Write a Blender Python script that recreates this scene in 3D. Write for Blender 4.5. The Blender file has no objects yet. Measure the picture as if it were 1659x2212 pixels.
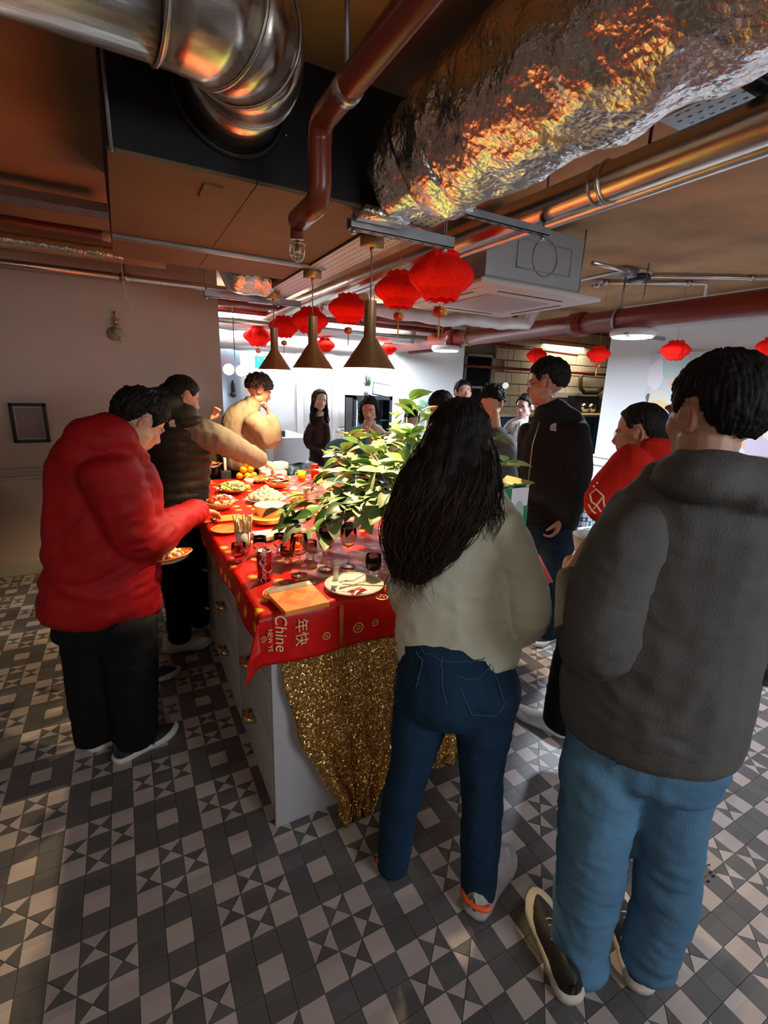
import bpy, bmesh, math, random
import numpy as np
from mathutils import Vector, Matrix, noise
S = bpy.context.scene
# ---------------- camera ----------------
cam_data = bpy.data.cameras.new('camera')
cam = bpy.data.objects.new('camera', cam_data)
S.collection.objects.link(cam)
cam_data.sensor_fit = 'HORIZONTAL'; cam_data.sensor_width = 36.0
cam_data.lens = 36.0 * 1023.04 / 1659.0
cam_data.clip_start = 0.02
cam.matrix_world = (Matrix.Translation((0, 0, 1.6241)) @ Matrix.Rotation(-0.50238, 4, 'Z')
                    @ Matrix.Rotation(math.pi / 2 - 0.2553, 4, 'X') @ Matrix.Rotation(0.03329, 4, 'Z'))
S.camera = cam
# ---------------- world, exposure ----------------
S.view_settings.view_transform = 'Standard'; S.view_settings.look = 'None'
S.view_settings.gamma = 1.0; S.view_settings.use_curve_mapping = False
S.view_settings.exposure = 0.72
W = bpy.data.worlds.new('world'); S.world = W; W.use_nodes = True
W.node_tree.nodes['Background'].inputs[0].default_value = (0.50, 0.52, 0.60, 1)
W.node_tree.nodes['Background'].inputs[1].default_value = 0.035
S.cycles.max_bounces = 14; S.cycles.diffuse_bounces = 3; S.cycles.glossy_bounces = 3
S.cycles.transmission_bounces = 14; S.cycles.transparent_max_bounces = 8
S.cycles.caustics_reflective = False; S.cycles.caustics_refractive = False
S.cycles.sample_clamp_indirect = 3.0
S.cycles.use_denoising = True
def light(name, kind, loc, power, col, size=0.1, rot=None, sy=None, spread=None, blend=None, cone=None):
    L = bpy.data.lights.new(name, kind); L.energy = power; L.color = col
    if kind == 'AREA':
        L.size = size
        if sy: L.shape = 'RECTANGLE'; L.size_y = sy
        if spread: L.spread = spread
    else: L.shadow_soft_size = size
    if kind == 'SPOT':
        L.spot_size = cone; L.spot_blend = blend or .3
    o = bpy.data.objects.new(name, L); S.collection.objects.link(o); o.location = loc
    if rot: o.rotation_euler = rot
    return o
COOL = (.80, .88, 1.0); WARM = (1.0, .72, .40)
# ceiling luminaires (those in view get fittings further down), then added unseen fill lights
light('led_light', 'AREA', (3.72, 2.66, 2.085), 42, COOL, .28)
light('led_light', 'AREA', (3.57, 5.06, 2.085), 60, COOL, .28)
light('back_room_light', 'AREA', (2.4, 5.75, 2.5), 210, (.95, .97, 1.0), 1.6, sy=.9)
light('back_room_light', 'AREA', (1.0, 5.6, 2.5), 45, (.92, .96, 1.0), .8, sy=.5)
light('far_room_light', 'AREA', (8.2, 7.2, 2.6), 30, (1.0, .86, .62), 1.2)
light('fill_light_behind', 'AREA', (-0.9, -1.2, 2.55), 5, (1.0, .90, .78), .35)  # this and the next: unseen fill added behind the camera
light('fill_light_behind', 'AREA', (1.6, -1.6, 2.55), 14, (.76, .86, 1.0), .5)
light('fill_light_tilted', 'AREA', (1.9, -2.45, 1.9), 30, (.84, .91, 1.0), 1.6, rot=(math.radians(97), 0, math.radians(8)), sy=1.0)  # this and the next: added fill, tilted to brighten backs and upright faces
light('fill_light_tilted', 'AREA', (-2.2, -1.6, 2.2), 6, (1.0, .88, .72), .8, rot=(math.radians(70), 0, math.radians(-25)))
light('fill_light_right', 'AREA', (4.4, 0.2, 2.5), 17, COOL, .4)  # unseen cool fill added on the right, no fitting built


# ---------------- materials ----------------
MATS = {}
def M(name, col, rough=.5, metal=0.0, var=0.0, vs=6.0, bump=0.0, bs=60.0, spec=.5, trans=0.0, ior=1.45,
      emit=None, es=1.0, coat=0.0, sheen=0.0, stretch=None, attr=False, sub=0.0, alpha=None, anis=None):
    if name in MATS: return MATS[name]
    m = bpy.data.materials.new(name); m.use_nodes = True
    nt = m.node_tree; N = nt.nodes; Lk = nt.links
    b = N['Principled BSDF']
    c = tuple(col) + (1,)
    b.inputs['Base Color'].default_value = c
    b.inputs['Roughness'].default_value = rough; b.inputs['Metallic'].default_value = metal
    b.inputs['Specular IOR Level'].default_value = spec; b.inputs['IOR'].default_value = ior
    b.inputs['Transmission Weight'].default_value = trans
    b.inputs['Coat Weight'].default_value = coat; b.inputs['Sheen Weight'].default_value = sheen
    b.inputs['Subsurface Weight'].default_value = sub
    if sub: b.inputs['Subsurface Radius'].default_value = (.01, .004, .002)
    if emit: b.inputs['Emission Color'].default_value = tuple(emit) + (1,); b.inputs['Emission Strength'].default_value = es
    tc = N.new('ShaderNodeTexCoord'); src = tc.outputs['Object']
    if stretch:
        mp = N.new('ShaderNodeMapping'); mp.inputs['Scale'].default_value = stretch
        Lk.new(src, mp.inputs[0]); src = mp.outputs[0]
    base = None
    if attr:
        a = N.new('ShaderNodeAttribute'); a.attribute_name = 'tint'; base = a.outputs['Color']
    if var:
        n = N.new('ShaderNodeTexNoise'); n.inputs['Scale'].default_value = vs; n.inputs['Detail'].default_value = 5
        Lk.new(src, n.inputs['Vector'])
        r = N.new('ShaderNodeMapRange'); r.inputs[1].default_value = .3; r.inputs[2].default_value = .7
        r.inputs[3].default_value = 1 - var; r.inputs[4].default_value = 1 + var
        Lk.new(n.outputs['Fac'], r.inputs[0])
        x = N.new('ShaderNodeVectorMath'); x.operation = 'SCALE'
        if base is not None: Lk.new(base, x.inputs[0])
        else: x.inputs[0].default_value = col
        Lk.new(r.outputs[0], x.inputs['Scale']); base = x.outputs[0]
    if base is not None: Lk.new(base, b.inputs['Base Color'])
    if bump:
        n = N.new('ShaderNodeTexNoise'); n.inputs['Scale'].default_value = bs; n.inputs['Detail'].default_value = 4
        Lk.new(src, n.inputs['Vector'])
        bp = N.new('ShaderNodeBump'); bp.inputs['Strength'].default_value = bump; bp.inputs['Distance'].default_value = .01
        Lk.new(n.outputs['Fac'], bp.inputs['Height']); Lk.new(bp.outputs[0], b.inputs['Normal'])
    MATS[name] = m
    return m
def tree(m): return m.node_tree.nodes, m.node_tree.links, m.node_tree.nodes['Principled BSDF']

# ---------------- objects ----------------
def empty(name, loc=(0, 0, 0), rz=0):
    o = bpy.data.objects.new(name, None); S.collection.objects.link(o)
    o.location = loc; o.rotation_euler = (0, 0, rz); o.empty_display_size = .05
    return o
def tag(o, label=None, cat=None, group=None, kind=None):
    if label: o['label'] = label
    if cat: o['category'] = cat
    if group: o['group'] = group
    if kind: o['kind'] = kind
    return o
def thing(name, label, cat, loc=(0, 0, 0), rz=0, group=None):
    return tag(empty(name, loc, rz), label, cat, group)
def place(o, parent):
    if parent is not None:
        o.parent = parent
        if not LOCAL[0]:
            o.matrix_parent_inverse = world_of(parent).inverted()
LOCAL = [False]      # True: child vertices are given in the parent's frame
def world_of(o):
    m = o.matrix_basis.copy()
    if o.parent is not None: m = world_of(o.parent) @ o.matrix_parent_inverse @ m
    return m
def mesh_obj(name, me, mats, parent=None, smooth=True, loc=None):
    o = bpy.data.objects.new(name, me); S.collection.objects.link(o)
    for m in (mats if isinstance(mats, (list, tuple)) else [mats]): me.materials.append(m)
    if smooth and len(me.polygons): me.polygons.foreach_set('use_smooth', [True] * len(me.polygons))
    place(o, parent)
    if loc is not None: o.location = loc
    return o
def copy_tree(o, parent=None):
    c = o.copy(); S.collection.objects.link(c)
    if parent is not None: c.parent = parent
    for k in list(o.children): copy_tree(k, c)
    return c

class B:
    """collects shapes into one mesh; mi is the material index of the shapes that follow"""
    def __init__(s): s.v = []; s.f = []; s.m = []; s.mi = 0
    def add(s, vs, fs):
        k = len(s.v); s.v += [tuple(p) for p in vs]
        s.f += [tuple(i + k for i in f) for f in fs]; s.m += [s.mi] * len(fs); return s
    def box(s, a, b, rot=None, bev=0):
        (x0, y0, z0), (x1, y1, z1) = a, b
        if bev:
            bm = bmesh.new(); bmesh.ops.create_cube(bm, size=1)
            for v in bm.verts: v.co = Vector(((x0 + x1) / 2 + v.co.x * (x1 - x0), (y0 + y1) / 2 + v.co.y * (y1 - y0), (z0 + z1) / 2 + v.co.z * (z1 - z0)))
            bmesh.ops.bevel(bm, geom=bm.edges[:], offset=bev, segments=2, affect='EDGES', profile=.6)
            vs = [v.co.copy() for v in bm.verts]; fs = [[v.index for v in f.verts] for f in bm.faces]; bm.free()
        else:
            vs = [(x0, y0, z0), (x1, y0, z0), (x1, y1, z0), (x0, y1, z0), (x0, y0, z1), (x1, y0, z1), (x1, y1, z1), (x0, y1, z1)]
            fs = [(0, 3, 2, 1), (4, 5, 6, 7), (0, 1, 5, 4), (1, 2, 6, 5), (2, 3, 7, 6), (3, 0, 4, 7)]
        if rot is not None:
            c = Vector(((x0 + x1) / 2, (y0 + y1) / 2, (z0 + z1) / 2)); vs = [c + rot @ (Vector(p) - c) for p in vs]
        return s.add(vs, fs)
    def prism(s, poly, z0, z1):
        n = len(poly); vs = [(p[0], p[1], z0) for p in poly] + [(p[0], p[1], z1) for p in poly]
        return s.add(vs, [tuple(range(n - 1, -1, -1)), tuple(range(n, 2 * n))] + [(i, (i + 1) % n, n + (i + 1) % n, n + i) for i in range(n)])
    def lathe(s, prof, c=(0, 0, 0), n=24, axis=None, close=True):
        """prof: (radius, height) pairs, revolved about z through c (or about axis)"""
        R = Matrix.Identity(3) if axis is None else Vector((0, 0, 1)).rotation_difference(Vector(axis).normalized()).to_matrix()
        c = Vector(c); vs = []; fs = []
        for r, h in prof:
            for i in range(n):
                a = 2 * math.pi * i / n; vs.append(c + R @ Vector((r * math.cos(a), r * math.sin(a), h)))
        for j in range(len(prof) - 1):
            for i in range(n):
                k = (i + 1) % n; fs.append((j * n + i, j * n + k, (j + 1) * n + k, (j + 1) * n + i))
        if close:
            fs.append(tuple(range(n - 1, -1, -1))); fs.append(tuple((len(prof) - 1) * n + i for i in range(n)))
        return s.add(vs, fs)
    def tube(s, pts, r, n=8, caps=True):
        pts = [Vector(p) for p in pts]; rs = r if isinstance(r, (list, tuple)) else [r] * len(pts)
        vs = []; fs = []; up = None
        for i, p in enumerate(pts):
            t = (pts[min(i + 1, len(pts) - 1)] - pts[max(i - 1, 0)])
            t = t.normalized() if t.length > 1e-9 else Vector((0, 0, 1))
            if up is None: up = t.orthogonal().normalized()
            up = up - t * up.dot(t); up = up.normalized() if up.length > 1e-6 else t.orthogonal().normalized()
            sd = t.cross(up)
            for k in range(n):
                a = 2 * math.pi * k / n; vs.append(p + (up * math.cos(a) + sd * math.sin(a)) * rs[i])
        for j in range(len(pts) - 1):
            for k in range(n):
                q = (k + 1) % n; fs.append((j * n + k, j * n + q, (j + 1) * n + q, (j + 1) * n + k))
        if caps: fs.append(tuple(range(n - 1, -1, -1))); fs.append(tuple((len(pts) - 1) * n + k for k in range(n)))
        return s.add(vs, fs)
    def ball(s, c, r, n=12, R=None):
        r = (r, r, r) if not isinstance(r, (list, tuple)) else r
        c = Vector(c); vs = []; m = n // 2
        for j in range(1, m):
            a = math.pi * j / m
            for i in range(n):
                b = 2 * math.pi * i / n; q = Vector((r[0] * math.sin(a) * math.cos(b), r[1] * math.sin(a) * math.sin(b), r[2] * math.cos(a)))
                vs.append(c + (R @ q if R is not None else q))
        top = Vector((0, 0, r[2])); 
        if R is not None: top = R @ top
        vs += [c + top, c - top]; t = len(vs) - 2; fs = []
        for j in range(m - 2):
            for i in range(n):
                k = (i + 1) % n; fs.append((j * n + i, (j + 1) * n + i, (j + 1) * n + k, j * n + k))
        for i in range(n):
            k = (i + 1) % n; fs.append((t, i, k)); fs.append((t + 1, (m - 2) * n + k, (m - 2) * n + i))
        return s.add(vs, fs)
    def mesh(s, name):
        me = bpy.data.meshes.new(name); me.from_pydata([tuple(p) for p in s.v], [], s.f)
        me.polygons.foreach_set('material_index', s.m); me.update(); return me
    def obj(s, name, mats, parent=None, smooth=True, loc=None):
        return mesh_obj(name, s.mesh(name), mats, parent, smooth, loc)
def flat(o): o.data.polygons.foreach_set('use_smooth', [False] * len(o.data.polygons)); return o
def text(name, body, size, mat, loc, rot, parent=None, ext=.0004, shear=0):
    cu = bpy.data.curves.new(name, 'FONT'); cu.body = body; cu.size = size; cu.extrude = ext; cu.shear = shear
    cu.align_x = 'CENTER'; cu.align_y = 'CENTER'; cu.materials.append(mat)
    tmp = bpy.data.objects.new(name, cu); S.collection.objects.link(tmp)
    dg = bpy.context.evaluated_depsgraph_get(); me = bpy.data.meshes.new_from_object(tmp.evaluated_get(dg), depsgraph=dg)
    bpy.data.objects.remove(tmp); bpy.data.curves.remove(cu)
    o = bpy.data.objects.new(name, me); S.collection.objects.link(o); o.location = loc
    if isinstance(rot, Matrix): o.rotation_euler = rot.to_euler()
    else: o.rotation_euler = rot
    place(o, parent); return o
def frame(fwd, up=(0, 0, 1)):
    """3x3 with columns right, forward, up"""
    f = Vector(fwd).normalized(); u = Vector(up); r = f.cross(u)
    r = r.normalized() if r.length > 1e-6 else f.orthogonal().normalized(); u = r.cross(f)
    return Matrix((r, f, u)).transposed()

# common materials
RED_PAPER = M('red_paper', (.88, .010, .005), .85, spec=.15, emit=(.9, .012, .004), es=.06, var=.14, vs=20)  # faint red glow put into the paper, no bulb inside
STEEL = M('galvanised_steel', (.58, .57, .54), .32, 1, var=.12, vs=8, bump=.08, bs=25)
GREYST = M('grey_steel', (.30, .31, .33), .45, .8, var=.15, vs=10)
WHITE_TRAY = M('white_tray', (.62, .62, .66), .45, .3)
BLACK = M('black', (.012, .012, .013), .5)
BRASS = M('brass', (.55, .36, .16), .33, 1)
LAMPB = M('lamp_bronze', (.42, .27, .13), .42, .85, bump=.05, bs=90)
REDPIPE = M('red_pipe_paint', (.17, .020, .012), .34, var=.1, vs=6)


# ================= the room =================
ZC = 2.63
conc = M('ceiling_concrete', (.44, .26, .13), .85, var=.28, vs=2.2, bump=.5, bs=6)
wall_m = M('wall_paint', (.60, .50, .42), .7, var=.03, vs=3, bump=.04, bs=180)
wall_w = M('wall_white', (.72, .74, .76), .7, bump=.03, bs=180)
grout = M('floor_grout', (.10, .085, .08), .8)
light_t = M('tile_light', (.42, .36, .335), .38, bump=.05, bs=40)
dark_t = M('tile_dark', (.105, .102, .10), .40, bump=.05, bs=40)
for m_, s_ in ((light_t, .16), (dark_t, .22)):    # each tile its own tone, with soft wear
    N, Lk, bs_ = tree(m_)
    g = N.new('ShaderNodeNewGeometry'); q = N.new('ShaderNodeVectorMath'); q.operation = 'SNAP'; q.inputs[1].default_value = (.075,) * 3
    a = N.new('ShaderNodeVectorMath'); a.operation = 'ADD'; a.inputs[1].default_value = (-.0440, -.0221, 0)
    Lk.new(g.outputs['Position'], a.inputs[0]); Lk.new(a.outputs[0], q.inputs[0])
    w = N.new('ShaderNodeTexWhiteNoise'); Lk.new(q.outputs[0], w.inputs['Vector'])
    n = N.new('ShaderNodeTexNoise'); n.inputs['Scale'].default_value = 9; n.inputs['Detail'].default_value = 6
    Lk.new(g.outputs['Position'], n.inputs['Vector'])
    ad = N.new('ShaderNodeMath'); ad.operation = 'ADD'; Lk.new(w.outputs['Value'], ad.inputs[0]); Lk.new(n.outputs['Fac'], ad.inputs[1])
    r = N.new('ShaderNodeMapRange'); r.inputs[1].default_value = .3; r.inputs[2].default_value = 1.7
    r.inputs[3].default_value = 1 - s_; r.inputs[4].default_value = 1 + s_; Lk.new(ad.outputs[0], r.inputs[0])
    x = N.new('ShaderNodeVectorMath'); x.operation = 'SCALE'; x.inputs[0].default_value = bs_.inputs['Base Color'].default_value[:3]
    Lk.new(r.outputs[0], x.inputs['Scale']); Lk.new(x.outputs[0], bs_.inputs['Base Color'])

floor = B().box((-3.2, -2.6, -.06), (10.2, 9.2, -.005)).obj('floor', grout, smooth=False); tag(floor, kind='structure')
T = .075; U0 = 1.587; V0 = 17.628; GAP = .0007
def tile_pieces(u, v):
    """the pieces of the cell (u, v) of the tiling: (material, polygon in cell units)"""
    bi, bj = u // 3, v // 3; a, b = u % 3, v % 3
    sq = ((0, 0), (1, 0), (1, 1), (0, 1))
    if (bi + bj) % 2: return [((0 if (a, b) == (1, 1) else 1), sq)]
    if (a, b) == (1, 1): return [(1, sq)]
    if a != 1 and b != 1: return [(0, sq)]
    c = (.5, .5); tr = [((0, 0), (1, 0), c), ((1, 1), (0, 1), c), ((0, 1), (0, 0), c), ((1, 0), (1, 1), c)]
    lightv = b != 1
    return [(0 if (i < 2) == lightv else 1, t) for i, t in enumerate(tr)]
def shrink(poly, g):
    cx = sum(p[0] for p in poly) / len(poly); cy = sum(p[1] for p in poly) / len(poly); o = []
    for p in poly:
        d = Vector((p[0] - cx, p[1] - cy)); d *= (1 - g * (1.4 if len(poly) == 4 else 2.3) / d.length); o.append((cx + d.x, cy + d.y))
    return o
cells = []
fx, fy = math.sin(.50238), math.cos(.50238)
for u in range(int(-2.6 / T), int(9.0 / T)):
    for v in range(int(V0 - 8.6 / T), int(V0 - .1 / T)):
        X = (u + .5 + U0) * T; Y = (V0 - v - .5) * T
        if .44 < X < 1.38 and 1.52 < Y < 3.62: continue
        if X < -2.6 + 0 and Y > 5: continue
        dd = X * fx + Y * fy; ll = X * fy - Y * fx
        if dd < .75 or abs(ll) > dd * 1.05 + .55: continue
        cells.append((X * X + Y * Y, u, v))
cells.sort()
protos = {}
rest = [B(), B()]; made = 0
for D2, u, v in cells:
    far = D2 > 49
    for mi, poly in tile_pieces(u, v):
        P = [((u + p[0] + U0) * T, (V0 - v - p[1]) * T) for p in poly]; P.reverse()
        cx = sum(p[0] for p in P) / len(P); cy = sum(p[1] for p in P) / len(P)
        dd = cx * fx + cy * fy; ll = cx * fy - cy * fx
        if made < 300 and dd > .80 and abs(ll) < dd * .98:
            L = [(round(p[0] - cx, 4), round(p[1] - cy, 4)) for p in P]; key = (mi, tuple(sorted(L)))
            if key not in protos:
                me = B().prism(shrink(L, GAP), -.007, 0).mesh('tile'); me.materials.append((light_t, dark_t)[mi]); protos[key] = me
            o = bpy.data.objects.new('tile', protos[key]); S.collection.objects.link(o); o.parent = floor
            o.location = (cx, cy, random.uniform(-.0004, .0003)); made += 1
        else:
            Q = shrink(P, GAP)
            if far: rest[mi].add([(q[0], q[1], 0) for q in Q], [tuple(range(len(Q)))])
            else:
                k = len(Q); rest[mi].add([(q[0], q[1], 0) for q in Q] + [(q[0], q[1], -.006) for q in Q],
                    [tuple(range(k))] + [(i, k + i, k + (i + 1) % k, (i + 1) % k) for i in range(k)])
allr = B(); 
for i in (0, 1): allr.mi = i; allr.add(rest[i].v, rest[i].f)
tr = allr.obj('tiles', [light_t, dark_t], floor, smooth=False); tr['kind'] = 'stuff'
# border strip of small tiles along the left counter
bd = B()
for i in range(70):
    y = 1.4 + i * .05
    bd.mi = i % 2; bd.add([(-1.02, y, .0006), (-.985, y + .0, .0006), (-1.0025, y + .048, .0006)], [(0, 1, 2)])
    bd.mi = 1 - i % 2; bd.add([(-1.0, y + .049, .0006), (-.983, y + .002, .0006), (-.966, y + .049, .0006)], [(0, 1, 2)])

def wall(name, a, b, m, parts=None):
    return tag(B().box(a, b).obj(name, m, smooth=False), kind='structure')
ceiling = wall('ceiling', (-3.2, -2.6, ZC), (5.35, 9.2, ZC + .2), conc)
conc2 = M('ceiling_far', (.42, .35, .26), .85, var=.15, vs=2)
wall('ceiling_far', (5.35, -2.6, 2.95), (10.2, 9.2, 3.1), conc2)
wall('wall_left', (-3.2, 4.724, 0), (.836, 4.86, ZC), wall_m)
wall('wall_side', (-3.3, -2.6, 0), (-3.2, 9.2, ZC), wall_m)
wall('wall_behind', (-3.2, -2.7, 0), (10.2, -2.6, 2.95), wall_m)
wall('wall_right', (5.25, -2.6, 0), (5.40, 4.03, ZC), wall_w)
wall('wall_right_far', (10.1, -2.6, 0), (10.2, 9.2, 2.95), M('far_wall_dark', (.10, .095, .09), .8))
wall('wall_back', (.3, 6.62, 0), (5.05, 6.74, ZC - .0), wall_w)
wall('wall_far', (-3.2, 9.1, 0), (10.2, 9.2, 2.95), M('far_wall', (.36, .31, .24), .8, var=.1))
# rails and skirting
trim_m = M('trim_white', (.72, .73, .74), .45)
trl = M('trim_cream', (.44, .42, .35), .5)
tag(B().box((-3.2, 4.69, .875), (.836, 4.724, .905), bev=.006).box((-3.2, 4.705, .815), (.836, 4.724, .835)).obj('trim_1', trl), kind='structure')
tag(B().box((5.205, -2.6, .87), (5.25, 4.05, .90), bev=.008).box((5.225, -2.6, .77), (5.25, 4.04, .87), bev=.004).obj('trim_2', trim_m), kind='structure')
tag(B().box((-3.2, 4.70, 0), (.836, 4.724, .11), bev=.004).obj('baseboard_left', trl), kind='structure')
tag(B().box((5.225, -2.6, 0), (5.25, 4.03, .12), bev=.004).obj('baseboard_right', trim_m), kind='structure')
tag(bd.obj('trim_3', [light_t, dark_t], smooth=False), kind='structure')

# white double door in the back wall, shining in the light
dw = M('door_white', (.80, .81, .82), .4)
for k, x0 in enumerate((2.164, 2.701)):
    dr = tag(B().box((x0, 6.585, 0), (x0 + .53, 6.62, 2.05), bev=.004).obj('door_%d' % (k + 1), dw), kind='structure')
    B().box((x0 + .10, 6.578, .2), (x0 + .43, 6.586, .9), bev=.006).box((x0 + .10, 6.578, 1.05), (x0 + .43, 6.586, 1.9), bev=.006).obj('panel', dw, dr)
    hx = x0 + (.47 if k == 0 else .06)
    B().tube([(hx, 6.585, 1.0), (hx, 6.53, 1.0), (hx + (-.1 if k == 0 else .1), 6.53, 1.0)], .009).obj('door_handle', STEEL, dr)

# ---------- far kitchen and window wall seen through the opening on the right ----------
wf = M('window_frame', (.42, .41, .38), .5); night = M('night_glass', (.015, .018, .022), .08, spec=.8)
far_m = M('far_block', (.50, .44, .34), .8, bump=.3, bs=4)
Yw = 7.4
wb = B()
win = tag(B().box((5.05, Yw + .05, .95), (6.35, Yw + .08, 2.28)).obj('window_1', night, smooth=False), kind='structure')
fb = B()
for z_ in (.93, 1.32, 1.68, 2.26): fb.box((5.05, Yw, z_), (6.38, Yw + .06, z_ + .04))
for x_ in (5.05, 5.68, 6.34): fb.box((x_, Yw, .93), (x_ + .045, Yw + .06, 2.3))
fb.obj('window_frame', wf, win, smooth=False)
# block wall right of the window, each block its own piece
bw = tag(B().box((6.38, Yw + .02, 0), (10.1, Yw + .2, 2.95)).box((5.05, Yw + .081, 0), (6.38, Yw + .2, .93)).box((5.05, Yw + .081, 2.3), (6.38, Yw + .2, 2.95)).obj('wall_blocks', M('mortar', (.30, .26, .20), .9), smooth=False), kind='structure')
blk = B().box((0, 0, 0), (.43, .03, .205), bev=.006).mesh('block'); blk.materials.append(far_m)
for r in range(13):
    for c in range(8):
        o = bpy.data.objects.new('block', blk); S.collection.objects.link(o)
        o.location = (6.40 + c * .445 + (.22 if r % 2 else 0), Yw - .012, .02 + r * .222); o.parent = bw


# ================= services under the ceiling =================
# plenum box
black_side = M('plenum_black', (.010, .010, .011), .75)
tan = M('plenum_board', (.16, .095, .045), .75, var=.12, vs=3, bump=.1, bs=30)
pl = thing('plenum_box', 'big suspended duct box, black at the front, brown board underneath', 'duct box', (.54, 2.42, 2.25))
B().box((.03, 1.751, 2.262), (1.06, 3.10, ZC)).obj('housing', black_side, pl, smooth=False)
B().box((.03, 1.751, 2.25), (.45, 3.10, 2.262)).obj('board', tan, pl, smooth=False)
B().box((.453, 1.751, 2.25), (1.06, 3.10, 2.262)).obj('board', tan, pl, smooth=False)
B().box((.30, 1.83, 2.244), (.36, 1.96, 2.25)).obj('patch', tan, pl, smooth=False)
B().box((.03, 2.63, 2.232), (1.04, 2.67, 2.25), bev=.003).obj('rail', GREYST, pl)
B().box((.035, 1.74, 2.25), (.045, 1.752, ZC)).obj('edge_strip', GREYST, pl)
rb = B()
for q in ((.30, 2.37), (.55, 2.41), (.27, 2.53), (.33, 2.6)): rb.ball((q[0], 1.748, q[1]), .005, 6)
rb.obj('rivets', STEEL, pl)

# spiral duct with elbow
sd = thing('ventilation_duct', 'round shiny metal duct bending down into the black box', 'duct', (0, 1.32, 2.46))
def ring_tube(bb, pts, r, n=36): bb.tube(pts, r, n)
steel_d = M('duct_steel', (.72, .66, .60), .27, 1, var=.1, vs=5, bump=.05, bs=12, stretch=(1, 8, 8))
a0 = (.14, 1.33, 2.45)
b = B(); b.tube([(-3.0, 1.33, 2.455), a0], .15, 40); b.obj('straight_pipe', steel_d, sd)
el = []
for i in range(9):
    t = math.pi / 2 * i / 8; el.append((.14 + .24 * math.sin(t), 1.33 + .24 * (1 - math.cos(t)), 2.45 + .03 * (i / 8) ** 2))
b = B(); b.tube(el[:4] , .152, 40); b.obj('elbow', steel_d, sd)
b = B(); b.tube(el[3:6], .150, 40); b.obj('elbow', steel_d, sd)
b = B(); b.tube(el[5:], .152, 40); b.obj('elbow', steel_d, sd)
b = B(); b.tube([el[8], (.38, 1.755, 2.48)], .146, 40); b.obj('collar', steel_d, sd)
def hoop(bb, c, ax, r, t=.006, n=40):
    c = Vector(c); ax = Vector(ax).normalized(); u = ax.orthogonal().normalized(); w = ax.cross(u)
    pts = [c + (u * math.cos(2 * math.pi * i / n) + w * math.sin(2 * math.pi * i / n)) * r for i in range(n + 1)]
    bb.tube(pts, t, 6)
for x_ in (-1.9, -1.1, -.52, -.14, -.05, .03): 
    b = B(); hoop(b, (x_, 1.33, 2.455), (1, 0, 0), .151, .0035); b.obj('seam', STEEL, sd)
for i in (0, 3, 5, 8):
    p = Vector(el[i]); q = Vector(el[min(i + 1, 8)]) - Vector(el[max(i - 1, 0)])
    b = B(); hoop(b, p, q, .153, .005); b.obj('seam', STEEL, sd)
b = B(); hoop(b, (.38, 1.745, 2.48), (0, 1, 0), .165, .01); b.obj('flange', BLACK, sd)

# big foil wrapped duct
foil = M('crumpled_foil', (.82, .79, .76), .27, 1, bump=.8, bs=26)
N, Lk, bs_ = tree(foil)
vo = N.new('ShaderNodeTexVoronoi'); vo.inputs['Scale'].default_value = 70; tc = N.new('ShaderNodeTexCoord'); Lk.new(tc.outputs['Object'], vo.inputs['Vector'])
bp2 = N.new('ShaderNodeBump'); bp2.inputs['Strength'].default_value = .35; bp2.inputs['Distance'].default_value = .006
Lk.new(vo.outputs['Distance'], bp2.inputs['Height'])
for l in list(bs_.inputs['Normal'].links): Lk.new(l.from_socket, bp2.inputs['Normal'])
Lk.new(bp2.outputs[0], bs_.inputs['Normal'])
def crumple(name, path, radii, parent, mat=foil, amp=.018, n=90, seg=14, freq=9):
    pts = [Vector(p) for p in path]; P = []; Rr = []
    for i in range(len(pts) - 1):
        for k in range(seg):
            t = k / seg; P.append(pts[i].lerp(pts[i + 1], t)); Rr.append(radii[i] * (1 - t) + radii[i + 1] * t)
    P.append(pts[-1]); Rr.append(radii[-1])
    b = B(); b.tube(P, Rr, n); vs = []
    for j, v in enumerate(b.v):
        c = P[min(j // n, len(P) - 1)]; v = Vector(v); d = (v - c)
        k = noise.noise(v * freq) + .5 * abs(noise.noise(v * freq * 2.7)) - .35 * abs(noise.noise(v * freq * 1.3 + Vector((5, 0, 0))))
        vs.append(v + d.normalized() * amp * 1.0 * k if d.length > 1e-5 else v)
    b.v = vs; return b.obj(name, mat, parent, smooth=True)
fd = thing('foil_duct', 'huge duct wrapped in crumpled silver foil, crossing above the table', 'duct', (.95, 1, 2.36))
crumple('foil_wrap', [(1.05, -.7, 2.41), (1.045, .6, 2.41), (1.04, 1.25, 2.41), (1.02, 1.48, 2.40)], [.20, .20, .20, .19], fd, seg=60, n=150, amp=.016, freq=11)
crumple('foil_end', [(1.02, 1.46, 2.40), (.98, 1.60, 2.37), (.90, 1.72, 2.30)], [.195, .16, .10], fd, seg=10, n=60, amp=.03)
b = B(); b.box((.80, 1.66, 2.205), (.98, 1.74, 2.235)); b.obj('foil_tab', foil, fd)

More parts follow.
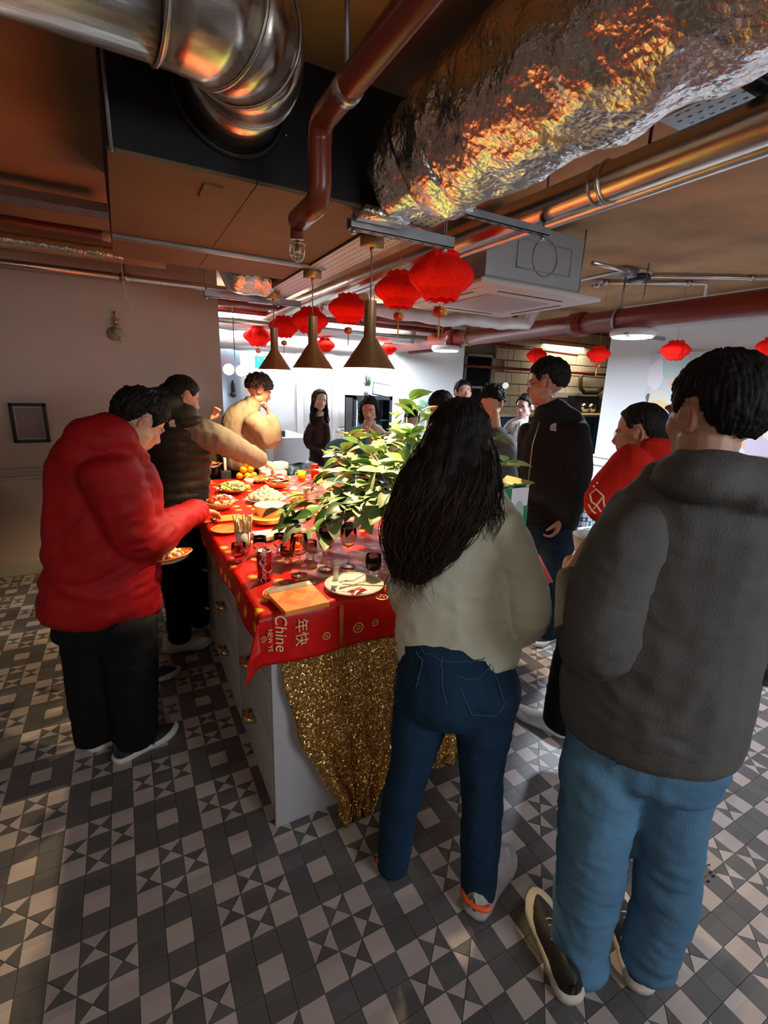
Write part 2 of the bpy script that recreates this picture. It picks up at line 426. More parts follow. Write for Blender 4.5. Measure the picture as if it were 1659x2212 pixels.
# perforated cable trays
def perf_tray(parent, x0, x1, y0, y1, zt, along='y', lip=.045, m=WHITE_TRAY, hole=.030, dark=True):
    """a tray with slotted base: the base is one plate with dark recessed slots, lips at both sides"""
    b = B(); b.box((x0, y0, zt), (x1, y1, zt + .003)); b.obj('base_plate', m, parent, smooth=False)
    if along == 'y':
        for x_ in (x0, x1): B().box((x_ - .002, y0, zt - .001), (x_ + .002, y1, zt + lip)).obj('side_lip', m, parent, smooth=False)
    else:
        for y_ in (y0, y1): B().box((x0, y_ - .002, zt - .001), (x1, y_ + .002, zt + lip)).obj('side_lip', m, parent, smooth=False)
    h = B(); L = (y1 - y0) if along == 'y' else (x1 - x0); Wd = (x1 - x0) if along == 'y' else (y1 - y0)
    nr = max(2, int(Wd / .034)); nc = int(L / hole)
    for r in range(nr):
        for c in range(nc):
            a = (r + .5) * Wd / nr; t = (c + (.5 if r % 2 else 0) + .3) * hole; lx, ly = (.004, .0085)
            if along == 'y': cx, cy = x0 + a, y0 + t; dx, dy = lx, ly
            else: cx, cy = x0 + t, y0 + a; dx, dy = ly, lx
            h.add([(cx + dx * math.cos(q * math.pi / 3), cy + dy * math.sin(q * math.pi / 3), zt - .0006) for q in range(6)], [(5, 4, 3, 2, 1, 0)])
    o = h.obj('slots', BLACK, parent, smooth=False); o['kind'] = 'stuff'
t1 = thing('cable_tray', 'long white perforated cable tray carrying the three pendant lamps', 'cable tray', (1.0, 2.6, 2.24))
perf_tray(t1, .95, 1.13, 1.38, 4.05, 2.24)
B().box((.943, 1.38, 2.24), (.949, 4.05, 2.29)).obj('side_lip', BLACK, t1, smooth=False)
t2 = thing('cable_tray', 'white perforated cable tray at upper right beyond the foil duct', 'cable tray', (1.5, .8, 2.35))
perf_tray(t2, 1.557, 1.746, -1.2, 1.138, 2.46)
B().box((1.50, .86, 2.44), (1.90, .90, 2.458)).obj('strap', BLACK, t2)
t3 = thing('cable_tray', 'perforated tray across the far left above the red pipe', 'cable tray', (-1, 3.4, 2.54))
perf_tray(t3, -3.0, .03, 3.36, 3.50, 2.52, 'x', m=GREYST)
t4 = thing('cable_tray', 'small perforated tray peeking out right of the copper toned pipe', 'cable tray', (1.9, .9, 2.5))
perf_tray(t4, 1.98, 2.16, -1.2, 1.03, 2.50)

def strut(label, a, b_, rods, r=.02):
    t = thing('support_bracket', label, 'bracket', a)
    A = Vector(a); Q = Vector(b_); d = Q - A; m = B(); Mx = Vector((1, 0, 0)).rotation_difference(d.normalized()).to_matrix()
    L = d.length
    for (y0, y1, z0, z1) in ((-r, r, -r, -r + .003), (-r, -r + .003, -r, r), (r - .003, r, -r, r)):
        m.box((0, y0, z0), (L, y1, z1))
    m.v = [A + Mx @ Vector(p) for p in m.v]; m.obj('channel', GREYST, t, smooth=False)
    h = B(); n = int(L / .055)
    for i in range(n):
        x = .03 + i * .055; h.add([A + Mx @ Vector(p) for p in ((x, -.006, -r - .0006), (x + .022, -.006, -r - .0006), (x + .022, .006, -r - .0006), (x, .006, -r - .0006))], [(0, 3, 2, 1)])
    h.obj('slots', BLACK, t, smooth=False)
    for k in rods:
        p = A.lerp(Q, k); B().tube([p + Vector((0, 0, -.03)), (p.x, p.y, ZC)], .005, 6).obj('threaded_rod', GREYST, t)
        B().tube([p + Vector((0, 0, -.034)), p + Vector((0, 0, -.02))], .011, 6).obj('nut', STEEL, t)
strut('grey slotted bracket under the foil duct, nearest of those holding the tray', (.79, 1.775, 2.205), (1.25, 1.775, 2.205), (.04, .93))
strut('grey slotted bracket holding the far end of the long tray', (.56, 3.66, 2.21), (1.24, 3.66, 2.21), (.02, .75))
strut('bracket holding the copper toned pipe behind the lanterns', (1.10, 1.62, 2.27), (1.62, 1.62, 2.27), (.08, .95), .014)
strut('short bracket below the main red pipe at right', (3.55, 2.6, 2.10), (4.05, 2.6, 2.10), (.3,), .014)

# large copper toned pipe
cop = M('foil_clad_pipe', (.60, .50, .40), .27, 1, bump=.12, bs=20, stretch=(3, .3, 3))
pp = thing('clad_pipe', 'long shiny foil clad pipe glowing copper, right of the lanterns', 'pipe', (1.6, 1.5, 2.35))
B().tube([(1.62, -1.8, 2.36), (1.61, .9, 2.36), (1.55, 3.2, 2.36), (1.52, 5.8, 2.36)], .062, 20).obj('cladding', cop, pp)
b = B(); hoop(b, (1.60, 1.33, 2.36), (0, 1, 0), .066, .007); hoop(b, (1.60, 1.37, 2.36), (0, 1, 0), .064, .005); b.obj('joint', cop, pp)
for y in (1.19, 2.6): B().tube([(1.60, y, 2.41), (1.60, y, ZC)], .006, 6).obj('hanger_rod', REDPIPE, pp)
pp2 = thing('steel_pipe', 'thinner bright steel pipe running beside the copper toned pipe', 'pipe', (1.72, 1.5, 2.34))
B().tube([(1.735, -1.8, 2.34), (1.72, .9, 2.34), (1.66, 3.2, 2.34), (1.64, 5.8, 2.34)], .026, 14).obj('pipe_length', STEEL, pp2)

# oxblood drain pipe with the caged sprinkler
rp = thing('drain_pipe', 'dark red pipe stepping down in front of the black box', 'pipe', (.5, 1, 2.3))
brown = M('oxblood_paint', (.20, .035, .018), .3, var=.1, vs=5)
zz = 2.32
p1 = (0.555,0.94,2.32); p2 = (0.546,1.392,2.32); X2, Y2 = p2[0], p2[1]; zl = 2.13
p4 = (0.54,1.624,2.13)
B().tube([(p1[0], -.6, zz), p2, (X2, Y2 + .03, zz - .012), (X2, Y2 + .04, zz - .05), (X2, Y2 + .04, zl + .04), (X2, Y2 + .05, zl + .01), (X2, Y2 + .08, zl), (X2, p4[1], zl)], .033, 16).obj('pipe_length', brown, rp)
B().tube([(p1[0] * .3 + X2 * .7, Y2 - .16, zz), (p1[0] * .3 + X2 * .7, Y2 - .125, zz)], .036, 16).obj('clamp', STEEL, rp)
B().tube([(X2, Y2 - .14, zz + .03), (X2, Y2 - .14, ZC)], .006, 6).obj('hanger_rod', GREYST, rp)
B().tube([(X2, p4[1] - .03, zl), (X2, p4[1] + .01, zl - .01), (X2, p4[1] + .012, zl - .05)], .022, 12).obj('elbow', brown, rp)
sp = thing('caged_sprinkler', 'small sprinkler in a wire cage at the end of the dark red pipe', 'sprinkler', (X2, p4[1] + .012, zl - .06))
cx, cy, cz = X2, p4[1] + .012, zl - .055
b = B()
for k in range(4):
    a = k * math.pi / 4; pts = [(cx + .026 * math.cos(a) * math.sin(t), cy + .026 * math.sin(a) * math.sin(t), cz - .03 + .032 * math.cos(t)) for t in [i * math.pi / 8 for i in range(-8, 9)]]
    b.tube(pts, .0014, 5)
hoop(b, (cx, cy, cz - .012), (0, 0, 1), .026, .0016, 20); hoop(b, (cx, cy, cz - .04), (0, 0, 1), .024, .0016, 20)
b.obj('cage', STEEL, sp); B().lathe([(.005, 0), (.006, -.02), (.012, -.03), (.012, -.032)], (cx, cy, cz), 12).obj('nozzle', BRASS, sp)
# second, thin dark red rod and wire by the tray

# pipes along the left wall
def xpipe(name, label, x0, x1, y, z_, r, m, slope=0, n=14, cat='pipe'):
    t = thing(name, label, cat, (x0, y, z_)); B().tube([(x0, y, z_), (x1, y, z_ + slope)], r, n).obj('pipe_length', m, t); return t
t = xpipe('steel_pipe', 'bright steel pipe along the top of the plain left wall', -3.1, 1.25, 4.56, 2.40, .028, cop)
b = B(); b.tube([(.08, 4.56, 2.40), (.15, 4.56, 2.40)], .036, 12); b.obj('joint', cop, t); B().tube([(.11, 4.56, 2.43), (.11, 4.56, ZC)], .006, 6).obj('hanger_rod', REDPIPE, t)
xpipe('sprinkler_pipe', 'dark red pipe at far left beneath the perforated tray', -3.1, .6, 3.78, 2.50, .027, REDPIPE)
t = thing('foil_pipe', 'thin crumpled foil pipe below the red pipe at far left', 'pipe', (-1, 4.0, 2.44)); crumple('foil_wrap', [(-3.1, 4.05, 2.46), (-1, 4.05, 2.45), (.1, 4.05, 2.45)], [.03, .03, .03], t, seg=30, n=14, amp=.012)
xpipe('wood_beam', 'brown boxed pipe at upper left edge just under the ceiling', -3.1, .4, 4.4, 2.52, .05, conc)
t = thing('smoke_detector', 'round white smoke detector by the left corner of the brown box', 'detector', (-.03, 3.55, 2.45)); B().lathe([(.035, .02), (.05, 0), (.045, -.02), (.02, -.03)], (0.017,3.788,2.5), 20).obj('body', M('plastic_cream', (.5, .45, .36), .5), t)
# dangling string
t = thing('string', 'pale loose string dangling in front of the left wall', 'string', (.1, 3.1, 2.2)); b = B()
b.tube([(0.068,3.12,2.244), (0.066,3.12,2.13), (0.073,3.12,2.062), (0.085,3.12,2.028), (0.097,3.12,1.98)], .0022, 5); b.obj('thread', M('string', (.55, .50, .42), .8), t)
# foil bundle hung under the far side of the brown box
t = thing('foil_bundle', 'clear foil wrapped duct end bulging below the far edge of the brown box', 'duct', (.7, 3.4, 2.3))
crumple('foil_wrap', [(.62, 3.42, 2.36), (.72, 3.42, 2.33), (.90, 3.45, 2.33), (1.06, 3.5, 2.36)], [.03, .13, .13, .04], t, seg=10, n=36, amp=.02)
t = thing('foil_bundle', 'brownish foil wrapped duct hanging behind the middle lamp', 'duct', (1.4, 4, 2.3))
crumple('foil_wrap', [(1.634,4.3,2.302), (2.093,4.3,2.388)], [.07, .09], t, seg=20, n=30, amp=.02)

# ---- fire main along Y on the right, with its branches ----
fm = thing('fire_main', 'thick glossy red fire main crossing the room at right', 'pipe', (3.69, 2, 2.22))
B().tube([(3.69, -2.5, 2.235), (3.69, 6.55, 2.235)], .085, 24).obj('pipe_length', REDPIPE, fm)
B().tube([(3.69, 3.13, 2.235), (3.69, 3.25, 2.235)], .105, 24).obj('coupling', REDPIPE, fm)
B().tube([(3.69, 5.0, 2.235), (3.69, 5.18, 2.235)], .115, 24).obj('coupling', REDPIPE, fm)
b = B(); hoop(b, (3.69, 2.78, 2.235), (0, 1, 0), .092, .010); b.obj('pipe_clamp', GREYST, fm)
B().tube([(3.69, 2.78, 2.32), (3.69, 2.78, ZC - .06)], .008, 8).obj('hanger_rod', GREYST, fm)
B().box((3.62, 2.73, ZC - .07), (3.76, 2.83, ZC)).obj('hanger_plate', GREYST, fm)
B().tube([(3.69, 4.02, 2.28), (3.69, 4.02, 2.42), (3.69, 3.9, 2.46), (2.2, 3.9, 2.46)], .035, 12).obj('branch', REDPIPE, fm)
b = B(); hoop(b, (3.69, 4.75, 2.235), (0, 1, 0), .088, .006); b.obj('pipe_clamp', BRASS, fm)
for (x0, y0, x1, y1, z_, r, nm) in ((-.2, 5.05, 3.6, 5.05, 2.395, .055, 'long dark red pipe crossing behind the lanterns, nearest of the far ones'), (.2, 5.5, 4.9, 5.5, 2.38, .04, 'second dark red pipe crossing the far room'),
        (4.2, 6.3, 8.4, 7.2, 2.42, .03, 'thin red pipe in front of the block wall'), (4.9, 6.9, 10, 6.9, 2.05, .026, 'lowest thin red pipe by the night window'), (4.0, 6.0, 4.0, 9.0, 2.18, .028, 'red branch pipe running towards the far window')):
    t = thing('sprinkler_pipe', nm, 'pipe', (x0, y0, z_)); B().tube([(x0, y0, z_), (x1, y1, z_)], r, 12).obj('pipe_length', REDPIPE, t)
for (x0, y0, x1, y1, z_, r, nm, m_) in ((.6, 5.25, 3.4, 5.25, 2.24, .03, 'slim steel pipe crossing behind the lanterns', STEEL), (.5, 5.75, 3.5, 5.75, 2.30, .10, 'fat white lagged pipe across the far room', None), (.5, 6.1, 3.3, 6.1, 2.12, .10, 'lower fat lagged pipe across the far room', None),
        (2.0, 5.1, 5.1, 4.6, 2.42, .02, 'thin conduit over the air conditioner', STEEL), (2.6, 6.28, 2.6, 6.6, 2.18, .15, 'short round ribbed duct in the far room', None)):
    t = thing('lagged_pipe', nm, 'pipe', (x0, y0, z_))
    if m_: B().tube([(x0, y0, z_), (x1, y1, z_)], r, 12).obj('pipe_length', m_, t)
    else: crumple('lagging', [(x0, y0, z_), ((x0 + x1) / 2, (y0 + y1) / 2, z_ - .01), (x1, y1, z_)], [r] * 3, t, M('lagging', (.62, .62, .62), .35, .6, bump=.3, bs=20), .014, 24, 16)
for k, (x0, x1, y) in enumerate(((.9, 3.6, 5.35), (3.9, 5.2, 4.3))):
    t = thing('cable_tray', ('dark cable tray crossing the far room above the lamps', 'grey cable tray over the opening beside the right wall')[k], 'cable tray', (x0, y, 2.4)); perf_tray(t, x0, x1, y, y + .18, (2.44, 2.34)[k], 'x', m=GREYST, hole=.06)
# white sagging flexible duct under the air conditioner
t = thing('flexible_duct', 'white sagging insulated duct under the air conditioner panel', 'duct', (2.5, 3.6, 2.2))
crumple('sleeve', [(1.794,3.6,2.224), (2.225,3.6,2.224), (2.508,3.6,2.206), (2.755,3.6,2.236), (3.129,3.6,2.23), (3.469,3.6,2.268), (3.542,3.6,2.382)], [.05] * 7, t, M('white_sleeve', (.66, .66, .66), .4, .2, bump=.2, bs=20), .014, 20, 8)
# far ceiling beams and thin rods
for k, (px0, px1, dz) in enumerate(((.4, 3.6, 0), (.4, 3.6, 0))):
    t = thing('ceiling_beam', ('nearer', 'farther')[k] + ' pale beam under the ceiling of the far room', 'beam', (1, 5.9 + k * .5, 2.5)); B().box((px0, 5.95 + k * .45, 2.5), (px1, 6.1 + k * .45, ZC)).obj('beam', M('beam_paint', (.45, .43, .40), .7), t, smooth=False)
for i in range(9):
    x_ = 2.0 + i * .32; y_ = 4.5 + (i % 3) * .35
    t = thing('threaded_rod', 'thin rod hanging from the ceiling of the far room', 'rod', (x_, y_, 2.3), group='ceiling rods'); B().tube([(x_, y_, 2.3), (x_, y_, ZC)], .005, 5).obj('rod', GREYST, t)

# ---- air conditioning cassette ----
ac = thing('air_conditioner', 'square ceiling air conditioner with white panel and grey metal body', 'air conditioner', (2.25, 2.66, 2.2))
pm = M('ac_plastic', (.55, .52, .50), .5); ps = M('ac_steel', (.36, .37, .38), .5, .3)
B().box((1.76, 2.2, 2.195), (2.72, 3.10, 2.225), bev=.01).obj('panel', pm, ac)
B().box((1.84, 2.28, 2.19), (2.64, 3.02, 2.197), bev=.003).obj('frame', pm, ac)
B().box((1.98, 2.42, 2.184), (2.50, 2.88, 2.192), bev=.003).obj('grille', M('ac_grille', (.36, .34, .34), .5), ac)
sl = B()
for (a, b_) in (((1.98, 2.31, 2.187), (2.50, 2.325, 2.1905)), ((1.98, 2.975, 2.187), (2.50, 2.99, 2.1905)), ((1.87, 2.42, 2.187), (1.885, 2.88, 2.1905)), ((2.595, 2.42, 2.187), (2.61, 2.88, 2.1905))): sl.box(a, b_)
sl.obj('louvre_slots', M('slot_dark', (.06, .04, .03), .6), ac, smooth=False)
B().box((1.86, 2.30, 2.225), (2.62, 3.0, 2.56), bev=.004).obj('body', ps, ac)
B().box((1.85, 2.292, 2.225), (2.63, 3.008, 2.262), bev=.01).obj('rim', ps, ac)
def outline(pts, r, nm, par, m): B().tube([Vector(p) for p in pts], r, 5).obj(nm, m, par)
y = 2.297
outline([(2.08, y, 2.33), (2.52, y, 2.33), (2.52, y, 2.48), (2.08, y, 2.48), (2.08, y, 2.33)], .003, 'pressed_outline', ac, GREYST)
outline([(2.30 + .10 * math.cos(i * math.pi / 12), y, 2.405 + .10 * math.sin(i * math.pi / 12)) for i in range(25)], .003, 'pressed_outline', ac, GREYST)
xx_ = 1.857
outline([(xx_, 2.6 + .09 * math.cos(i * math.pi / 12), 2.42 + .09 * math.sin(i * math.pi / 12)) for i in range(25)], .003, 'pressed_outline', ac, GREYST)
B().tube([(2.66, 2.25, 2.42), (3.05, 2.3, 2.44), (3.05, 2.75, 2.44)], .014, 8).obj('bracket', STEEL, ac)
for q in ((2.68, 2.35), (2.68, 2.95)): B().tube([(q[0], q[1], 2.25), (q[0], q[1], ZC)], .006, 6).obj('threaded_rod', GREYST, ac)
# detectors and conduits on the right ceiling
t = thing('motion_sensor', 'black square sensor with rounded face on the ceiling at right', 'sensor', (3.87, 2.79, 2.55))
B().box((3.79, 2.73, ZC - .035), (3.95, 2.87, ZC), bev=.01).obj('base', pm, t); B().lathe([(.095, .0), (.10, -.03), (.085, -.05)], (3.87, 2.8, ZC - .03), 8).obj('body', BLACK, t); B().lathe([(.05, 0), (.03, -.014), (.005, -.018)], (3.87, 2.8, ZC - .08), 16).obj('lens', pm, t)
t = thing('smoke_detector', 'small white smoke detector beside the black ceiling sensor', 'detector', (3.86, 3.19, 2.58)); B().lathe([(.05, 0), (.05, -.03), (.035, -.045), (.035, -.06), (.01, -.07)], (3.86, 3.19, ZC), 18).obj('body', pm, t)
for k in range(5):
    a = k * math.pi / 2.5; B().box((3.86 + .036 * math.cos(a) - .006, 3.19 + .036 * math.sin(a) - .006, ZC - .058), (3.86 + .036 * math.cos(a) + .006, 3.19 + .036 * math.sin(a) + .006, ZC - .046)).obj('vent', BLACK, t)
for lab, pts in (('grey conduit from the black sensor to the right wall', [(3.95, 2.8, 2.608), (4.7, 2.35, 2.608), (5.0, 2.1, 2.60), (5.02, 2.08, 2.35)]), ('grey conduit from the smoke detector to the fire main', [(3.92, 3.15, 2.608), (4.5, 2.75, 2.608), (4.62, 2.66, 2.60), (4.63, 2.65, 2.33)])):
    t = thing('conduit', lab, 'conduit', pts[0]); B().tube(pts, .016, 10).obj('pipe_length', STEEL, t)
    for q in pts[:2]: B().box((q[0] - .02, q[1] - .02, q[2] - .02), (q[0] + .02, q[1] + .02, ZC)).obj('saddle', STEEL, t)
# white ledge above the right wall
t = thing('ceiling_strip', 'white trunking running along the top of the right wall', 'trunking', (5.1, 1, 2.4)); B().box((5.12, -2.5, 2.36), (5.25, 3.9, 2.39)).obj('trunking', trim_m, t, smooth=False)

# ---- round LED fittings ----
led = M('led_diffuser', (.9, .9, .95), .4, emit=(.86, .90, 1.0), es=14)
for (x, y, z_, lab) in ((3.72, 2.66, 2.10, 'round white ceiling light glowing under the fire main at right'), (3.57, 5.06, 2.10, 'round white ceiling light glowing in front of the far white wall')):
    t = thing('ceiling_light', lab, 'light', (x, y, z_)); B().lathe([(.17, .05), (.175, .02), (.17, .0), (.155, -.004)], (x, y, z_), 32).obj('housing', trim_m, t)
    B().lathe([(.155, .0), (.150, -.012), (.10, -.014)], (x, y, z_), 32).obj('diffuser', led, t); B().tube([(x, y, z_ + .05), (x, y, 2.2)], .012, 8).obj('mount', GREYST, t)
t = thing('ceiling_light', 'distant small round light glowing between the two smaller lamps', 'light', (2.499,6.2,1.977)); B().lathe([(.08, .04), (.085, 0), (.07, -.012)], (2.499,6.2,1.977), 20).obj('diffuser', led, t)

# ---- three pendant lamps ----
inner = M('lamp_inside', (.86, .80, .72), .5)
bulb_m = M('bulb_glow', (1, .9, .8), .4, emit=(1.0, .80, .55), es=55)
def pendant(x, y, zb, label, power):
    t = thing('pendant_lamp', label, 'lamp', (x, y, zb), group='pendant lamps over the table')
    Hc, R = .135, .119
    b = B(); b.lathe([(R, 0), (.027, Hc), (.0265, Hc + .145), (.0265, Hc + .146)], (x, y, zb), 40, close=False); b.lathe([(.027, 0), (.004, .001)], (x, y, zb + Hc + .146), 24, close=False); b.obj('shade', LAMPB, t)
    b = B(); b.lathe([(R - .0015, .0005), (.026, Hc - .002), (.004, Hc + .0)], (x, y, zb), 40, close=False); b.obj('shade_lining', inner, t)
    B().ball((x, y, zb + .108), .020, 16).obj('bulb', bulb_m, t)
    B().tube([(x, y, zb + Hc + .14), (x, y, 2.215)], .0035, 6).obj('cord', M('cord', (.30, .20, .12), .6), t)
    B().lathe([(.050, 0), (.050, .042), (.046, .044)], (x, y, 2.195), 28).obj('canopy', LAMPB, t)
    B().lathe([(.005, 0), (.009, .03)], (x, y, 2.167), 10).obj('cord_grip', BRASS, t)
    light('pendant_light', 'POINT', (x, y, zb + .085), power, WARM, .018)
pendant(0.985, 1.976, 1.706, 'bronze cone pendant lamp nearest the camera, largest of the three', 55)
pendant(0.985, 2.698, 1.719, 'middle one of the three bronze cone pendant lamps', 55)
pendant(0.985, 3.48, 1.726, 'farthest and smallest looking of the three bronze cone lamps', 55)

# ---- paper lanterns ----
gold_p = M('gold_print', (.80, .50, .10), .4, .4)
def lantern_mesh():
    n, rows = 64, 22; b = B(); vs = []; fs = []
    for j in range(rows + 1):
        t = j / rows
        a = math.pi * t; base = math.sin(a) ** .75 * .5
        if t < .12: base = .20 + .9 * t * (1 if t < .12 else 0) + .03 * math.sin(t * 50)
        if t > .86: base = .24 + (1 - t) * .55 + .02 * math.cos(t * 60)
        for i in range(n):
            w = 2 * math.pi * i / n
            r = base * (1 + .10 * abs(math.sin(4 * w)) - .05) * (1 + .02 * math.sin(16 * w))
            vs.append((r * math.cos(w), r * math.sin(w), .40 - .80 * t + .018 * math.sin(8 * w) * (1 if t in (0, 1) else 0)))
    for j in range(rows):
        for i in range(n): fs.append((j * n + i, (j + 1) * n + i, (j + 1) * n + (i + 1) % n, j * n + (i + 1) % n))
    b.add(vs, fs); return b.mesh('paper_body')
LM = lantern_mesh(); LM.materials.append(RED_PAPER); LM.polygons.foreach_set('use_smooth', [True] * len(LM.polygons))
def lantern(pos, dia, label, group, tassel=True, hang=.1, rz=0):
    t = thing('paper_lantern', label, 'lantern', pos, group=group)
    o = bpy.data.objects.new('paper_body', LM); S.collection.objects.link(o); o.parent = t; o.scale = (dia * 1.12, dia * 1.12, dia * .96); o.rotation_euler = (0, 0, rz)
    LOCAL[0] = True
    B().tube([(0, 0, .36 * dia), (0, 0, (ZC if pos[0] < 5.3 else 2.95) - pos[2])], .0016, 5).obj('string', M('gold_string', (.6, .35, .08), .6), t)
    if tassel:
        k = dia
        B().tube([(0, 0, -.40 * k), (0, 0, -.50 * k)], .0015, 5).obj('tassel_cord', M('gold_string', (0, 0, 0)), t)
        B().lathe([(.005, .0), (.10 * k, .03 * k), (.12 * k, .10 * k), (.10 * k, .17 * k), (.005, .2 * k)], (0, 0, -.68 * k), 18).obj('charm', M('charm_red', (.45, .02, .01), .5), t)
        B().tube([(0, 0, -.68 * k), (0, 0, -.95 * k), (0, 0, -1.05 * k)], [.003, .005, .002], 6).obj('tassel', M('tassel_gold', (.75, .38, .06), .7), t)
        for s_ in (-1, 1): text('printed_mark', '福', .17 * k, gold_p, (0, s_ * .125 * k, -.58 * k), (math.pi / 2, 0, 0 if s_ < 0 else math.pi), t)
    LOCAL[0] = False
    return t
G1 = 'paper lanterns hanging along the table'
lantern((1.42,2.084,2.156), 0.2736, 'largest red paper lantern, nearest the camera, with a round gold charm below', G1, hang=.10)
lantern((1.47,2.579,2.177), 0.2484, 'second largest red paper lantern, just left of the nearest one', G1, rz=.5)
lantern((1.47,3.294,2.159), 0.2484, 'red paper lantern left of the tall tube of the nearest lamp', G1, rz=.2)
lantern((1.45,4.032,2.154), 0.2633, 'red paper lantern behind the tube of the middle lamp', G1, tassel=False, rz=.9)
lantern((1.38,4.55,2.143), 0.2392, 'red paper lantern behind the tube of the farthest lamp', G1, rz=.3)
lantern((1.35,5.396,2.122), 0.2582, 'leftmost red paper lantern, left of the farthest lamp', G1, rz=.1)
G2 = 'paper lanterns in the far room'
lantern((2.265,5.771,2.117), 0.2107, 'small far red lantern between the middle and nearest lamps', G2, False)
lantern((3.065,5.618,2.118), 0.1898, 'small far red lantern just right of the nearest lamp cone', G2, False, rz=.6)
G3 = 'paper lanterns by the right wall'
lantern((4.614,4.578,2.082), 0.2198, 'red lantern just above the head of the tall man in black', G3, False)
lantern((4.382,3.487,2.037), 0.2009, 'bright red lantern with gold tassel left of the right wall', G3)
lantern((4.432,2.719,2.039), 0.2168, 'red lantern hanging in front of the abstract painting', G3, False, rz=.4)
lantern((4.568,2.033,2.045), 0.1831, 'red lantern cut off by the right edge of the picture', G3, False, rz=.8)


# ================= island with its drawers =================
cab = M('cabinet_paint', (.42, .42, .44), .42, bump=.03, bs=120)
IX0, IX1, IY0, IY1, TOP = .366, 1.47, 1.43, 3.72, .90
isl = thing('kitchen_island', 'grey painted kitchen island with brass drawer pulls under the red cloth', 'island', ((IX0 + IX1) / 2, (IY0 + IY1) / 2, 0))
B().box((IX0 + .02, IY0 + .012, 0), (IX1 - .02, IY1 - .012, .86)).obj('body', cab, isl, smooth=False)
B().box((IX0, IY0, 0), (IX1, IY0 + .02, .862), bev=.002).obj('end_panel', cab, isl)
B().box((IX0, IY1 - .02, 0), (IX1, IY1, .862), bev=.002).obj('end_panel', cab, isl)
B().box((IX0 - .03, IY0 - .02, .86), (IX1 + .03, IY1 + .03, .895), bev=.006).obj('worktop', M('worktop_grey', (.30, .29, .28), .35), isl)
cup = M('pull_brass', (.62, .43, .20), .28, 1)
for c in range(4):
    y0 = IY0 + .03 + c * .56
    for r, (z0, z1) in enumerate(((.07, .36), (.37, .61), (.62, .85))):
        dr = B().box((IX0 - .002, y0, z0), (IX0 + .02, y0 + .55, z1), bev=.002).obj('drawer', cab, isl)
        pts = []
        p = B(); p.tube([(IX0 - .004, y0 + .235, z1 - .075), (IX0 - .03, y0 + .25, z1 - .068), (IX0 - .034, y0 + .275, z1 - .066), (IX0 - .03, y0 + .30, z1 - .068), (IX0 - .004, y0 + .315, z1 - .075)], [.010, .014, .016, .014, .010], 10)
        p.obj('handle', cup, dr)

# ================= table cloth =================
red = M('cloth_red', (.56, .007, .004), .40, coat=.08, spec=.25, var=.15, vs=30, bump=.25, bs=9)
N, Lk, bs_ = tree(red)
# printed gold blossoms and coins scattered over the red plastic (flat print)
tc = N.new('ShaderNodeTexCoord'); vo = N.new('ShaderNodeTexVoronoi'); vo.voronoi_dimensions = '2D'; vo.inputs['Scale'].default_value = 10; vo.inputs['Randomness'].default_value = .9
Lk.new(tc.outputs['UV'], vo.inputs['Vector'])
nz = N.new('ShaderNodeTexNoise'); nz.inputs['Scale'].default_value = 60; Lk.new(tc.outputs['Object'], nz.inputs['Vector'])
ms = N.new('ShaderNodeMath'); ms.operation = 'MULTIPLY_ADD'; ms.inputs[1].default_value = .16; Lk.new(nz.outputs['Fac'], ms.inputs[0]); Lk.new(vo.outputs['Distance'], ms.inputs[2])
rp_ = N.new('ShaderNodeValToRGB'); e = rp_.color_ramp.elements
e[0].position = .0; e[0].color = (.95, .50, .06, 1); e[1].position = .24; e[1].color = (.85, .40, .05, 1)
x = rp_.color_ramp.elements.new(.245); x.color = (.55, .03, .01, 1); x = rp_.color_ramp.elements.new(.275); x.color = (.80, .30, .03, 1)
x = rp_.color_ramp.elements.new(.295); x.color = (0, 0, 0, 1)
rp_.color_ramp.interpolation = 'CONSTANT'; Lk.new(ms.outputs[0], rp_.inputs['Fac'])
sep = N.new('ShaderNodeSeparateColor'); Lk.new(vo.outputs['Color'], sep.inputs[0])
gt = N.new('ShaderNodeMath'); gt.operation = 'GREATER_THAN'; gt.inputs[1].default_value = .25; Lk.new(sep.outputs[0], gt.inputs[0])
sz = N.new('ShaderNodeSeparateColor'); Lk.new(rp_.outputs[0], sz.inputs[0])
g2 = N.new('ShaderNodeMath'); g2.operation = 'GREATER_THAN'; g2.inputs[1].default_value = .1; Lk.new(sz.outputs[0], g2.inputs[0])
mu = N.new('ShaderNodeMath'); mu.operation = 'MULTIPLY'; Lk.new(gt.outputs[0], mu.inputs[0]); Lk.new(g2.outputs[0], mu.inputs[1])
sv = N.new('ShaderNodeSeparateXYZ'); Lk.new(tc.outputs['UV'], sv.inputs[0]); g3 = N.new('ShaderNodeMath'); g3.operation = 'GREATER_THAN'; g3.inputs[1].default_value = 1.40; Lk.new(sv.outputs[1], g3.inputs[0])
m3 = N.new('ShaderNodeMath'); m3.operation = 'MULTIPLY'; Lk.new(mu.outputs[0], m3.inputs[0]); Lk.new(g3.outputs[0], m3.inputs[1]); mu = m3
mx = N.new('ShaderNodeMix'); mx.data_type = 'RGBA'
old = bs_.inputs['Base Color'].links[0].from_socket
Lk.new(mu.outputs[0], mx.inputs['Factor']); Lk.new(old, mx.inputs[6]); Lk.new(rp_.outputs[0], mx.inputs[7]); Lk.new(mx.outputs[2], bs_.inputs['Base Color'])
cl = thing('tablecloth', 'glossy red festive tablecloth printed with gold blossoms, hanging over the island', 'tablecloth', (.9, 2.6, .9))
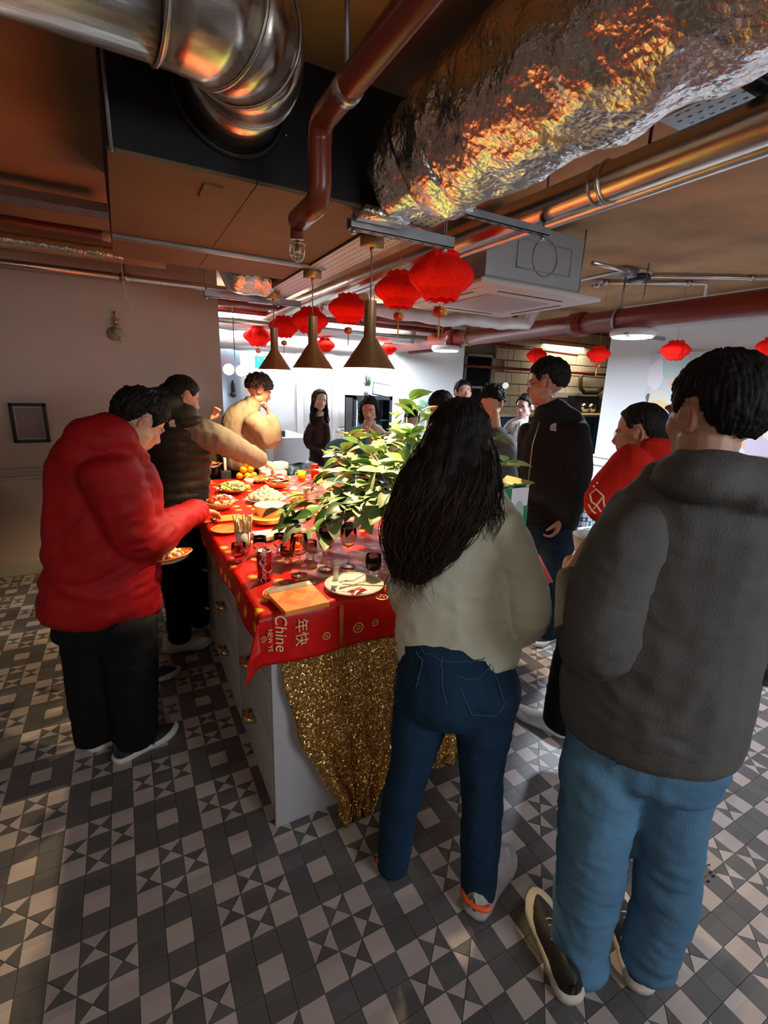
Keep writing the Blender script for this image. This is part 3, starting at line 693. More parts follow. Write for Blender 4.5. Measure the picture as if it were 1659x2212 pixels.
def cloth_grid():
    xs = [IX0 - .055 - .0] ; b = B(); vs = []; fs = []
    L = 3.4; nx, ny = 120, 190
    # parametric sheet: s across (x), t along (y); beyond the edge it turns down
    x0, x1, y0, y1 = IX0 - .04, IX1 + .04, IY0 - .03, IY1 + .04
    dropx, dropy = .10, .175
    def fold(s, a, b_, dr):
        if s < a: return a - .006 * (1 - math.exp(-(a - s) * 60)), (a - s)
        if s > b_: return b_ + .006, (s - b_)
        return s, 0
    for j in range(ny + 1):
        t = y0 - dropy + (y1 + .15 - (y0 - dropy)) * j / ny
        for i in range(nx + 1):
            s = x0 - dropx + (x1 + dropx - (x0 - dropx)) * i / nx
            x, dx = fold(s, x0, x1, dropx); y, dy = fold(t, y0, y1, dropy)
            z_ = TOP - max(dx, dy) - .25 * min(dx, dy)
            w = noise.noise(Vector((s * 5, t * 5, 1))) * .004 + noise.noise(Vector((s * 17, t * 14, 3))) * .0015
            if dx == 0 and dy == 0: z_ += .004 + w * .6 + .004 * max(0, math.sin((s * 1.2 + t) * 30)) * (1 if t < 2.1 else .3) * (.5 + noise.noise(Vector((s * 4, t * 4, 9))))
            else:
                if dy and t < y0: y -= .5 * dx * (1 if dx else 0) + dy * .06 + .010 * math.sin(s * 16) * dy / dropy
                if dx and s < x0: x -= .55 * min(dy, dx) + dx * .04 + .008 * math.sin(t * 13) * dx / dropx
                if dx and s > x1: x += dx * .1
            vs.append((x, y, z_))
    for j in range(ny):
        for i in range(nx): k = j * (nx + 1) + i; fs.append((k, k + 1, k + nx + 2, k + nx + 1))
    b.add(vs, fs); me = b.mesh('sheet'); uv = me.uv_layers.new(name='uv'); sp2 = [(x0 - dropx + (x1 + 2 * dropx - x0) * i / nx, y0 - dropy + (y1 + .15 - (y0 - dropy)) * j / ny) for j in range(ny + 1) for i in range(nx + 1)]
    for lp in me.loops: uv.data[lp.index].uv = sp2[lp.vertex_index]
    o = mesh_obj('sheet', me, red, cl); sm = o.modifiers.new('t', 'SOLIDIFY'); sm.thickness = .0012; sm.offset = -1; return o
cloth_grid()
gp = M('gold_print_flat', (.85, .50, .14), .35, .2); gp2 = M('pale_gold_print', (.75, .62, .35), .4)
yf = IY0 - .052
# writing on the hanging front: it runs from top to bottom, lying on its side
def vtext(body, size, x, z_, mat, shear=0, y=None): return text('printed_writing', body, size, mat, (x, y or yf, z_), Matrix(((0, 1, 0), (0, 0, -1), (-1, 0, 0))), cl, .0003, shear)
vtext('年快', .050, 0.456, 0.827, gp2)
vtext('Chine', .056, 0.387, 0.843, gp2, .35)
vtext('NEW YE', .022, 0.352, 0.821, gp2)
b = B()
for xx0 in (.655, .675):
    pass
b.box((0.597, yf + .004, .735), (0.613, yf + .005, .895)); b.obj('printed_band', M('print_orange', (.55, .10, .02), .4), cl)
def coin(x, y, z_, r, flatdown=False):
    b = B(); n = (0, 0, 1) if flatdown else (0, -1, 0)
    hoop(b, (x, y, z_), n, r, r * .16, 20); hoop(b, (x, y, z_), n, r * .42, r * .12, 8); b.v = [((p[0], p[1], z_ + (p[2] - z_) * .15) if flatdown else (p[0], y + (p[1] - y) * .15, p[2])) for p in b.v]; b.obj('printed_coin', gp, cl)
for px in ((0.748,1.355,0.908), (7.577,8.873,9.0) if False else (0.593,1.81,0.908)): coin(px[0], px[1], .9085, .02, True)
coin(0.547, yf, 0.791, .013); coin(0.669, yf, 0.795, .018)
coin(0.736, yf, .80, .012); coin(0.33 - .0, yf, .83, .010)

# ================= gold sequin drape under the cloth =================
gs = M('gold_sequins', (.62, .38, .13), .28, .85)
N, Lk, bs_ = tree(gs)
tc = N.new('ShaderNodeTexCoord'); vo = N.new('ShaderNodeTexVoronoi'); vo.inputs['Scale'].default_value = 230; Lk.new(tc.outputs['Object'], vo.inputs['Vector'])
ge = N.new('ShaderNodeNewGeometry'); sb = N.new('ShaderNodeVectorMath'); sb.operation = 'SUBTRACT'; sb.inputs[1].default_value = (.5, .5, .5); Lk.new(vo.outputs['Color'], sb.inputs[0])
sc_ = N.new('ShaderNodeVectorMath'); sc_.operation = 'SCALE'; sc_.inputs['Scale'].default_value = 1.5; Lk.new(sb.outputs[0], sc_.inputs[0])
ad = N.new('ShaderNodeVectorMath'); ad.operation = 'ADD'; Lk.new(ge.outputs['Normal'], ad.inputs[0]); Lk.new(sc_.outputs[0], ad.inputs[1])
nm = N.new('ShaderNodeVectorMath'); nm.operation = 'NORMALIZE'; Lk.new(ad.outputs[0], nm.inputs[0]); Lk.new(nm.outputs[0], bs_.inputs['Normal'])
sp_ = N.new('ShaderNodeSeparateColor'); Lk.new(vo.outputs['Color'], sp_.inputs[0]); cr = N.new('ShaderNodeValToRGB')
cr.color_ramp.elements[0].color = (.34, .15, .03, 1); cr.color_ramp.elements[1].color = (.98, .62, .22, 1); Lk.new(sp_.outputs[1], cr.inputs[0]); Lk.new(cr.outputs[0], bs_.inputs['Base Color'])
gd = thing('sequin_drape', 'glittering gold sequin fabric hanging to a point in front of the island', 'fabric', (.8, 1.38, .5))
def drape(prof_l, prof_r, y, seed, name='fabric'):
    """prof_l / prof_r: x at given heights; the sheet hangs between them with vertical folds"""
    b = B(); ny, nx = 60, 70; vs = []; fs = []
    zs = [p[1] for p in prof_l]
    for j in range(ny + 1):
        t = j / ny; z_ = zs[0] + (zs[-1] - zs[0]) * t
        def at(pr):
            for k in range(len(pr) - 1):
                if pr[k][1] >= z_ >= pr[k + 1][1]:
                    u = (pr[k][1] - z_) / (pr[k][1] - pr[k + 1][1]); return pr[k][0] * (1 - u) + pr[k + 1][0] * u
            return pr[-1][0]
        xl, xr = at(prof_l), at(prof_r)
        for i in range(nx + 1):
            u = i / nx; x = xl + (xr - xl) * u
            f = math.sin(u * 15 + seed + .6 * math.sin(t * 5)) * (.006 + .03 * t) + noise.noise(Vector((x * 9, z_ * 4, seed))) * .02
            vs.append((x + .006 * math.sin(t * 20 + u * 9), y - .004 - .07 * t - abs(f) * min(1, t * 4), z_))
    for j in range(ny):
        for i in range(nx): k = j * (nx + 1) + i; fs.append((k, k + 1, k + nx + 2, k + nx + 1))
    b.add(vs, fs); o = b.obj(name, gs, gd); m_ = o.modifiers.new('t', 'SOLIDIFY'); m_.thickness = .003; return o
yd = IY0 - .005
drape([(0.377, .80), (0.394, .68), (0.439, .43), (0.516, .22), (0.59, .09), (0.578, .006)],
      [(1.02, .80), (.96, .68), (.90, .43), (.84, .22), (0.742, .10), (0.72, .006)], yd, 0)
drape([(.90, .80), (.88, .5), (.90, .25), (.93, .06)], [(1.42, .80), (1.38, .5), (1.30, .25), (1.22, .08)], yd + .02, 2.2)

# ================= things on the table =================
TZ = TOP + .008
china = M('china_white', (.82, .80, .74), .25, coat=.3); paperw = M('paper_white', (.80, .77, .70), .7); plas_w = M('plastic_white', (.78, .78, .78), .4)
wood_b = M('bowl_bamboo', (.52, .32, .14), .5, var=.15, vs=20); orange_m = M('orange_peel', (.92, .34, .01), .45, bump=.3, bs=150)
orange_pl = M('orange_plate', (.90, .17, .02), .55, var=.25, vs=40); orange_l = M('orange_light', (.92, .30, .05), .6)
glass_s = M('smoked_glass', (.88, .78, .70), .03, trans=1, ior=1.12, spec=1.0); glass_c = M('clear_glass', (.93, .95, .93), .02, trans=1, ior=1.45)
woodc = M('chopstick_wood', (.72, .52, .30), .5); cola = M('cola', (.05, .015, .008), .1, trans=.4)
def at(name, label, cat, xy, group=None, z_=None, rz=0): return thing(name, label, cat, (xy[0], xy[1], TZ if z_ is None else z_), rz, group)
def plate(name, label, xy, r, m, group=None, h=.014, z_=None, rim=None):
    t = at(name, label, 'plate', xy, group, z_); LOCAL[0] = True
    B().lathe([(.0, .0), (r * .62, .0), (r * .70, .004), (r, h), (r * 1.0, h + .0015), (r * .70, .006), (.0, .003)], n=40, close=False).obj('dish', m, t)
    if rim is not None:
        b = B(); hoop(b, (0, 0, h + .001), (0, 0, 1), r * .97, .0022, 40); b.obj('rim', rim, t)
    LOCAL[0] = False; return t
def bowl(name, label, xy, r, h, m, group=None, z_=None, wall_=.003):
    t = at(name, label, 'bowl', xy, group, z_); LOCAL[0] = True
    B().lathe([(.0, .0), (r * .55, .0), (r * .85, h * .45), (r, h), (r - wall_, h), (r * .82, h * .5), (r * .5, .006), (0, .005)], n=40, close=False).obj('dish', m, t); LOCAL[0] = False; return t
def bits(parent, name, n, r, z0, dz, size, mats, seed, kind=None, shape='ball'):
    rnd = random.Random(seed); LOCAL[0] = True
    for k, m in enumerate(mats):
        b = B()
        for i in range(n // len(mats)):
            a = rnd.uniform(0, 6.283); q = r * math.sqrt(rnd.random()); hh = z0 + dz * (1 - (q / r) ** 2) + rnd.uniform(-.004, .004)
            s_ = size * rnd.uniform(.6, 1.3); c = (q * math.cos(a), q * math.sin(a), hh)
            R = Matrix.Rotation(rnd.uniform(0, 6), 3, 'Z') @ Matrix.Rotation(rnd.uniform(-.9, .9), 3, 'X')
            if shape == 'ball': b.ball(c, (s_, s_ * rnd.uniform(.6, 1), s_ * .6), 8, R)
            elif shape == 'leaf': b.ball(c, (s_ * 1.5, s_ * .8, s_ * .12), 8, R)
            else: b.tube([Vector(c) + R @ Vector((-s_ * 2, s_ * math.sin(q * 90), 0)), Vector(c) + R @ Vector((0, 0, .003)), Vector(c) + R @ Vector((s_ * 2, s_ * .6, 0))], s_ * .22, 5)
        o = b.obj(name, m, parent); o['kind'] = 'stuff'
    LOCAL[0] = False
# front: white plate with chopsticks and packet
P0 = (0.695,1.475,0.912)
pl_ = plate('dinner_plate', 'white plate with a red sweet packet and chopsticks near the front edge', P0, 0.1098, china, rim=china)
t = thing('sweet_packet', 'small red and white wrapped packet lying on the white plate', 'packet', (0.671,1.397,0.93), .25)
LOCAL[0] = True
b = B(); n_ = 12; vs = []; fs = []
for s_ in (1, -1):
    for j in range(n_ + 1):
        for i in range(n_ + 1):
            u, v = i / n_ - .5, j / n_ - .5; vs.append((u * .062, v * .040, s_ * .006 * max(0, (1 - 4 * u * u)) * (1 - 4 * v * v) ** .5 if abs(v) < .5 else 0))
for s_ in (0, 1):
    for j in range(n_):
        for i in range(n_): k = s_ * (n_ + 1) ** 2 + j * (n_ + 1) + i; fs.append((k, k + 1, k + n_ + 2, k + n_ + 1) if s_ == 0 else (k, k + n_ + 1, k + n_ + 2, k + 1))
b.add(vs, fs); b.obj('wrapper', M('wrapper_red', (.50, .02, .015), .25, coat=.5), t)
for q in ((-.012, .004), (.010, -.003)): B().box((q[0] - .010, q[1] - .004, .0055), (q[0] + .010, q[1] + .004, .0068)).obj('printed_stripe', M('wrapper_pink', (.85, .5, .4), .3), t)
LOCAL[0] = False
def stick(label, a, b_, r=.0028, m=woodc, name='chopstick', cat='chopstick', g=None):
    t = thing(name, label, cat, a, 0, g); B().tube([a, b_], [r, r * .7], 8).obj('shaft', m, t); return t
stick('wooden chopstick leaning over the left rim of the white plate', (0.606,1.406,0.945), (0.731,1.453,0.935))
stick('wooden chopstick lying across the white plate and past its right rim', (0.783,1.353,0.945), (0.641,1.46,0.935))
t = thing('paper_sleeve', 'folded white paper chopstick sleeve standing on the white plate', 'sleeve', (0.633,1.509,0.93))
B().box((-.009, -.001, 0), (.009, .002, .068)).box((-.012, -.004, 0), (.012, .004, .004)).obj('paper', china, t); 
for c in t.children: c.matrix_parent_inverse = Matrix(); c.rotation_euler = (.35, 0, -.2)
t = thing('plastic_fork', 'clear plastic fork resting inside the white plate', 'fork', P0); fk = M('fork_plastic', (.85, .85, .85), .15, trans=.6)
p = Vector(P0); B().tube([p + Vector((-.03, .02, .018)), p + Vector((.0, .012, .016)), p + Vector((.05, .02, .03))], [.0035, .003, .002], 6).obj('handle', fk, t)
for k in range(3): B().tube([p + Vector((-.03, .017 + .003 * k, .018)), p + Vector((-.05, .016 + .004 * k, .016))], .001, 4).obj('prong', fk, t)
# orange napkins and round orange plate
plate('party_plate', 'round orange patterned plate beneath the napkins at the front left corner', (0.417,1.508,0.912), .052, orange_pl, rim=gp)
t = thing('napkin_packet', 'packet of orange napkins with diamond print at the front left corner', 'napkins', (0, 0, 0))
q = [Vector(v) for v in ((0.38,1.51,0.925), (0.546,1.528,0.925), (0.548,1.354,0.925), (0.395,1.343,0.925))]
def slab(q, z0, z1, name, m, par): B().prism([(v.x, v.y) for v in q], z0, z1).obj(name, m, par, smooth=False)
slab(q, TZ + .006, TZ + .022, 'napkins', orange_l, t)
c_ = sum(q, Vector()) / 4; md = [(q[i] + q[(i + 1) % 4]) / 2 for i in range(4)]
slab(md[::1], TZ + .022, TZ + .0224, 'printed_diamond', orange_pl, t); slab([c_ + (v - c_) * .45 for v in md], TZ + .0224, TZ + .0228, 'printed_diamond', orange_l, t)
a, b_ = q[0] + (q[0] - q[3]) * .12, q[1] + (q[1] - q[2]) * .12
slab([a, b_, q[1] + (q[2] - q[1]) * .08, q[0] + (q[3] - q[0]) * .08], TZ + .018, TZ + .0235, 'wrapper_flap', M('clear_wrap', (.9, .85, .75), .15, trans=.7), t)
# cola can
def can(label, xy, z_=TZ, r=.029, h=.112, name='soda_can'):
    t = thing(name, label, 'can', (xy[0], xy[1], z_)); LOCAL[0] = True
    B().lathe([(r * .78, 0), (r, .009), (r, h - .012), (r * .83, h)], n=32, close=False).obj('body', M('can_red', (.55, .012, .012), .25, .5), t)
    B().lathe([(r * .83, h), (r * .80, h + .001), (r * .76, h - .004), (0, h - .004)], n=32, close=False).obj('lid', STEEL, t)
    B().lathe([(0, h - .0035), (.011, h - .0035)], (0, -.008, 0), 16, close=False).obj('opening', BLACK, t)
    B().box((-.006, -.002, h - .003), (.006, .016, h - .0015), bev=.0006).obj('ring_pull', STEEL, t)
    return t
c0 = can('red soda can with a white wave, standing open near the front left', (0.42,1.689,0.908))
b = B(); vs = []; n_ = 24
for i in range(n_ + 1):
    a = -2.6 + 1.7 * i / n_; w = .5 + .35 * math.sin(i * .35)
    for s_ in (-1, 1): vs.append((.0293 * math.cos(a), .0293 * math.sin(a), .055 + .022 * math.sin(a * 2 + 1) + s_ * .005 * w))
b.add(vs, [(2 * i, 2 * i + 2, 2 * i + 3, 2 * i + 1) for i in range(n_)]); LOCAL[0] = True; b.obj('printed_wave', M('can_white', (.8, .78, .75), .3), c0)
text('printed_script', 'Coca-Cola', .030, M('can_white', (0, 0, 0)), (-.012, -.0272, .05), Matrix(((0, -.92, -.4), (0, .4, -.92), (1, 0, 0))), c0, .0006, .4); LOCAL[0] = False
can('red can with a white label panel beside the yellow mug', (1.315,3.573,0.908), r=.031)

# glasses
def wine(label, xy, bh=.165, r=.034, g='smoked wine glasses'):
    t = thing('wine_glass', label, 'glass', (xy[0], xy[1], TZ), 0, g); LOCAL[0] = True
    B().lathe([(0, .0), (.030, .0005), (.030, .0015), (.006, .004), (.0032, .01), (.0030, bh * .44), (.006, bh * .48), (r * .78, bh * .58), (r, bh * .76), (r * .88, bh), (r * .88 - .0012, bh), (r - .0014, bh * .76), (r * .75, bh * .59), (.003, bh * .50), (0, bh * .497)], n=32, close=False).obj('glass', glass_s, t); LOCAL[0] = False; return t
wine('stemmed smoky wine glass right behind the red soda can', (0.549,1.668,0.908))
wine('stemmed smoky wine glass in the middle of the three', (0.67,1.69,0.908))
wine('stemmed smoky wine glass farthest to the right of the three', (0.764,1.683,0.908))
def tumbler(label, xy, m=glass_s, r=.030, h=.078, fill=None):
    t = thing('tumbler', label, 'glass', (xy[0], xy[1], TZ), 0, 'short tumblers among the wine glasses'); LOCAL[0] = True
    B().lathe([(0, 0), (r * .62, 0), (r * .60, .018), (r * .95, h * .38), (r, h * .6), (r * .93, h), (r * .93 - .0013, h), (r - .0015, h * .6), (r * .9, h * .40), (r * .5, .022), (0, .02)], n=28, close=False).obj('glass', m, t)
    if fill: B().lathe([(0, .023), (r * .5, .024), (r * .86, h * .40), (r * .93, h * .6), (r * .92, h * .7), (0, h * .7)], n=28, close=False).obj('drink', fill, t)
    LOCAL[0] = False; return t
tumbler('smoky tumbler in front of the cutlery cup', (0.37,1.912,0.908))
tumbler('clear tumbler just behind the red soda can', (0.471,1.968,0.908), glass_c)
tumbler('clear tumbler beside the stack of paper cups', (0.562,1.969,0.908), glass_c)
tumbler('smoky tumbler left of the first wine glass, holding a drink', (0.549,1.823,0.908), fill=M('tea', (.5, .12, .03), .1, trans=.6))
tumbler('smoky tumbler between the first and middle wine glasses', (0.65,1.828,0.908))
tumbler('smoky tumbler behind the middle wine glass', (0.764,1.911,0.908))
tg = tumbler('tumbler of dark cola with ice beside the white plate', (0.813,1.552,0.908), fill=cola, r=.032, h=.085)
# cutlery cup with forks
t = at('cutlery_cup', 'white paper cup packed with wooden forks near the left edge', 'cup', (0.415,2.032,0.908)); LOCAL[0] = True
B().lathe([(.0, .0), (.028, .0), (.036, .095), (.0345, .095), (.026, .004), (0, .004)], n=32, close=False).obj('cup', paperw, t); b = B(); hoop(b, (0, 0, .095), (0, 0, 1), .036, .0018, 30); b.obj('rim', M('cup_rim', (.25, .06, .04), .4), t); LOCAL[0] = False
rnd = random.Random(4); c = Vector(t.location)
for k in range(26):
    a = rnd.uniform(0, 6.28); q = .030 * math.sqrt(rnd.random()); lean = Vector((math.cos(a), math.sin(a), 0)) * rnd.uniform(.0, .016); h = rnd.uniform(.135, .165)
    p = c + Vector((q * math.cos(a), q * math.sin(a), .02)); e_ = c + Vector((q * math.cos(a), q * math.sin(a), h)) + lean
    f_ = thing('wooden_fork', 'wooden fork standing with many others in the white cup', 'fork', p, 0, 'forks in the cutlery cup')
    b = B(); b.tube([p, p.lerp(e_, .75), e_], [.0028, .0026, .005], 6); b.obj('shaft', woodc, f_)
# paper cup stack: each cup
c = Vector((0.665,2.083,0.908))
for k in range(11):
    tk = thing('paper_cup', 'topmost white paper cup of the tall stack beside the plant' if k == 10 else ('lowest white paper cup of the tall stack beside the plant' if k == 0 else 'white paper cup nested inside the tall stack beside the plant'), 'cup', (c.x, c.y, TZ + k * .0085), 0, 'stacked paper cups'); LOCAL[0] = True
    B().lathe([(.0, .003), (.024, .0), (.034, .055), (.0355, .057), (.033, .057), (.023, .005), (0, .004)], n=24, close=False).obj('cup', paperw, tk); LOCAL[0] = False
# stacked white plates (rounded rectangles) each its own
c = Vector((0.591,2.177,0.908))
for k in range(5):
    tk = thing('paper_plate', 'white rectangular paper plate stacked behind the glasses', 'plate', (c.x, c.y, TZ + .002 + k * .004), .1, 'stacked white paper plates'); LOCAL[0] = True
    B().box((-.085, -.05, 0), (.085, .05, .003), bev=.0012).box((-.092, -.057, .002), (.092, .057, .006), bev=.0018).obj('plate', paperw, tk); LOCAL[0] = False
c = Vector((0.63,2.443,0.908))
for k in range(4): plate('party_plate', ('lowest', 'second lowest', 'second highest', 'topmost')[k] + ' orange gold rimmed plate of the stack behind the white plates', (c.x, c.y), .095, orange_pl if k < 3 else orange_l, 'stacked orange plates', z_=TZ + k * .006, rim=gp)
plate('party_plate', 'orange plate at the left edge beside the cutlery cup', (0.402,2.354,0.908), .075, orange_pl, rim=gp)
t = at('napkin', 'orange folded napkin lying behind the cutlery cup', 'napkin', (0.452,2.594,0.908)); LOCAL[0] = True; B().box((-.08, -.06, 0), (.07, .05, .008), bev=.003).obj('paper', orange_l, t); LOCAL[0] = False
# food
r1 = M('food_red', (.62, .05, .01), .3, coat=.4); r2 = M('food_brown', (.30, .07, .02), .35, coat=.3); r3 = M('food_white', (.85, .80, .70), .5); gr = M('food_green', (.40, .46, .06), .45); yl = M('food_yellow', (.85, .58, .12), .45)
t = bowl('serving_bowl', 'bamboo bowl of chopped red food at the left table edge', (0.447,2.837,0.908), .098, .05, wood_b); bits(t, 'chopped_food', 130, .088, .040, .035, .016, [r1, r2, r1, r3], 1)
t = bowl('salad_bowl', 'shallow bowl of green and yellow salad at the far left', (0.618,3.266,0.908), .10, .035, china); bits(t, 'salad_leaves', 120, .105, .028, .035, .017, [gr, yl, r3, gr], 2, shape='leaf')
t = bowl('glass_pot', 'small pale sauce pot beside the green salad', (0.763,3.449,0.908), .035, .045, china)
t = plate('serving_plate', 'wide white plate heaped with round white dumplings', (0.75,2.925,0.908), .125, china, h=.02); rnd = random.Random(8)
for k in range(46):
    a = k * 2.4; q = .10 * math.sqrt(k / 46); hh = .028 + .06 * (1 - q / .10)
    d_ = thing('dumpling', 'round white steamed dumpling heaped on the wide white plate', 'dumpling', (t.location.x + q * math.cos(a), t.location.y + q * math.sin(a), TZ + hh), 0, 'dumplings on the plate')
    LOCAL[0] = True; B().ball((0, 0, 0), (.019, .018, .015), 12).obj('dough', M('dough', (.62, .55, .42), .5, sub=.1), d_); LOCAL[0] = False
t = thing('soup_pot', 'round cream pot of creamy sauce in front of the dumplings', 'pot', (0.671,2.528,0.908)); LOCAL[0] = True
B().lathe([(0, 0), (.082, 0), (.086, .074), (.089, .076), (.084, .076), (.080, .060), (.0, .060)], n=44, close=False).obj('pot', M('pot_cream', (.78, .62, .46), .4), t)
B().lathe([(0, .066), (.04, .067), (.081, .064)], n=36, close=False).obj('sauce', M('cream_sauce', (.85, .70, .42), .3, bump=.4, bs=30), t); LOCAL[0] = False
t = bowl('serving_bowl', 'bamboo bowl of red and white pickles near the far edge', (0.938,3.317,0.908), .095, .05, wood_b); bits(t, 'pickles', 90, .085, .045, .04, .017, [r1, r3, r1], 5, shape='leaf')
t = bowl('food_tray', 'wooden board of food beneath the white takeaway lids', (0.865,3.563,0.908), .10, .03, wood_b); bits(t, 'noodles', 100, .085, .02, .02, .010, [yl, r1], 6, shape='strip')
c = Vector((0.802,3.683,0.908))
for k, (dx, dy, dz) in enumerate(((-.055, 0, .028), (0, -.02, .028), (.05, .0, .028), (-.03, .045, .028), (.03, .05, .028), (-.025, .0, .075), (.028, .01, .075), (0, .04, .078), (0, .01, .118))):
    o_ = thing('orange', ('orange fruit at the base of the little pile', 'orange fruit in the middle layer of the pile', 'single orange fruit at the very top of the pile')[0 if k < 5 else (1 if k < 8 else 2)], 'orange', (c.x + dx, c.y + dy, TZ + dz), 0, 'oranges in a pile'); LOCAL[0] = True
    B().ball((0, 0, 0), (.029, .029, .027), 16).obj('peel', orange_m, o_); B().ball((0, 0, .0265), (.003, .003, .0015), 6).obj('stem', gr, o_); LOCAL[0] = False
t = at('takeaway_box', 'white takeaway box with raised lid being opened by the man in the vest', 'box', (1.015,3.715,0.908), rz=.2); LOCAL[0] = True
B().box((-.09, -.07, 0), (.09, .07, .055), bev=.01).obj('tray', plas_w, t); B().box((-.10, .04, .05), (.02, .075, .115), bev=.01, rot=Matrix.Rotation(-.5, 3, 'X')).obj('lid', plas_w, t); B().box((.02, -.03, .055), (.13, .07, .115), bev=.02).obj('lid', plas_w, t); LOCAL[0] = False
t = at('mug', 'small yellow mug beside the red can', 'mug', (1.205,3.568,0.908)); LOCAL[0] = True; ym = M('mug_yellow', (.80, .72, .04), .4)
B().lathe([(0, 0), (.028, 0), (.034, .065), (.031, .065), (.026, .006), (0, .006)], n=24, close=False).obj('cup', ym, t); B().tube([(-.03, 0, .055), (-.05, 0, .05), (-.052, 0, .03), (-.03, 0, .02)], .004, 8).obj('handle', ym, t); LOCAL[0] = False
def tub(label, xy, r, h, band=(.05, .30, .36), bm=None):
    t = at('food_tub', label, 'tub', xy); LOCAL[0] = True
    B().lathe([(0, 0), (r * .86, 0), (r, h), (r + .003, h + .002), (r - .002, h + .002), (r * .82, .004), (0, .004)], n=32, close=False).obj('tub', plas_w, t)
    B().lathe([(r * .88 + .001, h * .2), (r * .99 + .001, h * .85)], n=32, close=False).obj('printed_band', bm or M('band_teal', band, .4), t); LOCAL[0] = False; return t
tub('large white tub with a teal band behind the plant leaves', (1.335,3.213,0.908), .065, .12)
tub('white and blue tub in the leaves, nearest the stack of cups', (0.899,2.268,0.908), .04, .075, bm=M('band_blue', (.02, .20, .42), .4))
tub('tall blue labelled carton cup right of the leaves', (1.093,2.189,0.908), .032, .085, bm=M('band_blue', (0, 0, 0)))
t = at('food_jar', 'clear square plastic container left of the plant', 'container', (0.941,2.623,0.908), rz=.2); LOCAL[0] = True
B().box((-.035, -.035, 0), (.035, .035, .13), bev=.008).obj('container', M('milky_plastic', (.75, .80, .72), .2, trans=.7), t); LOCAL[0] = False
t = at('sauce_jar', 'small jar of yellow sauce by the plant', 'jar', (0.898,2.829,0.908)); LOCAL[0] = True; B().lathe([(0, 0), (.022, 0), (.022, .07), (.018, .08)], n=20).obj('jar', yl, t); B().lathe([(0, .08), (.021, .08), (.021, .09), (0, .09)], n=20).obj('lid', plas_w, t); LOCAL[0] = False
c = Vector((0.955,2.807,0.908))
t = thing('orange', 'orange fruit lying alone behind the clear container', 'orange', (c.x, c.y, TZ + .032)); LOCAL[0] = True; B().ball((0, 0, 0), .033, 16).obj('peel', orange_m, t); LOCAL[0] = False
for k, (xy, lab, rr) in enumerate((((1.202,2.714,0.908), 'orange plate with food in the middle of the table under the leaves', .09), ((1.517,2.975,0.908), 'white plate with snacks at the far right beneath the leaves', .09), ((1.442,3.803,0.908), 'orange plate at the far edge behind the red can', .08))):
    t = plate('party_plate', lab, xy, rr, orange_pl if k != 1 else china, rim=gp); bits(t, 'snacks', 60, rr * .6, .01, .02, .010, [yl, r2, r3], 20 + k)
for xy, lab in (((0.972,2.103,0.908), 'sheet'),):
    pass
# green and white drinks carton box
t = thing('cardboard_box', 'open green and white drinks box with a red arrow, at the right edge', 'box', (1.17, 1.95, TZ))
gbx = M('box_green', (.01, .22, .10), .4); wbx = M('box_white', (.72, .74, .76), .45); ibx = M('box_inside', (.62, .48, .20), .7)
Bx = [(1.537,1.519,0.908),(1.342,1.504,1.22)]
bx0, bx1, by0, by1, bz0, bz1 = 1.345, 1.495, 1.44, 1.62, TZ, TZ + .33
b = B()
for (a, b_) in (((bx0, by0, bz0), (bx1, by0 + .004, bz1)), ((bx0, by1 - .004, bz0), (bx1, by1, bz1)), ((bx0, by0, bz0), (bx0 + .004, by1, bz1)), ((bx1 - .004, by0, bz0), (bx1, by1, bz1)), ((bx0, by0, bz0), (bx1, by1, bz0 + .004))): b.box(a, b_)
b.obj('carton', wbx, t, smooth=False)
B().box((bx0 - .001, by0 - .001, bz0), (bx0 + .05, by0 + .001, bz1)).box((bx1 - .03, by0 - .001, bz0), (bx1 + .001, by0 + .001, bz1 - .08)).obj('green_panel', gbx, t, smooth=False)
B().box((bx0 - .001, by0, bz0), (bx0 + .001, by1, bz1)).obj('green_panel', gbx, t, smooth=False)
B().box((bx0 - .0015, by0 + .02, bz0 + .10), (bx0 - .0005, by0 + .1, bz1 - .06)).obj('label', wbx, t, smooth=False)
B().box((bx0 + .03, by0 - .03, bz1 - .002), (bx1, by0 + .10, bz1 + .002), rot=Matrix.Rotation(-.35, 3, 'X')).obj('flap', gbx, t, smooth=False)
B().box((bx0 - .04, by0, bz1 - .002), (bx0 + .04, by1, bz1 + .002), rot=Matrix.Rotation(.6, 3, 'Y')).obj('flap', wbx, t, smooth=False)
B().box((bx0 + .03, by1 - .06, bz1 + .0), (bx1, by1 + .06, bz1 + .004), rot=Matrix.Rotation(.7, 3, 'X')).obj('flap', ibx, t, smooth=False)
B().box((bx1 - .01, by0 + .02, bz1 - .0), (bx1 + .04, by1, bz1 + .004), rot=Matrix.Rotation(-.6, 3, 'Y')).obj('flap', ibx, t, smooth=False)
rw = B(); rw.add([(bx0 + .06, by0 - .002, bz0 + .17), (bx0 + .15, by0 - .002, bz0 + .115), (bx0 + .165, by0 - .002, bz0 + .135), (bx0 + .115, by0 - .002, bz0 + .065), (bx0 + .105, by0 - .002, bz0 + .085), (bx0 + .12, by0 - .002, bz0 + .105), (bx0 + .06, by0 - .002, bz0 + .145)], [(0, 6, 5, 1), (1, 5, 4, 3, 2)])
rw.obj('red_arrow', M('print_red', (.62, .02, .03), .4), t, smooth=False)
b = B(); b.add([(bx0 + .10 + .028 * math.cos(a) , by0 - .0015, bz0 + .215 + .06 * math.sin(a) * (1 if math.sin(a) > 0 else .6)) for a in [i * math.pi / 8 for i in range(16)]], [tuple(range(16))]); b.obj('printed_shape', M('print_grey_green', (.38, .48, .44), .5), t, smooth=False)
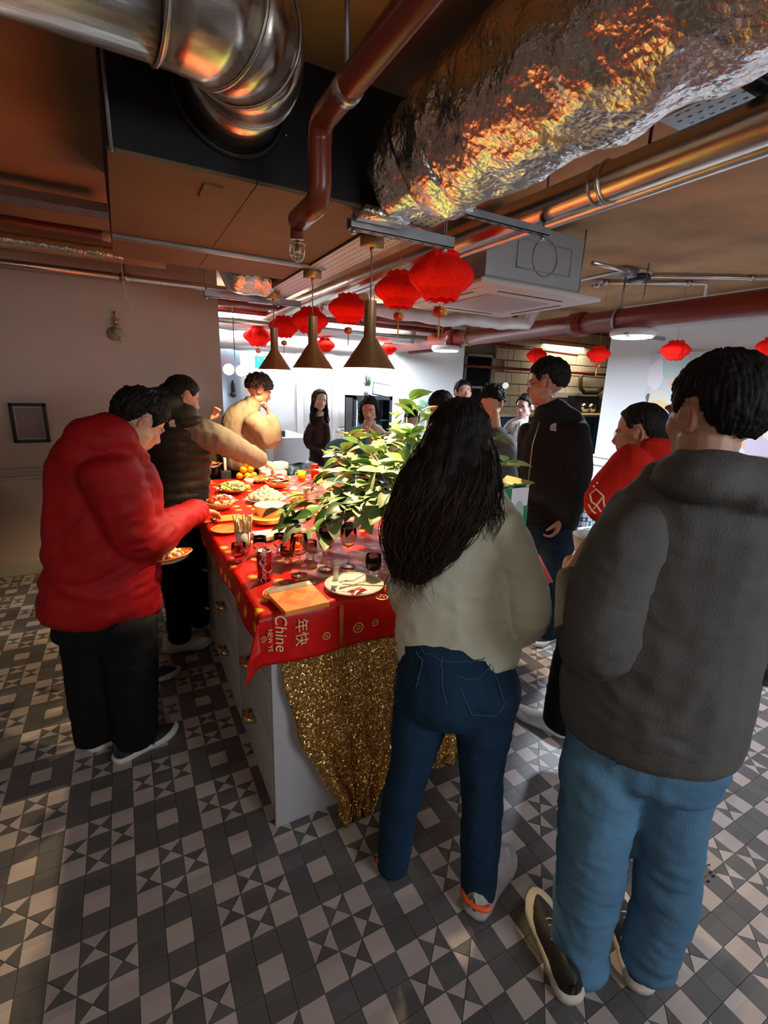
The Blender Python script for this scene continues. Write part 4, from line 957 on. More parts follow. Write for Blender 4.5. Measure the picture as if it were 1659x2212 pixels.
text('printed_writing', '果汁', .05, M('print_pale', (.6, .75, .65), .5), (bx0 + .12, by0 + .03, bz1 + .004 + .004), (-.35, 0, 0), t)
text('printed_writing', 'fresh drink', .022, M('print_pale', (0, 0, 0)), (bx1 - .014, by0 - .0018, bz0 + .12), (math.pi / 2, -math.pi / 2, 0), t)


# ================= people =================
skin_m = {}
def skin(name, c):
    if name not in skin_m: skin_m[name] = M('skin_' + name, c, .48, attr=True, sub=.08, bump=.04, bs=200)
    return skin_m[name]
def ell(bb, c, r, R=None, n=18): bb.ball(c, r, n, R)
def loft(bb, ch, view, n=20):
    """closed tube through elliptical sections (x, y, z, half width, half depth); rounded ends"""
    P = [Vector(c[:3]) for c in ch]; V = Vector(view).normalized()
    # subdivide with smooth interpolation
    Q = []; 
    def cat(a, b_, c, d, t): return .5 * ((2 * b_) + (c - a) * t + (2 * a - 5 * b_ + 4 * c - d) * t * t + (3 * b_ - a - 3 * c + d) * t ** 3)
    full = [np.array(c[:5], float) for c in ch]; K = len(full)
    for i in range(K - 1):
        a = full[max(i - 1, 0)]; b0 = full[i]; c0 = full[i + 1]; d0 = full[min(i + 2, K - 1)]
        st = 3
        for k in range(st):
            q = cat(a, b0, c0, d0, k / st); q[3] = max(q[3], .004); q[4] = max(q[4], .004); Q.append(q)
    Q.append(full[-1])
    vs = []; fs = []; N_ = len(Q)
    ends = []
    for i, q in enumerate(Q):
        p = Vector(q[:3]); t = Vector(Q[min(i + 1, N_ - 1)][:3]) - Vector(Q[max(i - 1, 0)][:3]); t.normalize()
        s = V.cross(t)
        if s.length < .15: s = Vector((0, 0, 1)).cross(t)
        s.normalize(); d = t.cross(s)
        if i == 0 or i == N_ - 1:
            sg = -1 if i == 0 else 1; rr = min(q[3], q[4]) * .45
            seq = [(.0, 1.0), (.55, .86), (.9, .5)]
            seq = seq if sg > 0 else seq[::-1]
            ends.append((sg, p + t * sg * rr))
            for h, k in seq:
                for j in range(n):
                    a = 2 * math.pi * j / n; vs.append(p + t * sg * rr * h + (s * math.cos(a) * q[3] + d * math.sin(a) * q[4]) * k)
        else:
            for j in range(n):
                a = 2 * math.pi * j / n; vs.append(p + s * math.cos(a) * q[3] + d * math.sin(a) * q[4])
    rows = len(vs) // n
    for r in range(rows - 1):
        for j in range(n):
            k = (j + 1) % n; fs.append((r * n + j, r * n + k, (r + 1) * n + k, (r + 1) * n + j))
    vs += [ends[0][1], ends[1][1]]; t0, t1_ = len(vs) - 2, len(vs) - 1
    for j in range(n):
        k = (j + 1) % n; fs.append((t0, k, j)); fs.append((t1_, (rows - 1) * n + j, (rows - 1) * n + k))
    bb.add(vs, fs)
def fuse(b, voxel, smooth=4, adapt=0):
    """union of overlapping closed shapes as one continuous surface; returns a mesh"""
    me = b.mesh('fuse'); o = bpy.data.objects.new('fuse', me); S.collection.objects.link(o)
    m = o.modifiers.new('r', 'REMESH'); m.mode = 'VOXEL'; m.voxel_size = voxel; m.adaptivity = adapt
    if smooth: s = o.modifiers.new('s', 'SMOOTH'); s.iterations = smooth; s.factor = .5
    dg = bpy.context.evaluated_depsgraph_get(); ev = o.evaluated_get(dg)
    out = bpy.data.meshes.new_from_object(ev, depsgraph=dg)
    bpy.data.objects.remove(o); bpy.data.meshes.remove(me); return out
def coords(me):
    a = np.empty(len(me.vertices) * 3, np.float32); me.vertices.foreach_get('co', a); return a.reshape(-1, 3)
def normals(me):
    a = np.empty(len(me.vertices) * 3, np.float32); me.vertices.foreach_get('normal', a); return a.reshape(-1, 3)
def vnoise(P, seed=0):
    """cheap smooth value noise on arrays of points"""
    i = np.floor(P).astype(np.int64); f = P - i; f = f * f * (3 - 2 * f); r = 0
    for dx in (0, 1):
        for dy in (0, 1):
            for dz in (0, 1):
                h = (i[:, 0] + dx) * 73856093 ^ (i[:, 1] + dy) * 19349663 ^ (i[:, 2] + dz) * 83492791 ^ (seed * 2654435)
                h = (h ^ (h >> 13)) * 1274126177; v = ((h ^ (h >> 16)) & 65535) / 65535.0
                r = r + v * (f[:, 0] if dx else 1 - f[:, 0]) * (f[:, 1] if dy else 1 - f[:, 1]) * (f[:, 2] if dz else 1 - f[:, 2])
    return r
def wrinkle(me, amp, scale=(9, 9, 22), seed=0, quilt=0, axis=None):
    P = coords(me); Nn = normals(me)
    w = vnoise(P * 4.0, seed + 5)[:, None] * np.array([[1.2, 1.2, 2.0]])
    q = P * np.array(scale) + w * 1.6
    r = 1 - np.abs(2 * vnoise(q, seed) - 1) * 2.0
    r2 = 1 - np.abs(2 * vnoise(q * 2.1, seed + 1) - 1) * 2.0
    soft = vnoise(P * 6, seed + 9) - .5
    dsp = amp * (.8 * np.clip(r, -1, 1) * vnoise(P * 5, seed + 3) + .3 * np.clip(r2, -1, 1) + .9 * soft)
    if quilt: dsp = dsp * .5 + .016 * np.abs(np.sin(math.pi * (P[:, 2] + .02 * vnoise(P * 6, 4)) / quilt)) ** .6
    P = P + Nn * dsp[:, None]; me.vertices.foreach_set('co', P.astype(np.float32).ravel()); me.update()
def grow_head(bb, c, R, s, neck=None):
    """skull, face, nose, lips, brow and ears in the head's own frame (right, forward, up); s = head height"""
    c = Vector(c)
    def E(p, r, Rl=None): ell(bb, c + R @ (Vector(p) * s), tuple(k * s for k in r), R @ Rl if Rl is not None else R, 20)
    E((0, -.07, .11), (.325, .41, .385))            # skull
    E((0, .10, -.10), (.255, .27, .36))             # face
    E((0, .16, -.30), (.185, .19, .15))             # jaw
    E((0, .285, -.405), (.085, .075, .065))         # chin
    for k in (-1, 1):
        E((k * .15, .205, -.10), (.10, .115, .12))  # cheek
        E((k * .18, .02, -.27), (.085, .16, .12))   # jaw corner
        E((k * .115, .315, .075), (.10, .05, .032)) # brow
        E((k * .125, .290, .0), (.058, .045, .036)) # closed lid
        E((k * .045, .385, -.155), (.038, .045, .032))
        E((k * .325, -.03, -.02), (.030, .085, .115), Matrix.Rotation(k * -.35, 3, 'Z') @ Matrix.Rotation(-.2, 3, 'X'))
        E((k * .338, -.055, .035), (.034, .058, .06))
        E((k * .325, -.00, -.10), (.026, .032, .04))
    bb.tube([c + R @ (Vector(p) * s) for p in ((0, .30, .07), (0, .36, -.03), (0, .425, -.125), (0, .38, -.165))], [.030 * s, .034 * s, .048 * s, .03 * s], 12)
    E((0, .345, -.235), (.085, .045, .028)); E((0, .335, -.285), (.075, .045, .028))
def tint_skin(me, base, c, R, s, lips=(.45, .12, .10)):
    P = (coords(me) - np.array(c)) @ np.array(R) / s        # head frame
    col = np.tile(np.array(base), (len(P), 1)); lc = np.array(lips)
    k = np.exp(-((P[:, 0] / .075) ** 2 + ((P[:, 2] + .26) / .035) ** 2) * 1.2) * (P[:, 1] > .28)
    col = col * (1 - k[:, None]) + lc * k[:, None]
    for sg in (-1, 1):
        b_ = np.exp(-(((P[:, 0] - sg * .125) / .085) ** 2 + ((P[:, 2] - .095 + .25 * np.abs(P[:, 0] - sg * .1)) / .020) ** 2) * 1.3) * (P[:, 1] > .2)
        col = col * (1 - .85 * b_[:, None]) + np.array((.015, .01, .008)) * .85 * b_[:, None]
        e = np.exp(-(((P[:, 0] - sg * .125) / .055) ** 2 + ((P[:, 2] + .002) / .011) ** 2) * 1.3) * (P[:, 1] > .2)
        col = col * (1 - .9 * e[:, None]) + np.array((.012, .008, .006)) * .9 * e[:, None]
        a = np.exp(-(((P[:, 0] - sg * .345) / .05) ** 2 + ((P[:, 1] + .03) / .10) ** 2 + ((P[:, 2]) / .11) ** 2)); col = col * (1 - .3 * a[:, None] * np.array((.1, .6, .6)))
    at_ = me.color_attributes.new('tint', 'FLOAT_COLOR', 'POINT'); at_.data.foreach_set('color', np.hstack([col, np.ones((len(P), 1))]).astype(np.float32).ravel())
def ears(parent, tone, c, R, s):
    """two modelled ears: raised rim, hollow bowl and lobe, standing off the head"""
    c = Vector(c)
    for k in (-1, 1):
        rings = ((1.0, -.030), (1.04, .000), (.97, .020), (.84, .022), (.72, .006), (.50, -.006), (.25, -.012)); n = 26; vs = []; fs = []
        for r, h in rings:
            for i in range(n):
                a = 2 * math.pi * i / n; y = math.cos(a) * .085 * (1 + .15 * math.sin(a)); z_ = math.sin(a) * .135
                vs.append((k * (h + .018 * (1 - y / .085) * .6), -y * r, z_ * r))
        for j in range(len(rings) - 1):
            for i in range(n): q = (i + 1) % n; fs.append((j * n + i, j * n + q, (j + 1) * n + q, (j + 1) * n + i))
        fs.append(tuple((len(rings) - 1) * n + i for i in range(n)))
        Rl = Matrix.Rotation(k * .42, 3, 'Z') @ Matrix.Rotation(-.18, 3, 'X'); o_ = Vector((k * .352, -.075, -.02))
        b = B(); b.add([c + R @ ((o_ + Rl @ Vector(v)) * s) for v in vs], fs); b.ball(c + R @ (Vector((k * .345, -.045, -.125)) * s), .028 * s, 8); b.tube([c + R @ (Vector(q) * s) for q in ((k * .335, -.02, .04), (k * .345, -.005, -.01), (k * .335, -.01, -.06))], [.018 * s, .024 * s, .018 * s], 8)
        me = b.mesh('ear'); t_ = np.array(tone) * (1.0, .82, .80); at_ = me.color_attributes.new('tint', 'FLOAT_COLOR', 'POINT'); at_.data.foreach_set('color', np.tile(np.append(t_, 1), (len(me.vertices), 1)).astype(np.float32).ravel())
        mesh_obj('ear', me, skin(parent.name, tone), parent)
def hair_cap(name, parent, c, R, s, m, style='short', thick=.05, seed=0, n=150, front=None, nape=None, fuzz=.012, side=None):
    """hair grown over the skull: thick where hair grows, dipping under the skin beyond the hairline"""
    az = np.linspace(0, 2 * math.pi, n, endpoint=False); el = np.linspace(-1.35, math.pi / 2, n // 2)
    A, Ee = np.meshgrid(az, el); d = np.stack([np.sin(A) * np.cos(Ee), np.cos(A) * np.cos(Ee), np.sin(Ee)], -1).reshape(-1, 3)
    o = np.array((0, -.03, .02)); best = np.zeros(len(d))
    for ce, ra in (((0, -.07, .11), (.325, .41, .385)), ((0, .10, -.10), (.255, .27, .36)), ((0, -.10, -.2), (.2, .24, .34))):
        ra = np.array(ra); q = (o - np.array(ce)) / ra; dd = d / ra
        a = (dd ** 2).sum(1); b_ = 2 * (dd * q).sum(1); cc = (q ** 2).sum() - 1; D = b_ * b_ - 4 * a * cc
        t = np.where(D > 0, (-b_ + np.sqrt(np.maximum(D, 0))) / (2 * a), 0); best = np.maximum(best, t)
    f = (math.degrees(.62) if front is None else front); np_ = (-50 if nape is None else nape); sd_ = (-18 if side is None else side)
    ks = [0, 30, 52, 66, 78, 88, 104, 118, 140, 180]; th = [f, f - 3, f - 12, sd_, max(sd_, 6), 15, 15, -18, np_ + 3, np_]
    aa = np.degrees(np.abs((A.ravel() + math.pi) % (2 * math.pi) - math.pi)); lim = np.interp(aa, ks, th)
    edge = vnoise(d * 14, seed) * 9 - 4.5
    k = np.clip((np.degrees(Ee.ravel()) - lim + edge) / 13, 0, 1); k = k * k * (3 - 2 * k)
    strand = (vnoise(np.stack([A.ravel() * 26, Ee.ravel() * 3.0, A.ravel() * 0 + 3], 1), seed + 1) - .5) * fuzz * 2.4 + (vnoise(d * 9, seed + 2) - .5) * fuzz * 2.2 + (vnoise(d * 40, seed + 7) - .5) * fuzz
    top = np.clip(np.sin(Ee.ravel()), 0, 1)
    lowf = np.interp(np.degrees(Ee.ravel()), [-60, -35], [.25, .74])
    r = best * (lowf + (1 - lowf) * k) + (thick * .62 * (.7 + .3 * top) + strand) * k
    P = (o + d * r[:, None]) * s; P = P @ np.array(R).T + np.array(c)
    h = len(el); fs = [(j * n + i, j * n + (i + 1) % n, (j + 1) * n + (i + 1) % n, (j + 1) * n + i) for j in range(h - 1) for i in range(n)]
    b = B(); b.add([tuple(p) for p in P], fs); return b.obj(name, m, parent)
HAIR = M('hair_black', (.008, .006, .0055), .62, spec=.22, var=.4, vs=60, bump=.3, bs=260, stretch=(1, 1, .12))
def hand(bb, w, dr, pn, s=.185, curl=.5, spread=.10, side=1):
    """palm and five fingers: wrist w, direction dr, palm normal pn (fingers curl towards it); side +1/-1 puts the thumb"""
    w = Vector(w); f = Vector(dr).normalized(); n_ = Vector(pn); n_ = (n_ - f * n_.dot(f)).normalized(); x = f.cross(n_) * side
    k = s / .185
    for i in (-1.5, -.5, .5, 1.5):
        bb.tube([w - f * .01, w + f * .045 * k + x * i * .010 * k, w + f * .088 * k + x * i * .0195 * k], [.017 * k, .0145 * k, .0115 * k], 10)
    L = (.064, .076, .080, .072)
    for q, i in enumerate((-1.5, -.5, .5, 1.5)):
        p = w + f * .085 * k + x * i * .0195 * k; a = 0; pts = [p]; l = L[q] * k
        for sg, fr in enumerate((.45, .30, .25)):
            a += curl * (.7, .9, .7)[sg]; dd = (f * math.cos(a) + n_ * math.sin(a) + x * i * spread * .35).normalized(); p = p + dd * l * fr; pts.append(p)
        bb.tube(pts, [.0098 * k, .0090 * k, .0082 * k, .0066 * k], 10); bb.ball(pts[-1], .0067 * k, 8)
    p0 = w + f * .02 * k + x * .022 * k; p1 = p0 + (f * .6 + x * .7 + n_ * .35).normalized() * .036 * k; p2 = p1 + (f * .85 + x * .15 + n_ * .45 * (.4 + curl)).normalized() * .030 * k; p3 = p2 + (f * .8 - x * .1 + n_ * .6 * (.3 + curl)).normalized() * .024 * k
    bb.tube([p0, p1, p2, p3], [.0165 * k, .0125 * k, .0105 * k, .008 * k], 10); bb.ball(p3, .0081 * k, 8)
def shoe(parent, heel, toe, m_up, m_sole, w=.05, h=.10, z0=0.0, sole=.028, accent=None, label=None):
    """sneaker: sole slab, upper shell, tongue, laces"""
    hl = Vector((heel[0], heel[1], z0)); to = Vector((toe[0], toe[1], z0)); L = .285; f = (to - hl).normalized(); s_ = Vector((f.y, -f.x, 0))
    prof = [(0, .22), (.02, .52), (.06, .74), (.18, .84), (.36, .80), (.52, .88), (.68, 1.0), (.80, .98), (.90, .78), (.97, .45), (1.0, .15)]
    up = [(0, .72), (.02, .86), (.06, .95), (.18, 1.0), (.30, .98), (.42, .80), (.55, .62), (.70, .48), (.82, .42), (.92, .34), (.98, .25)]
    b = B(); left = [hl + f * L * t + s_ * w * k for t, k in prof]; right = [hl + f * L * t - s_ * w * k for t, k in prof][::-1]; pl_ = left + right
    n = len(pl_); vs = []
    for zz_, sc in ((0, .96), (.006, 1.03), (sole * .7, 1.05), (sole, 1.0)):
        cc = hl + f * L * .5
        for p in pl_: q = cc + (p - cc) * sc; vs.append((q.x, q.y, z0 + zz_ + (.012 * max(0, ((p - hl).dot(f) / L - .8) / .2) if zz_ else .006 * max(0, ((p - hl).dot(f) / L - .85) / .15))))
    fs = [(r * n + i, r * n + (i + 1) % n, (r + 1) * n + (i + 1) % n, (r + 1) * n + i) for r in range(3) for i in range(n)] + [tuple(range(n - 1, -1, -1)), tuple(3 * n + i for i in range(n))]
    t = bpy.data.objects.new('shoe', None); S.collection.objects.link(t); place(t, parent)
    if label: t['label'] = label
    b.add(vs, fs); b.obj('sole', m_sole, t)
    b = B(); vs = []; nn = 18; rows = []
    for (t_, hk), (_, wk) in zip(up, prof):
        row = []
        for j in range(nn + 1):
            a = math.pi * j / nn; cx_ = math.cos(a); sz_ = math.sin(a) ** .7
            row.append(hl + f * L * (t_ * .97 + .01) + s_ * w * wk * .95 * cx_ * (1 - .18 * sz_) + Vector((0, 0, sole * .6 + (h - sole * .6) * hk * sz_)))
        rows.append(row); vs += row
    fs = [(r * (nn + 1) + i, (r + 1) * (nn + 1) + i, (r + 1) * (nn + 1) + i + 1, r * (nn + 1) + i + 1) for r in range(len(rows) - 1) for i in range(nn)]
    fs += [tuple(range(nn, -1, -1)), tuple((len(rows) - 1) * (nn + 1) + i for i in range(nn + 1))]
    b.add(vs, fs); b.obj('upper', m_up, t)
    if accent:
        b = B(); pts = [hl + f * L * (.10 - .10 * math.cos(a)) + s_ * w * .87 * math.sin(a) + Vector((0, 0, h * .50)) for a in [i * math.pi / 8 - math.pi / 2 for i in range(9)]]
        b.tube(pts, .009, 8); b.obj('heel_tab', accent, t)
    la = B()
    for k in range(4):
        q = .40 + .075 * k; zz_ = sole * .6 + (h - sole * .6) * np.interp(q, [u[0] for u in up], [u[1] for u in up]) + .002
        la.tube([hl + f * L * q + s_ * w * .42 + Vector((0, 0, zz_ - .012)), hl + f * L * q + Vector((0, 0, zz_)), hl + f * L * q - s_ * w * .42 + Vector((0, 0, zz_ - .012))], .0026, 5)
    la.obj('laces', m_sole if m_sole is not m_up else BLACK, t)
    return t
def garment(name, parent, chains, view, mat, voxel, amp=.006, scale=(9, 9, 22), seed=0, quilt=0, extra=None, smooth=4, label=None):
    b = B()
    for c in chains: loft(b, c, view)
    if extra: extra(b)
    me = fuse(b, voxel, smooth); wrinkle(me, amp, scale, seed, quilt)
    o = mesh_obj(name, me, mat, parent)
    if label: o['label'] = label
    return o
def body(parent, tone, chains, view, head_c, R, s, voxel=.0065, hands=(), lips=(.42, .13, .11), name='body'):
    b = B(); grow_head(b, head_c, R, s)
    for c in chains: loft(b, c, view, 16)
    for h in hands: hand(b, **h)
    me = fuse(b, voxel, 2); tint_skin(me, tone, head_c, R, s, lips); ears(parent, tone, head_c, R, s * .93); return mesh_obj(name, me, skin(parent.name, tone), parent)
def view_of(p): return (p[0], p[1], 0)
def glasses(parent, c, R, s, m):
    c = Vector(c); b = B()
    for k in (-1, 1):
        b.tube([c + R @ (Vector((k * .125 + .088 * math.cos(a), .365, -.015 + .068 * math.sin(a))) * s) for a in [i * math.pi / 8 for i in range(17)]], .0012, 5)
        b.tube([c + R @ (Vector(p) * s) for p in ((k * .215, .36, .0), (k * .34, .20, .01), (k * .355, -.02, .01))], .0012, 5)
    b.tube([c + R @ (Vector(p) * s) for p in ((-.04, .37, 0), (0, .385, .01), (.04, .37, 0))], .0012, 5); b.obj('glasses', m, parent)
def locks(name, parent, c, R, s, m, n, length, seed=0, r=.004, back=True, a0=1.2, spread=.03, wave=.012, drift=(0, 0), seg=16, thick=1.0, fb=.0, out=.0, mats=None):
    """long hair: tapered locks rooted over the skull, running down with a soft wave"""
    rnd = random.Random(seed); b = B(); c = Vector(c)
    for i in range(n):
        a = math.pi + rnd.uniform(-a0, a0); e = rnd.uniform(.1, 1.35)
        pts = []
        ea = e
        while ea > -.15:
            rr = Vector((.325 * 1.12 * math.sin(a) * math.cos(ea), -.07 + .41 * 1.12 * math.cos(a) * math.cos(ea), .11 + .385 * 1.12 * math.sin(ea))); pts.append(c + R @ (rr * s)); ea -= .28
        p = pts[-1].copy(); L = length * rnd.uniform(.80, 1.0) - (e + .0) * s * .05; ph = rnd.uniform(0, 6.28); wv = wave * rnd.uniform(.5, 1.5)
        od = (p - c); od.z = 0; od = od.normalized() if od.length else Vector((0, -1, 0))
        sp_x, sp_y = rnd.uniform(-1, 1), rnd.uniform(-1, 1)
        for k in range(1, seg + 1):
            t = k / seg
            pts.append(Vector((p.x + drift[0] * t + sp_x * spread * t + od.x * (out + fb * t) + wv * math.sin(ph + t * 11) * t, p.y + drift[1] * t + sp_y * spread * t + od.y * (out + fb * t) + wv * math.cos(ph * 1.7 + t * 9) * t, p.z - L * t)))
        K = len(pts); b.mi = 0 if not mats else (rnd.random() < mats[1]) * 1
        b.tube(pts, [r * thick * (.5 + .5 * min(1, j / 3)) * (1 - .85 * (j / (K - 1)) ** 2.2) for j in range(K)], 5)
    return b.obj(name, [m] if not mats else [m, mats[0]], parent)
fab = lambda n, c, **k: M('cloth_' + n, c, k.pop('rough', .85), spec=.2, sheen=k.pop('sheen', 0) * 0, bump=k.pop('bump', .25), bs=k.pop('bs', 220), var=k.pop('var', .08), vs=k.pop('vs', 7), **k)
denim_d = fab('denim_dark', (.010, .034, .070), var=.25, vs=5); denim_l = fab('denim_light', (.095, .215, .35), var=.22, vs=4); blk = fab('black', (.005, .005, .006)); sole_w = M('sole_white', (.55, .55, .52), .6)
shoe_blk = M('shoe_black', (.012, .012, .012), .6)

# ---- A: man in the red jacket, bending over the table at left ----
p = thing('person', 'man in a red hooded jacket and wide black trousers leaning over the table', 'person', (-0.151,2.132,0.0))
vA = (-.13, 2.15, 0); hA = Vector((0.06,2.219,1.457)); RA = frame((0.758,0.284,-0.587), (0.45, .1, .9))
redj = fab('red_jacket', (.30, .006, .008), rough=.6, bump=.15, var=.12)
garment('trousers', p, [[(-0.123,2.146,0.823,0.182,0.11),(-0.143,2.145,0.66,0.191,0.115),(-0.155,2.144,0.576,0.189,0.104)], [(-0.226,2.168,0.645,0.097,0.087),(-0.235,2.167,0.407,0.087,0.079),(-0.244,2.166,0.226,0.081,0.081),(-0.249,2.166,0.08,0.074,0.074)], [(-0.064,2.099,0.643,0.117,0.105),(-0.069,2.099,0.401,0.104,0.094),(-0.077,2.099,0.217,0.097,0.097),(-0.084,2.098,0.07,0.09,0.09)]], vA, blk, .014, .006, seed=3)
shoe(p, (-0.279,2.188,0.0), (-0.189,2.215,0.0), shoe_blk, sole_w); shoe(p, (-0.173,2.057,0.0), (0.067,2.158,0.0), shoe_blk, sole_w, h=.11)
def hoodA(b):
    ell(b, (-0.078,2.149,1.395), (.135, .12, .10)); ell(b, (-0.022,2.17,1.327), (.10, .10, .08)); ell(b, (-0.134,2.146,1.334), (.12, .11, .10))
garment('jacket', p, [[(-0.157,2.144,0.688,0.229,0.142),(-0.129,2.146,0.865,0.214,0.141),(-0.102,2.148,1.041,0.21,0.139),(-0.089,2.148,1.194,0.199,0.128),(-0.099,2.148,1.306,0.167,0.11),(-0.07,2.149,1.386,0.112,0.09),(-0.013,2.15,1.421,0.069,0.062)],
    [(-0.066,2.049,1.301,0.108,0.098),(-0.038,2.05,1.155,0.104,0.104),(-0.002,2.05,1.018,0.089,0.089),(0.062,2.109,0.993,0.081,0.081),(0.159,2.295,0.998,0.072,0.072),(0.282,2.474,0.997,0.058,0.058)],
    [(-0.182,2.192,1.275,0.095,0.095),(-0.237,2.187,1.122,0.066,0.066),(-0.257,2.185,0.971,0.059,0.059),(-0.206,2.19,0.841,0.065,0.065),(-0.053,2.199,0.845,0.068,0.068),(0.04,2.2,0.845,0.045,0.045)]], vA, redj, .011, .016, (7, 7, 12), seed=1, extra=hoodA)
body(p, (.62, .36, .24), [[(-0.071,2.169,1.188,0.094,0.075),(-0.033,2.17,1.327,0.063,0.063),(0.021,2.17,1.381,0.056,0.056),(0.05,2.169,1.427,0.056,0.056)], [(-0.132,2.166,0.712,0.118,0.118),(-0.071,2.169,1.188,0.094,0.075)], [(-0.077,2.249,1.132,0.039,0.039),(0.068,2.249,0.972,0.037,0.037),(0.162,2.344,0.984,0.037,0.037),(0.295,2.483,0.999,0.035,0.035)], [(-0.074,2.149,1.154,0.037,0.037),(-0.199,2.141,0.878,0.032,0.032),(0.053,2.149,0.863,0.028,0.028)]], vA, hA, RA, .245,
     voxel=.0055, hands=[dict(w=(0.281,2.484,0.995), dr=(0.849,0.484,-0.21), pn=(0, 0, -1), curl=.5, side=1), dict(w=(0.051,2.169,0.858), dr=(0.997,0.057,0.052), pn=(0, 0, 1), curl=.25, side=-1)], lips=(.45, .16, .12))
hair_cap('hair', p, hA, RA, .245, HAIR, thick=.11, front=25, nape=-42, fuzz=.02, side=-12)
LOCAL[0] = False
pp_ = plate('party_plate', 'orange party plate with dumplings held by the man in the red jacket', (0.132,2.156,0.879), .088, orange_pl, z_=0.875, rim=gp); bits(pp_, 'food', 26, .05, .012, .02, .014, [r3, yl], 31)
for c in (pp_,): c.rotation_euler = (-.1, -.15, 0)

# ---- second person mostly hidden behind the red jacket ----
p = thing('person', 'person in brown trousers and black shoes mostly hidden behind the red jacket', 'person', (-0.038,2.637,0.0))
v_ = (-.1, 2.65, 0); h_ = Vector((0.046,2.66,1.394)); R_ = frame((0.781,0.488,-0.39)); br = fab('brown_trousers', (.16, .09, .045))
garment('trousers', p, [[(-0.054,2.659,0.794,0.119,0.119),(-0.077,2.659,0.593,0.126,0.126)], [(-0.104,2.658,0.598,0.068,0.068),(-0.119,2.657,0.281,0.065,0.065),(-0.12,2.657,0.084,0.058,0.058)], [(-0.038,2.6,0.61,0.072,0.072),(-0.045,2.6,0.293,0.059,0.059),(-0.053,2.599,0.094,0.05,0.05)]], v_, br, .016, .005)
garment('jumper', p, [[(-0.075,2.659,0.747,0.119,0.084),(-0.052,2.659,0.991,0.117,0.082),(-0.02,2.66,1.202,0.106,0.074),(0.024,2.66,1.304,0.06,0.06)], [(-0.073,2.659,1.227,0.05,0.05),(-0.082,2.659,1.042,0.046,0.046),(-0.047,2.66,0.868,0.04,0.04),(0.016,2.66,0.861,0.034,0.034)]], v_, blk, .018, .005)
body(p, (.5, .3, .2), [[(-0.04,2.66,0.99,0.059,0.059),(0.011,2.66,1.27,0.041,0.041),(0.038,2.66,1.349,0.046,0.046)]], v_, h_, R_, .22, voxel=.009, hands=[dict(w=(0.016,2.66,0.861), dr=(1, .2, 0), pn=(0, 0, -1))]); hair_cap('hair', p, h_, R_, .22, HAIR, n=80)
shoe(p, (-0.132,2.65,0.0), (0.057,2.655,0.0), M('shoe_dark_red', (.03, .012, .012), .6), sole_w)

# ---- B: man in the puffer vest ----
p = thing('person', 'man in a dark puffer vest with light grey sleeves reaching across the table for food', 'person', (0.209,2.922,0.0))
vB = (.25, 2.9, 0); hB = Vector((0.304,2.914,1.54)); RB = frame((0.902,0.271,-0.337), (.1, 0, 1)); vest = fab('puffer', (.022, .019, .017), rough=.55, bump=.1, var=.1)
garment('trousers', p, [[(0.264,2.868,1.075,0.137,0.096),(0.244,2.87,0.886,0.147,0.103),(0.236,2.87,0.775,0.146,0.087)], [(0.189,2.844,0.843,0.09,0.09),(0.176,2.845,0.563,0.081,0.081),(0.184,2.844,0.326,0.072,0.072),(0.177,2.844,0.119,0.067,0.067)], [(0.304,2.934,0.806,0.089,0.089),(0.3,2.935,0.541,0.079,0.079),(0.313,2.933,0.324,0.064,0.064),(0.308,2.934,0.149,0.059,0.059)]], vB, blk, .014, .007, seed=5)
shoe(p, (0.082,2.934,0.0), (0.35,2.905,0.0), M('shoe_grey_white', (.78, .78, .74), .6), sole_w, h=.12); shoe(p, (0.248,3.151,0.0), (0.442,3.146,0.0), M('shoe_grey_white', (0, 0, 0)), sole_w)
sl_m = fab('grey_sleeve', (.20, .165, .13))
def hoodB(b): ell(b, (0.19,2.894,1.48), (.12, .11, .10)); ell(b, (0.288,2.866,1.425), (.11, .10, .05), Matrix.Rotation(.25, 3, 'Y')); ell(b, (0.249,2.94,1.529), (.07, .07, .09))
garment('vest', p, [[(0.227,2.891,0.959,0.16,0.115),(0.248,2.889,1.152,0.163,0.12),(0.254,2.889,1.309,0.166,0.119),(0.243,2.89,1.423,0.138,0.097),(0.241,2.89,1.486,0.097,0.068)]], vB, vest, .011, .004, seed=7, quilt=.058, extra=hoodB)
garment('sleeves', p, [[(0.296,2.865,1.362,0.098,0.088),(0.388,2.834,1.343,0.086,0.086),(0.495,2.817,1.298,0.074,0.074),(0.63,2.913,1.22,0.067,0.067),(0.737,2.991,1.162,0.056,0.056)], [(0.186,2.974,1.353,0.089,0.089),(0.24,3.071,1.152,0.078,0.078),(0.331,3.112,1.084,0.069,0.069)]], vB, sl_m, .010, .007, (20, 12, 9), seed=2)
body(p, (.58, .34, .22), [[(0.234,2.891,0.964,0.08,0.08),(0.24,2.89,1.283,0.088,0.07),(0.269,2.888,1.449,0.061,0.061),(0.288,2.886,1.491,0.056,0.056)], [(0.26,2.868,1.349,0.041,0.041),(0.486,2.839,1.296,0.037,0.037),(0.63,2.913,1.22,0.036,0.036),(0.753,2.986,1.153,0.035,0.035)]], vB, hB, RB, .225, voxel=.0055,
     hands=[dict(w=(0.732,2.992,1.165), dr=(0.855,-0.013,-0.518), pn=(-0.333,0.295,-0.896), curl=.7, side=1), dict(w=(0.331,3.112,1.084), dr=(.6, .5, 0), pn=(0, 0, 1), curl=.5)])
hair_cap('hair', p, hB, RB, .225, HAIR, thick=.05, front=32, nape=-38, fuzz=.006, side=0)
emb = M('embroidery_white', (.62, .62, .62), .6)
